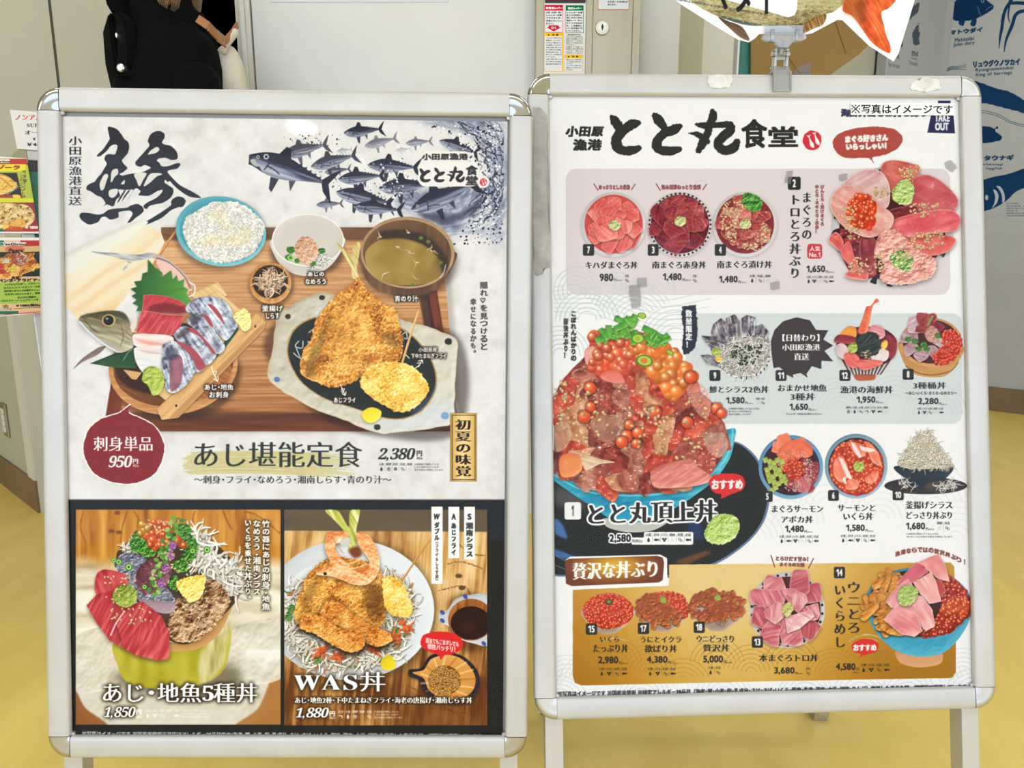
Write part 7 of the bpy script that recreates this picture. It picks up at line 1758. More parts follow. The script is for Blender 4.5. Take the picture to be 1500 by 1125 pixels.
def draw_fish():
    c = Canvas(950, -230, 1362, 100, 2., (236, 236, 238)); c.T = (980, 0, 4.1667)
    BD = [(92, 88, 40), (158, 146, 84), (196, 184, 128), (206, 198, 152), (180, 170, 120)]
    # back and head beyond the frame, then the part that shows
    body = [(40, -60), (90, -220), (190, -420), (380, -600), (640, -680), (880, -620), (1050, -420), (1130, -240), (1180, -150), (1180, -40), (1060, 30), (1000, 74), (900, 100), (820, 150), (700, 160), (560, 158), (420, 140), (290, 96), (180, 40), (110, -10)]
    c.tex(body, lambda X, Y: ramp(np.clip(.5 + .9 * (fbm(X / 16, Y / 7, 3, 4) - .5) - .25 * (Y > 60) + .12 * np.sin(X / 90 + Y / 60), 0, 1), [(112, 100, 66), (156, 146, 100), (184, 176, 134), (176, 180, 142), (150, 136, 100)]))
    c.poly([(300, -380), (700, -600), (980, -440), (1100, -260), (800, -300), (500, -280)], (196, 110, 86), .7, soft=26)
    c.brush([[(320, 100, 8), (420, 130, 22), (500, 146, 20), (560, 152, 8)]], (40, 66, 84), .7)
    c.seeds([(150, 0), (700, 0), (980, 60), (700, 150), (420, 130)], 260, 6, 4, cols=((196, 184, 140), (160, 148, 104)), asp=.8, sh_=.04)
    # fins
    c.lump([(300, 104), (360, 128), (440, 160), (478, 210), (490, 248), (440, 232), (380, 182)], [(60, 44, 34), (104, 80, 64), (150, 122, 104)], r=8, streak=(35, 90, 6, .7), seed=3)
    c.lump([(730, 156), (820, 140), (900, 100), (960, 88), (940, 150), (880, 176), (830, 200), (800, 190)], [(90, 60, 34), (146, 108, 60), (190, 156, 100)], r=8, streak=(70, 60, 5, .9), seed=4)
    tail = [(1060, 60), (1090, -40), (1200, -200), (1330, -330), (1440, -400), (1420, -250), (1380, -60), (1384, 0), (1340, 50), (1296, 76), (1310, 150), (1330, 230), (1342, 255), (1352, 290), (1346, 324), (1290, 300), (1230, 250), (1180, 180), (1120, 100)]
    c.lump(tail, [(150, 50, 24), (206, 82, 40), (228, 112, 62), (238, 150, 96)], r=10, streak=(60, 120, 8, .55), gain=.6, seed=5, mot=(60, .4))
    c.poly([(1060, 60), (1100, -60), (1190, -60), (1200, 60), (1190, 150), (1120, 100)], (150, 90, 40), .6, soft=16); c.poly([(1130, 30), (1190, 10), (1200, 90), (1180, 150)], (120, 50, 24), .5, soft=12)
    c.oval(210, -330, 34, 32, (226, 200, 120)); c.oval(210, -330, 20, 20, (24, 22, 24)); c.line([(330, -420), (370, -330), (340, -240)], 6, (110, 70, 50), .8); c.line([(60, -230), (110, -215), (150, -225)], 6, (90, 50, 40))
    # white name card
    c.poly([(150, -250), (800, -160), (780, 60), (768, 92), (730, 106), (100, -70)], (238, 239, 242), sm=False)
    c.text('マダイ', 270, -190, 640, 56, (32, 32, 34), b=8, slope=.12)
    c.text('※産地は入荷状況により変更になる場合がございます。', 40, -12, 606, 2, (46, 46, 48), b=2, slope=.17)
    return c


fo = [(1004, -40), (980, -6), (1000, 8), (1052, 41), (1081, 58), (1097, 62), (1106, 56), (1112, 50), (1165, 48), (1175, 51), (1189, 49), (1210, 38), (1227, 29), (1234, 29.5), (1246, 41), (1273, 67), (1309, 90), (1316, 79), (1340, 0), (1352, -90), (1335, -100), (1262, -50), (1240, -110), (1190, -160), (1120, -176), (1050, -150)]
w_ = [at(x, y, YF) for x, y in fo]; lo = Vector((min(v.x for v in w_), YF, min(v.z for v in w_))); hi = Vector((max(v.x for v in w_), YF, max(v.z for v in w_)))
dst = [to_px((x, YF, z)) for x, z in ((lo.x, hi.z), (hi.x, hi.z), (hi.x, lo.z), (lo.x, lo.z))]
rgb = draw_fish().final(900, int(900 * (hi.z - lo.z) / (hi.x - lo.x)), homog([(0, 0), (1, 0), (1, 1), (0, 1)], dst))
bm = B(); uv = [((v.x - lo.x) / (hi.x - lo.x), (v.z - lo.z) / (hi.z - lo.z)) for v in w_]
mid = Vector(((lo.x + hi.x) / 2, YF, lo.z)); sheet(bm, [v - mid for v in w_], .0008, (0, -1, 0), uv)
o = obj('fish_sign', bm, [printed('fish_sign', rgb, .5), M['edge']], label='fish-shaped cut-out sign with orange tail and white name card', cat='sign'); o.location = mid

# ================================================================== shutter control box on the wall
def wall_print(name, c, px0, py0, px1, py1, Y, parent, res=500, label=None, cat=None, rough=.4, thick=.0006):
    """flat sticker on the plane Y whose edges are upright in the place; corner pixels measured in the photograph"""
    p, q = at(px0, py0, Y), at(px1, py1, Y)
    dst = [to_px((x, Y, z)) for x, z in ((p.x, p.z), (q.x, p.z), (q.x, q.z), (p.x, q.z))]
    rgb = c.final(res, max(8, int(res * (p.z - q.z) / (q.x - p.x))), homog([(0, 0), (1, 0), (1, 1), (0, 1)], dst))
    bm = B(); w, h = q.x - p.x, p.z - q.z; sheet(bm, [(0, 0, 0), (w, 0, 0), (w, 0, h), (0, 0, h)], thick, (0, -1, 0))
    o = obj(name, bm, [printed(name, rgb, rough), M['edge']], parent, label=label, cat=cat)
    o.matrix_world = Matrix.Translation((p.x, Y, q.z)) if not parent else Matrix.Identity(4)
    if parent: o.location = Vector((p.x, Y, q.z)) - parent.location
    return o


YS = YB - .05
sx0, sx1 = XA(784.5, 50, YS), XA(938, 50, YS); zt = 1.93; zb = .95
SB = empty('shutter_box', ((sx0 + sx1) / 2, YS, zb), label='tall brushed steel shutter control box with a round keyhole and warning stickers', cat='control box')
lx = lambda px: XA(px, 50, YS) - SB.location.x
bm = B(); box(bm, lx(784.5), lx(938), .004, .049, 0, zt - zb, .003); obj('body', bm, M['steel'], SB)
bm = B(); box(bm, lx(785.5), lx(796), 0, .004, .003, zt - zb - .003, .0012); obj('trim_strip', bm, M['steel'], SB)
bm = B(); box(bm, lx(797), lx(857.5), .002, .004, .003, zt - zb - .003); obj('sticker_plate', bm, M['white'], SB)
bm = B(); box(bm, lx(858.5), lx(867.6), 0, .004, .003, zt - zb - .003, .0012); obj('trim_strip', bm, M['steel'], SB)
bm = B(); box(bm, lx(868.4), lx(925.8), -.002, .004, .003, zt - zb - .003, .0015); dr = obj('door', bm, M['steel'], SB)
bm = B(); box(bm, lx(926.6), lx(937.5), 0, .004, .003, zt - zb - .003, .0012); obj('trim_strip', bm, M['steel'], SB)
kp = at(882, 41, YS) - SB.location; RX = Matrix.Rotation(math.pi / 2, 4, 'X')
bm = B(); lathe(bm, [(.0215, 0), (.0215, .004), (.0195, .0065), (.018, .0065), (.0172, .0045), (.014, .0045), (.0135, .006), (.0001, .006)], 32, Matrix.Translation((kp.x, -.002, kp.z)) @ RX, False); lk = obj('lock', bm, M['screw'], dr, smooth=True)
bm = B(); box(bm, kp.x - .0018, kp.x + .0018, -.0092, -.008, kp.z - .0085, kp.z + .0085, .0004); box(bm, kp.x - .0036, kp.x + .0036, -.0093, -.008, kp.z - .002, kp.z + .004, .0004); lk2 = obj('keyhole', bm, M['black'], SB)
wz0, wz1 = at(800, 4, YS).z - zb, at(800, -60, YS).z - zb
bm = B(); box(bm, lx(798), lx(857), -.001, .0035, wz0, wz1, .0005); obj('window_frame', bm, M['black'], SB)
bm = B(); box(bm, lx(799), lx(856), -.0022, -.0008, wz0 + .006, wz1 - .004); obj('red_window', bm, mat('dark red window', (110, 10, 24), .15), SB, label='dark red window')


def draw_red():
    c = Canvas(794, -4, 860, 112, 8., (228, 226, 220)); c.T = (780, 0, 9.375); T = (38, 38, 40)
    R_, G_, Y_ = (206, 24, 52), (16, 116, 66), (248, 196, 22)
    c.rect(160, 58, 426, 452, (238, 236, 234)); c.rect(166, 66, 420, 446, R_); c.rect(172, 146, 414, 440, (236, 236, 236)); c.text('非常用レバー', 180, 92, 412, 128, (250, 245, 245), b=5)
    for k, (t, x1) in enumerate((('火災（火災）時に', 404), ('シャッターを降', 402), ('下させるとき、', 396), ('手前に引いてく', 402), ('ださい。', 296))): c.text(t, 186, 158 + k * 38, x1, 184 + k * 38, T, b=2.2)
    c.poly([(222, 348), (362, 348), (362, 374), (392, 376), (292, 432), (194, 374), (222, 372)], R_, sm=False); c.text('引く', 256, 364, 326, 400, (250, 245, 245), b=4)
    c.rect(452, 58, 712, 456, (238, 238, 236)); c.rect(456, 72, 702, 452, G_); c.rect(462, 146, 694, 446, (236, 238, 236)); c.text('復旧レバー', 484, 96, 676, 130, (250, 250, 250), b=5)
    for k, (t, x1) in enumerate((('シャッターを巻', 686), ('き上げる前に、', 684), ('押しボタン内の', 684), ('復旧レバーをス', 684), ('ライドさせなが', 684), ('ら、この復旧レ', 684), ('バーを手前に引', 684), ('いてください。', 668))): c.text(t, 468, 160 + k * 36, x1, 186 + k * 36, T, b=2.2)
    c.rect(162, 450, 424, 980, Y_); c.rect(168, 498, 406, 974, (232, 232, 230)); c.poly([(222, 462), (238, 490), (206, 490)], T, sm=False); c.text('注 意', 268, 464, 358, 492, T, b=3)
    for k, t in enumerate(('・シャッターを降下させる', '場合は、シャッター', 'の下に人・物がないこ', 'とを確認してください。', '・停電（火災）時にシャッ', 'ターを降下させる場合、', '非常用を押し込み、手', '動でレバーを手前に引', 'いてください。', '・停電（火災）時にシャッ', 'ターを降下させた場合、', '復旧操作が必要です。')):
        c.text(t, 186, 512 + k * 32.5, 402 if k != 8 else 318, 532 + k * 32.5, (84, 84, 84), b=1.2)
    c.text('〈復旧操作方法〉', 476, 468, 664, 488, (70, 70, 70), b=1.4)
    for k, t in enumerate(('1.押しボタンの扉を開き、', '内部にある開閉レバーを', '左側にスライドさせます。', '復旧レバーを手前に引い', 'てください。', '2.開閉レバーを離して、', '自動的に元の位置に復', 'したのち、「開」を上', 'げ操作をしてください。')): c.text(t, 462, 498 + k * 27.5, 692 if k != 4 else 580, 516 + k * 27.5, (84, 84, 84), b=1.2)
    c.rect(440, 752, 694, 980, Y_); c.rect(446, 798, 686, 978, (232, 232, 230)); c.poly([(496, 760), (512, 790), (480, 790)], T, sm=False); c.text('注 意', 538, 764, 630, 790, T, b=3)
    for k, t in enumerate(('・復旧レバーは非常用レ', 'バーの操作に使わない', 'でください。', '・シャッターが降下中は', '復旧レバーを引かない', 'でください。')): c.text(t, 462, 810 + k * 27.5, 676 if k not in (2, 5) else 556, 830 + k * 27.5, (84, 84, 84), b=1.2)
    return c


def draw_note():
    c = Canvas(872, -40, 926, 18, 8., (222, 226, 230)); c.T = (780, 0, 9.375)
    c.rect(892, -300, 1330, 136, (214, 128, 60)); c.rect(904, -290, 1320, 124, (222, 226, 230))
    for k, (t, x1) in enumerate((('取扱い上の注意', 1290), ('操作は静かに行って', 1300), ('押してください。', 1262), ('はさまれ、ケガの恐れが', 1310), ('あります。', 1150))): c.text(t, 1032, -110 + k * 40, x1, -84 + k * 40, (60, 60, 64), b=2.4)
    return c


dc = draw_red()
wall_print('instruction_sticker', dc, 797.5, 5.5, 825.5, 104.8, YS + .0015, SB, 420, label='white and red lever sticker with yellow caution box')
wall_print('instruction_sticker', dc, 827, 5.5, 856.5, 104.8, YS + .0015, SB, 420, label='white and green lever sticker with yellow caution box')
wall_print('notice_sticker', draw_note(), 875.5, -36, 921.5, 14.4, YS - .0028, SB, 400, label='orange-edged notice sticker')
# clear-edged notice on the white panel (its lower edge shows)
p, q = at(395, 3.2, YB - .014), at(657, 3.2, YB - .014)
bm = B(); w = q.x - p.x; box(bm, 0, w, 0, .0015, 0, .3, .0004); o = obj('notice_pouch', bm, mat('pale laminated sheet', (214, 216, 222), .25), label='pale laminated notice high on the white panel between doorway and steel box', cat='notice'); o.location = (p.x, YB - .0137, p.z)

# ================================================================== switch plate on the left wall
ln = Vector((-.23, -.25, 0)).normalized(); P0 = lf + ln * .001
c0 = onplane(2, 587, P0, ln); sc = onplane(9, 615, P0, ln)
bas = Matrix((-ld, -ln, Vector((0, 0, 1)))).transposed().to_4x4(); bas.translation = sc
sw = empty('light_switch', mw=bas, label='steel switch plate with white rockers low on the left wall', cat='light switch')
bm = B(); box(bm, -.03, .03, -.007, 0, -.062, .062, .002); obj('plate', bm, M['steel'], sw)
for z in (-.034, -.0115, .011, .0335):
    bm = B(); box(bm, -.013, .013, -.011, -.006, z - .01, z + .01, .0015); obj('rocker', bm, M['white'], sw)

# ================================================================== menu stand behind the left sign
MS_Y = 1.60
top = at(13, 216, MS_Y); ml = Matrix.Translation((top.x, MS_Y, top.z)) @ Matrix.Rotation(math.radians(38), 4, 'Z') @ Matrix.Rotation(math.radians(-9), 4, 'X')
# local frame: x right, y away, z up along the leaning face; origin at the top left corner of the frame
zf = -ml.translation.z / (ml.to_3x3() @ Vector((0, 0, 1))).z
rm_ = ml.copy(); rm_.translation = ml @ Vector((.19, 0, zf))
MS = empty('menu_stand', mw=rm_, label='small silver framed stand with green panel behind the left sign stand', cat='sign stand')
def Q(x, y, z): return (x - .19, y, z - zf)
W2 = .40
for s, (x0, x1, z0, z1) in enumerate(((.03, W2 - .03, -.024, 0), (.03, W2 - .03, -.624, -.60), (0, .024, -.594, -.03), (W2 - .024, W2, -.594, -.03))):
    bm = B(); box(bm, Q(x0, 0, 0)[0], Q(x1, 0, 0)[0], 0, .014, Q(0, 0, z0)[2], Q(0, 0, z1)[2], .003); obj('frame_rail', bm, M['alu'], MS)
for cx, cz, a0 in ((.03, -.03, 90), (W2 - .03, -.03, 0), (.03, -.594, 180), (W2 - .03, -.594, 270)):
    bm = B(); n = 10; pts = [(cx, cz)] + [(cx + .03 * math.cos(math.radians(a0 + 90 * k / n)), cz + .03 * math.sin(math.radians(a0 + 90 * k / n))) for k in range(n + 1)]
    sweep(bm, None, [Q(x, -.001, z) for x, z in pts], [Q(x, .015, z) for x, z in pts]); obj('corner_cap', bm, M['chrome'], MS, label='chrome corner')
bm = B(); box(bm, Q(.02, 0, 0)[0], Q(W2 - .02, 0, 0)[0], .006, .012, Q(0, 0, -.61)[2], Q(0, 0, -.02)[2]); obj('green_panel', bm, M['green'], MS)
bm = B(); box(bm, Q(.024, 0, 0)[0], Q(W2 - .024, 0, 0)[0], .004, .006, Q(0, 0, -.045)[2], Q(0, 0, -.024)[2]); obj('dark_strip', bm, M['black'], MS)
for x in (.02, W2 - .04):
    bm = B(); box(bm, Q(x, 0, 0)[0], Q(x + .02, 0, 0)[0], .014, .036, .0, Q(0, 0, -.03)[2], .001); obj('leg', bm, M['alur'], MS)
    a = Vector(Q(x + .01, .05, -.05)); f = rm_ @ a; b = rm_.inverted() @ Vector((f.x, rm_.translation.y + .36, .006)); bm = B(); bar(bm, a, b, .018, .018, up=(0, 1, 0)); obj('rear_leg', bm, M['alur'], MS)


def menu_card(name, fn, pts, y, label, cat, res=420, thick=.0008):
    """card stuck on the leaning stand; pts: bottom-left, bottom-right, top-right, top-left in local x, z"""
    w3 = [ml @ Vector((x, y, z)) for x, z in pts]; dst = [to_px(v) for v in (w3[3], w3[2], w3[1], w3[0])]
    rgb = fn().final(res, int(res * (pts[3][1] - pts[0][1]) / (pts[1][0] - pts[0][0])), homog([(0, 0), (1, 0), (1, 1), (0, 1)], dst))
    bm = B(); o0 = Vector((pts[0][0], y, pts[0][1])); sheet(bm, [Vector((x, y, z)) - o0 for x, z in pts], thick, (0, -1, 0))
    o = obj(name, bm, [printed(name, rgb, .3, .5), M['edge']], label=label, cat=cat); m = ml.copy(); m.translation = ml @ o0; o.matrix_world = m
    return o


def loc2(px, py, y):
    Pn = ml @ Vector((0, y, 0)); N = (ml.to_3x3() @ Vector((0, 1, 0))).normalized(); q = ml.inverted() @ onplane(px, py, Pn, N); return q.x, q.z


def draw_card():
    c = Canvas(4, 145, 110, 225, 6., (224, 222, 218)); c.T = (0, 150, 7.5)
    c.text('ノンアルコール', 165, 135, 165 + 520, 200, (196, 44, 50), b=6, style='m')
    c.text('𝐒𝐔𝐏𝐄𝐑', 292, 234, 292 + 210, 276, (40, 40, 44), b=1); c.text('オーレ', 270, 308, 470, 360, (30, 30, 34), b=6, style='m'); c.text('￥', 356, 390, 384, 420, (30, 30, 34), b=4); c.text('￥480', 292, 444, 292 + 190, 484, (30, 30, 34), b=5)
    return c


def draw_pizza():
    c = Canvas(-150, 222, 62, 350, 6., (236, 236, 234)); c.T = (0, 215, 8.646)
    c.rect(-1100, 150, 700, 1075, (176, 190, 60)); c.rect(-400, 152, 700, 230, (190, 44, 34)); c.rect(-400, 158, 124, 206, (240, 238, 230)); c.text("R'soDivino", -220, 168, 124, 202, (30, 30, 30), b=4)
    c.lump([(-500, 240), (120, 218), (325, 220), (330, 290), (240, 310), (-500, 320)], [(220, 200, 20), (236, 220, 40), (226, 210, 60)], r=6, sm=False); c.text('カンゾーラ', -250, 230, 252, 292, (150, 44, 24), b=9, ital=.2)
    c.text('ペンネ', 285, 300, 345, 450, (90, 60, 30), b=3, vert=True, ital=-.2); c.text('ゴルゴンゾーラ', 245, 350, 330, 650, (90, 60, 30), b=3, vert=True)
    c.poly([(-700, 330), (215, 330), (285, 655), (-700, 655)], (28, 24, 22), sm=False)
    c.lump([(-500, 360), (20, 345), (90, 370), (225, 480), (150, 560), (60, 600), (-400, 640)], [(160, 100, 20), (220, 170, 60), (240, 208, 110), (250, 232, 160)], r=20, n=(40, 2), seed=3, rough=10)
    for k in range(5): c.line([(-10 + k * 30, 380 + k * 26), (60 + k * 26, 430 + k * 22)], 12, (200, 120, 40), .7)
    c.line([(90, 610), (240, 505)], 8, (180, 180, 176), .9); c.line([(70, 600), (225, 490)], 5, (140, 140, 136), .9)
    c.rect(-700, 610, 280, 660, (170, 50, 30)); c.lump([(160, 610), (230, 605), (262, 640), (200, 660), (170, 645)], FRYY, r=8)
    c.lump([(-700, 640), (430, 650), (436, 705), (-700, 720)], [(160, 180, 30), (214, 220, 40), (228, 226, 60)], r=6, sm=False)
    c.rect(-700, 705, 700, 1075, (150, 36, 50))
    c.lump([(-700, 720), (100, 712), (330, 735), (425, 830), (430, 930), (340, 1010), (100, 1030), (-700, 1040)], [(150, 100, 40), (214, 180, 110), (234, 212, 150), (246, 230, 184)], r=24, n=(40, 2.4), seed=6, mot=(50, .5))
    for x, y in ((210, 718), (265, 765), (350, 775), (60, 825), (130, 790), (230, 870), (280, 890), (330, 950), (150, 910), (40, 900), (120, 970), (370, 840)): c.oval(x, y, 22, 9, (80, 40, 24), .85, rot=x, rough=5)
    c.poly([(60, 990), (260, 880), (330, 960), (300, 1060), (60, 1060)], (228, 150, 30), .5, soft=12); c.lump([(28, 1020), (80, 985), (110, 1000), (60, 1045), (35, 1048)], FRYY, r=6)
    c.text('Pizza', 110, 1002, 262, 1040, (206, 50, 24), b=5, ital=.2); c.rect(290, 1035, 700, 1075, (170, 30, 36)); c.text('￥1800', 315, 1000, 500, 1040, (238, 232, 226), b=7); c.rect(-60, 1040, 42, 1075, (16, 106, 70))
    return c


def draw_pasta():
    c = Canvas(-150, 340, 62, 470, 6., (236, 236, 234)); c.T = (0, 330, 7.5)
    c.rect(-900, 165, 700, 975, (226, 190, 140)); c.rect(-900, 165, 60, 230, (20, 106, 70)); c.rect(60, 165, 240, 230, (230, 190, 170)); c.rect(235, 165, 700, 225, (186, 34, 34))
    c.rect(20, 186, 296, 220, (236, 232, 224), rad=8); c.text("R'soDivino", 24, 190, 298, 218, (30, 30, 30), b=4)
    c.rect(-900, 225, 700, 290, (214, 180, 120)); c.oval(-5, 252, 24, 16, (226, 206, 20)); c.lump(c.ell(176, 262, 106, 44), [(206, 90, 60), (226, 130, 96)], r=8, sm=False); c.text('Pasta', 108, 250, 262, 292, (40, 20, 16), b=6, ital=.15)
    c.rect(-900, 288, 700, 560, (26, 36, 34))
    c.lump([(-500, 380), (30, 350), (110, 300), (370, 300), (380, 360), (440, 440), (420, 480), (300, 520), (200, 565), (-500, 580)], [(140, 60, 14), (206, 126, 40), (230, 168, 80), (244, 206, 130)], r=20, n=(40, 3), seed=4, rough=12, mot=(50, .6))
    c.lump([(140, 340), (220, 300), (300, 340), (310, 400), (240, 450), (160, 410)], [(120, 40, 24), (170, 80, 50), (206, 130, 96)], r=14, n=(20, 3), seed=5); c.strands([(190, 320), (270, 300), (300, 400), (230, 430)], 26, 34, 7, seed=4)
    for x, y, q in ((80, 380, (206, 210, 180)), (150, 470, (214, 206, 60)), (40, 500, (190, 50, 20)), (90, 540, (226, 120, 40)), (20, 440, (200, 60, 30))): c.lump(c.ell(x, y, 42, 30, 0, 10), [tuple(int(v * .6) for v in q), q, tuple(min(255, v + 30) for v in q)], r=8, n=(16, 3), rough=8)
    c.text('ペンネ・アラビアータ', -4, 580, 520, 622, (34, 20, 14), b=6, ital=-.05); c.text('真鯛・', 140, 556, 244, 592, (34, 20, 14), b=3)
    c.poly([(10, 620), (700, 610), (700, 850), (20, 862)], (160, 196, 70), sm=False)
    for k, (t, x0) in enumerate((('ハバネロパウダー、ハラペーニョ', 72), ('タバスコ・スコーピオンソース3種', 56), ('激辛党におススメの激辛メニュー！', 62), ('ただ辛いだけじゃなく、旨味を', 72), ('仕上げに特製の', 206), ('パルミジャーノ・レッジャーノを', 24))): c.text(t, x0, 636 + k * 36, x0 + (380 if k != 4 else 176) + 20, 660 + k * 36, (34, 48, 20), b=2.4, slope=-.03)
    c.text('￥1380(税込)', 190, 866, 448, 902, (40, 26, 14), b=5, slope=-.03); c.line([(165, 916), (300, 906), (520, 900)], 5, (90, 50, 30))
    c.poly([(-400, 870), (60, 900), (160, 950), (-400, 960)], (206, 190, 160), sm=True); c.seeds([(40, 870), (130, 880), (130, 930), (60, 910)], 24, 9, 3, cols=((190, 150, 90), (110, 80, 40))); c.rect(-900, 942, 216, 975, (20, 106, 70)); c.rect(216, 940, 700, 975, (226, 180, 160)); c.line([(0, 986), (440, 950)], 8, (190, 40, 40))
    return c


a, b = loc2(20, 161, -.004), loc2(25, 218, -.004)
menu_card('price_card', draw_card, [(b[0], b[1]), (b[0] + .135, b[1] - .002), (b[0] + .135, a[1]), (b[0] - .003, a[1] + .0)], -.004, 'small white price card with red heading on the menu stand behind the left sign', 'card')
a, b = loc2(39, 232, -.006), loc2(57, 342, -.006); wd = .235
menu_card('menu_card', draw_pizza, [(b[0] - wd, b[1] + .004), (b[0], b[1]), (a[0] + .0, a[1]), (a[0] - wd, a[1] + .004)], -.006, 'yellow-green pizza menu card, upper of the two at the left edge', 'menu')
a, b = loc2(62, 348, -.008), loc2(66, 458, -.008)
menu_card('menu_card', draw_pasta, [(b[0] - wd, b[1] - .008), (b[0], b[1]), (a[0], a[1]), (a[0] - wd, a[1] + .001)], -.008, 'pasta menu card with a green text box, lower of the two at the left edge', 'menu')

# ================================================================== sea life mural on the grey walls
NV = (18, 58, 98)


def draw_mural():
    c = Canvas(1342, -60, 1600, 352, 3., (182, 184, 182)); c.T = (1290, 0, 5.357); K2 = NV
    c.lump([(545, 90), (560, 40), (620, 5), (700, -20), (790, -10), (830, 0), (885, 45), (880, 70), (800, 125), (760, 140), (700, 160), (640, 165), (580, 160), (548, 120)], [(10, 44, 82), NV], r=8, gain=.2, rough=6)
    c.poly([(550, 95), (480, 45), (466, 70), (458, 120), (490, 182), (520, 160), (552, 118)], K2, rough=3); c.poly([(550, 60), (600, -5), (680, -40), (780, -40), (760, 0), (640, 10)], K2, rough=6); c.poly([(620, 150), (660, 155), (650, 200), (615, 190)], K2, rough=5); c.poly([(720, 150), (752, 150), (740, 205), (705, 195)], K2, rough=5)
    for a in (((760, 50), (775, 100), (790, 125)), ((825, 80), (845, 60), (870, 50))): c.line(a, 4, (120, 146, 168))
    c.oval(800, 8, 14, 14, (130, 150, 168)); c.oval(800, 8, 8, 8, K2)
    for k in range(5): c.line([(470 + k * 6, 60 + k * 26), (530, 95 + k * 8)], 2.5, (120, 146, 168), .8)
    c.text('マトウダイ', 542, 236, 800, 276, K2, b=6, slope=-.1); c.text('Matoudai', 582, 300, 732, 332, (40, 66, 92), b=1.5, slope=-.12); c.text('John dory', 570, 338, 738, 374, (40, 66, 92), b=1.5, slope=-.12)
    c.brush([[(1010, -40, 34), (1020, 10, 30), (985, 60, 24), (962, 130, 26), (950, 220, 24), (935, 300, 16), (930, 374, 5)], [(1010, 25, 24), (1080, 22, 26), (1200, 30, 26), (1400, 20, 30)], [(1010, 40, 14), (1000, 120, 12), (1012, 180, 4)],
             [(1300, 70, 30), (1125, 84, 26), (1060, 115, 26), (1030, 200, 26), (985, 310, 18), (968, 408, 5)]], K2)
    c.text('リュウグウノツカイ', 726, 478, 1094, 532, K2, b=6, slope=-.06); c.text('Ryuuguunotsukai', 745, 536, 1042, 570, (40, 66, 92), b=1.5, slope=-.07); c.text('King of herrings', 748, 574, 1030, 608, (40, 66, 92), b=1.5, slope=-.07)
    for k in range(4): c.brush([[(480, 585 - k * 3, 3), (540, 550 - k * 8, 5), (600, 545 - k * 8, 4), (670, 545 - k * 14, 3)]], (60, 84, 108), .9)
    c.poly([(700, 640), (800, 655), (900, 690), (1010, 720), (1100, 770), (1400, 920), (1600, 980), (1600, 1060), (1400, 1000), (1125, 890), (1000, 855), (820, 810), (700, 790)], K2, rough=5, rs=16)
    for q in (((700, 855), (830, 872), (930, 900), (1030, 955), (1150, 985)), ((700, 870), (830, 888), (920, 912), (1020, 965), (1150, 1000))): c.line(q, 4, (50, 78, 104))
    c.lump([(760, 1000), (860, 995), (890, 1010), (915, 990), (920, 1010), (900, 1030), (950, 1070), (940, 1100), (900, 1110), (850, 1120), (760, 1110)], [(10, 44, 82), NV], r=5, gain=.2, rough=4); c.oval(906, 1016, 7, 7, (200, 206, 208))
    c.T = (1400, 190, 7.5)
    c.text('メクラタウナギ', 60, 286, 640, 348, NV, b=8, slope=-.02)
    c.text('Mekuraitaunagi', 140, 366, 518, 398, (40, 66, 92), b=1.5); c.text('hagfish', 338, 412, 512, 446, (40, 66, 92), b=1.5)
    c.poly([(100, 660), (340, 540), (580, 485), (750, 425), (1000, 330), (1500, 260), (1500, 560), (1000, 580), (740, 645), (650, 690), (580, 760), (520, 805), (430, 855), (330, 890), (150, 900)], NV, rough=2)
    c.poly([(412, 660), (440, 665), (470, 720), (455, 800), (400, 860), (425, 800), (432, 730)], (190, 196, 198)); c.poly([(445, 618), (490, 625), (530, 690), (540, 770), (515, 805), (505, 720), (478, 660)], (190, 196, 198)); c.oval(340, 745, 18, 30, (190, 196, 198))
    c.brush([[(300, 985, 4), (420, 955, 5), (500, 925, 5), (560, 985, 5), (700, 1010, 4), (900, 1020, 4)]], (140, 160, 170), .7)
    for k, (t, x) in enumerate((('監修 海の博物館', 688), ('魚の名前 標準和名', 900), ('調査協力研究所 (', 900), ('参考文献一覧', 676), ('相模湾の魚類図鑑', 900), ('深海魚図鑑（改訂）', 900))): c.text(t, 556, 803 + k * 27, x, 817 + k * 27, (60, 80, 100), b=1.5)
    return c


def draw_mural2():
    c = Canvas(1262, -60, 1360, 120, 4., (170, 172, 171)); c.T = (1290, 0, 5.357); K2 = (62, 74, 84)
    c.lump([(230, 150), (250, 60), (300, 20), (300, 70), (290, 100), (250, 130), (236, 155)], [K2, (84, 96, 106)], r=4, rough=6); c.lump([(250, 260), (285, 200), (298, 195), (300, 250), (312, 255), (300, 300), (305, 345), (262, 350), (250, 300)], [K2, (84, 96, 106)], r=4, rough=5); c.line([(290, 182), (310, 190)], 3, K2)
    c.lump([(150, 360), (168, 320), (175, 350), (165, 370)], [K2, K2], r=3)
    c.text('カワハギ', 242, 390, 296, 440, K2, b=3, slope=.25); c.text('Kawahagi', 240, 442, 286, 470, (100, 108, 114), b=1, slope=.2); c.text('Threadsail', 222, 474, 290, 505, (100, 108, 114), b=1, slope=.2); c.text('サヨリ', 118, 420, 146, 460, K2, b=3, slope=.2); c.text('Sea bream', 60, 484, 148, 520, (100, 108, 114), b=1, slope=.2)
    return c


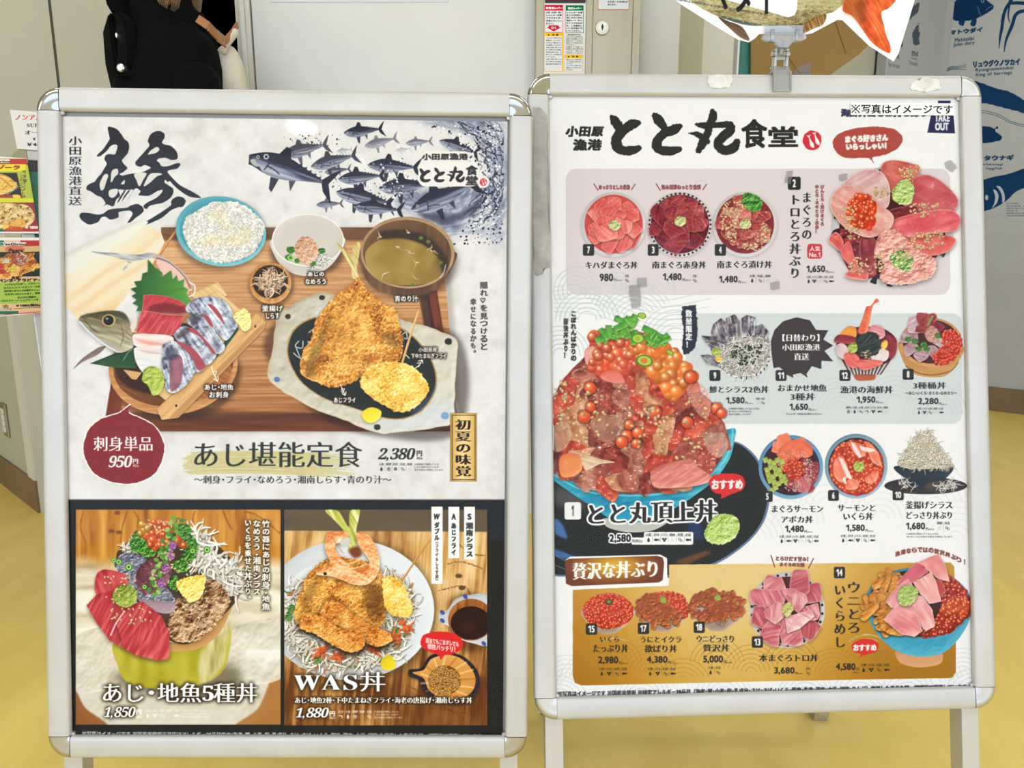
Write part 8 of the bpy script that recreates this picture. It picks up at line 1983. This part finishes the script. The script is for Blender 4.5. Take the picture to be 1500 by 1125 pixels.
def wall_mural(name, p, q, z0, z1, fn, res, label):
    d = (q - p).normalized(); n = Vector((d.y, -d.x, 0)); n = n if n.y < 0 else -n; o3 = n * .0015
    A, Bq = p + o3, q + o3; dst = [to_px(v) for v in (Vector((A.x, A.y, z1)), Vector((Bq.x, Bq.y, z1)), Vector((Bq.x, Bq.y, z0)), Vector((A.x, A.y, z0)))]
    L_ = (Bq - A).length; rgb = fn().final(int(res * L_), int(res * (z1 - z0)), homog([(0, 0), (1, 0), (1, 1), (0, 1)], dst))
    bm = B(); sheet(bm, [(0, 0, 0), d * L_, d * L_ + Vector((0, 0, z1 - z0)), (0, 0, z1 - z0)], .0012, n)
    o = obj(name, bm, [printed(name, rgb, .5), M['edge']], label=label, cat='wall graphic'); o.location = (A.x, A.y, z0)


dm = (fr - fc).normalized()
wall_mural('sea_life_mural', fc + dm * .03, fc + dm * .95, .95, 2.45, draw_mural, 700, 'navy sea creatures with Japanese names on the grey wall at the right edge')
dm2 = (fc - fl).normalized()
wall_mural('sea_life_mural', fl + dm2 * .01, fc - dm2 * .01, 1.6, 2.45, draw_mural2, 700, 'narrow strip of grey fish outlines left of the wall corner, behind the fish tail')

# ================================================================== green board and cardboard behind the right stand
gy = 1.95; g0 = at(1083, 80, gy); g1 = at(1180, 80, gy)
gb = empty('green_board', (g0.x, gy, 0), label='tall dark green board standing behind the right sign stand', cat='board')
bm = B(); box(bm, 0, g1.x - g0.x, 0, .03, .02, 1.62, .003); obj('panel', bm, M['green'], gb)
bm = B(); box(bm, -.006, 0, -.003, .033, .02, 1.625, .002); obj('edge_strip', bm, M['alur'], gb)
bm = B(); box(bm, -.03, g1.x - g0.x + .03, -.12, .15, 0, .02, .005); obj('base', bm, M['steel'], gb)
cp = [(1100, 30), (1100, 128), (1190, 130), (1222, 105.5), (1258, 80), (1277, 62), (1290, 30), (1270, -60), (1110, -60)]
cy_ = gy - .012; cw = [at(x, y, cy_) for x, y in cp]; mid = Vector((cw[1].x, cy_, cw[1].z))
crd = empty('cardboard', mid, label='torn sheet of brown cardboard taped on the green board, above the right sign stand', cat='cardboard')
bm = B(); rs = np.random.RandomState(3); a1 = [bm.verts.new(v - mid) for v in cw]; b1 = [bm.verts.new(v - mid + Vector((0, .006, 0))) for v in cw]
bm.faces.new(a1[::-1]); bm.faces.new(b1)
for i in range(len(cw)): bm.faces.new((a1[i], a1[(i + 1) % len(cw)], b1[(i + 1) % len(cw)], b1[i]))
obj('sheet', bm, M['card'], crd)
bm = B()
for (xa, ya), (xb_, yb) in (((1195, -60), (1240, 78)), ((1140, 60), (1180, 118))):
    p, q = at(xa, ya, cy_ - .001) - mid, at(xb_, yb, cy_ - .001) - mid; bar(bm, p, q, .003, .003, up=(0, 1, 0))
obj('crease', bm, mat('cardboard crease', (138, 108, 54), .8), crd)
tp = [(1162, 108), (1166, 100), (1187, 91), (1188, 112)]; bm = B(); q4 = [at(x, y, cy_ - .002) - mid for x, y in tp]; a1 = [bm.verts.new(v) for v in q4]; b1 = [bm.verts.new(v + Vector((0, .0006, 0))) for v in q4]
bm.faces.new(a1); bm.faces.new(b1[::-1])
for i in range(4): bm.faces.new((a1[i], b1[i], b1[(i + 1) % 4], a1[(i + 1) % 4]))
obj('tape', bm, M['tape'], crd)

# ================================================================== person in the doorway
def skin_mesh(name, nodes, edges, m, parent, sub=2, loc=None, **k):
    me = bpy.data.meshes.new(name); me.from_pydata([n[:3] for n in nodes], edges, []); o = bpy.data.objects.new(name, me); COL.objects.link(o)
    md = o.modifiers.new('skin', 'SKIN'); md.use_smooth_shade = True
    for i, n in enumerate(nodes):
        r = n[3] if isinstance(n[3], tuple) else (n[3], n[3]); me.skin_vertices[0].data[i].radius = r
    me.skin_vertices[0].data[0].use_root = True
    s = o.modifiers.new('sub', 'SUBSURF'); s.levels = sub; s.render_levels = sub
    dg = bpy.context.evaluated_depsgraph_get(); me2 = bpy.data.meshes.new_from_object(o.evaluated_get(dg)); bpy.data.objects.remove(o)
    me2.materials.clear(); me2.materials.append(m); me2.name = name
    o = bpy.data.objects.new(name, me2); COL.objects.link(o)
    if parent: o.parent = parent
    return tag(o, **k)


YP = YB - .26
px0 = at(240, 60, YP).x
PE = empty('person', (px0, YP, 0), label='person in a black buttoned coat with light brown hair, standing in the dark doorway', cat='person')
PE.rotation_euler = (0, 0, -.75); PM = (Matrix.Translation((px0, YP, 0)) @ Matrix.Rotation(-.75, 4, 'Z')).inverted()
# body, one continuous figure (legs, trunk, arms, neck, head)
nodes = [(0, 0, .90, (.12, .09)), (0, 0, 1.05, (.105, .075)), (0, .0, 1.22, (.105, .08)), (0, .01, 1.37, (.10, .07)), (0, .01, 1.45, (.07, .06)), (0, 0, 1.52, (.05, .05)), (0, -.015, 1.61, (.072, .085)), (0, -.015, 1.69, (.07, .08)),
         (-.14, .01, 1.39, .05), (-.17, .0, 1.14, .04), (-.16, -.09, .95, .034), (-.16, -.12, .89, .03), (.14, .01, 1.39, .05), (.17, .01, 1.14, .04), (.175, -.05, .92, .034), (.18, -.07, .86, .03),
         (-.09, 0, .82, .085), (-.095, -.01, .48, .058), (-.095, .02, .10, .04), (-.095, -.10, .035, .036), (.09, 0, .82, .085), (.095, -.01, .48, .058), (.095, .02, .10, .04), (.095, -.10, .035, .036)]
ed = [(0, 1), (1, 2), (2, 3), (3, 4), (4, 5), (5, 6), (6, 7), (3, 8), (8, 9), (9, 10), (10, 11), (3, 12), (12, 13), (13, 14), (14, 15), (0, 16), (16, 17), (17, 18), (18, 19), (0, 20), (20, 21), (21, 22), (22, 23)]
body = skin_mesh('body', nodes, ed, M['skin'], PE)
me = body.data; me.materials.append(M['trous']); me.materials.append(M['shoe'])
for p in me.polygons:
    z = p.center.z; p.material_index = 2 if z < .09 else (1 if z < 1.0 and abs(p.center.x) < .185 and not (p.center.y < -.06 and z > .84) else 0)
# fingers
for s, hx, hy, hz in ((-1, -.16, -.13, .87), (1, .18, -.08, .84)):
    fs = []
    for i, (dx, ln_) in enumerate(((-.024, .06), (-.008, .072), (.009, .068), (.024, .052))):
        fs.append(skin_mesh('finger', [(hx + dx, hy, hz + .01, .0095), (hx + dx * 1.05, hy - .006, hz - ln_ * .5, .0085), (hx + dx, hy + .006, hz - ln_, .007)], [(0, 1), (1, 2)], M['skin'], PE, 1))
    skin_mesh('thumb', [(hx - s * .022, hy, hz + .025, .0105), (hx - s * .04, hy - .008, hz - .002, .0095), (hx - s * .042, hy - .008, hz - .028, .008)], [(0, 1), (1, 2)], M['skin'], PE, 1)
# face
bm = B(); lathe(bm, [(.001, .0), (.009, .003), (.011, .012), (.006, .03), (.001, .036)], 10, Matrix.Translation((0, -.098, 1.618)) @ Matrix.Rotation(.25, 4, 'X')); obj('nose', bm, M['skin'], PE, smooth=True)
for s in (-1, 1):
    bm = B(); bmesh.ops.create_uvsphere(bm, u_segments=12, v_segments=8, radius=.0115, matrix=Matrix.Translation((s * .03, -.088, 1.655)))
    obj('eye', bm, M['black'], PE, smooth=True)
bm = B(); tube(bm, [(-.022, -.088, 1.592), (0, -.096, 1.590), (.022, -.088, 1.592)], [.003, .006, .003], 8); obj('mouth', bm, mat('lips', (176, 96, 88), .4), PE, smooth=True)
for s in (-1, 1):
    bm = B(); bmesh.ops.create_uvsphere(bm, u_segments=10, v_segments=8, radius=.024, matrix=Matrix.Translation((s * .076, .0, 1.642)) @ Matrix.Diagonal((.35, .7, 1.1, 1)))
    obj('ear', bm, M['skin'], PE, smooth=True)
# hair falling over the shoulders
nodes = [(0, .03, 1.70, (.088, .09)), (0, .05, 1.60, (.085, .075)), (0, .06, 1.53, (.075, .05)), (0, .06, 1.50, (.05, .03)), (-.07, .01, 1.60, (.03, .05)), (-.075, -.02, 1.50, (.026, .03)), (.07, .01, 1.60, (.03, .05)), (.07, -.03, 1.50, (.024, .03))]
skin_mesh('hair', nodes, [(0, 1), (1, 2), (2, 3), (1, 4), (4, 5), (1, 6), (6, 7)], M['hair'], PE)
bm = B(); rs = np.random.RandomState(5)
for k in range(12):
    x = .012 + .035 * (k / 11) - .01; z0 = 1.60; p = PM @ at(233 + k * 2.2 + (4 if k > 5 else 0), 17 - abs(k - 8) * 1.5, YP - .16)
    tube(bm, [(p.x * .6, -.06, 1.64), (p.x, p.y + .02, p.z + .06), (p.x, p.y, p.z)], [.006, .006, .0015], 6)
obj('hair_lock', bm, M['hair'], PE, smooth=True, label='loose light brown locks')
# coat: a shell around trunk and arms
bm = B(); loft(bm, [(.42, 0, 0, .215, .19), (.60, 0, 0, .20, .175), (.90, 0, 0, .178, .15), (1.10, 0, 0, .165, .14), (1.28, 0, 0, .172, .14), (1.37, 0, .005, .178, .13), (1.42, 0, .008, .165, .12), (1.455, 0, .005, .13, .112), (1.485, 0, 0, .10, .10), (1.54, 0, -.006, .088, .096), (1.60, 0, -.01, .094, .104), (1.605, 0, -.01, .085, .095)])
obj('coat', bm, M['coat'], PE, smooth=True, label='long black wool coat with a high collar')
for s in (-1, 1): skin_mesh('sleeve', [(s * .135, .01, 1.385, .075), (s * .175, .005, 1.14, .072), (s * .17, -.06 if s < 0 else -.03, .94, .062)], [(0, 1), (1, 2)], M['coat'], PE)
for s in (-1, 1):
    bm = B(); pr = [(s * .02, 1.50), (s * .075, 1.46), (s * .08, 1.38), (s * .03, 1.24), (s * .004, 1.22)]
    sweep(bm, None, [(x, -.128, z) for x, z in pr], [(x, -.10, z) for x, z in pr])
    bmesh.ops.bevel(bm, geom=list(bm.edges), offset=.005, segments=2, affect='EDGES'); obj('lapel', bm, M['coat'], PE, smooth=True)
skin_mesh('hood', [(-.10, .03, 1.49, .045), (0, .09, 1.47, .055), (.10, .03, 1.49, .045), (0, .11, 1.38, .05)], [(0, 1), (1, 2), (1, 3)], M['coat'], PE)
cq = at(166, 6, YP - .10)
skin_mesh('collar_tab', [(*(PM @ (cq + Vector(d))), r) for d, r in (((.03, .03, -.045), .018), ((.004, 0, .0), .028), ((.012, 0, .05), .034))], [(0, 1), (1, 2)], M['coat'], PE, 1)
for i, (x, y, r_) in enumerate(((171.5, 52, .007), (177, 99.5, .010))):
    q = at(x, y, YP - .15); bm = B(); lathe(bm, [(.0001, .004), (r_ * .7, .0042), (r_, .002), (r_, -.02)], 20, PM @ Matrix.Translation(q) @ RX @ Matrix.Diagonal((1 if i else .5, 1, 1, 1)), False); obj('button', bm, M['screw'], PE, smooth=True, label='bright metal button')
q = at(185, 104, YP - .14); bm = B(); box(bm, -.03, .04, 0, .04, -.014, .002, .004, PM @ Matrix.Translation(q)); obj('pocket_flap', bm, M['coat'], PE)

# cream bag with tan strap on the shoulder
bq = at(336, 95, YP + .0)
BG = empty('shoulder_bag', (bq.x, YP + .02, bq.z - .24), label='cream fleece bag with tan strap beside the person in the black coat', cat='bag')
def BL_(x, y, dy=0): return at(x, y, YP + .02 + dy) - BG.location
prs = [(BL_(330, 64), .012, .02), (BL_(334, 85), .030, .04), (BL_(336, 110), .038, .05), (BL_(337, 150), .045, .055), (BL_(338, 200), .04, .05)]
skin_mesh('pouch', [(*v, (a_, b_)) for v, a_, b_ in [(prs[i][0], prs[i][1], prs[i][2]) for i in range(5)]], [(0, 1), (1, 2), (2, 3), (3, 4)], M['cream'], BG)
skin_mesh('folded_rim', [(*BL_(327, 80, -.03), .008), (*BL_(330, 66, -.03), .011), (*BL_(338, 55, -.02), .012), (*BL_(347, 44, 0), .012)], [(0, 1), (1, 2), (2, 3)], M['cream'], BG, 1)
bm = B(); st_ = [BL_(289, 27, -.17), BL_(305, 38, -.16), BL_(318, 52, -.12), BL_(330, 62, -.05)]
for i in range(3): bar(bm, st_[i], st_[i + 1], .004, .020 + .004 * i, up=(0, 0, 1))
st_ = [BL_(330, 60, -.05), BL_(339, 50, -.02), BL_(348, 36, .03)]
for i in range(2): bar(bm, st_[i], st_[i + 1], .004, .016, up=(0, 0, 1))
obj('strap', bm, M['tan'], BG, label='tan leather strap')
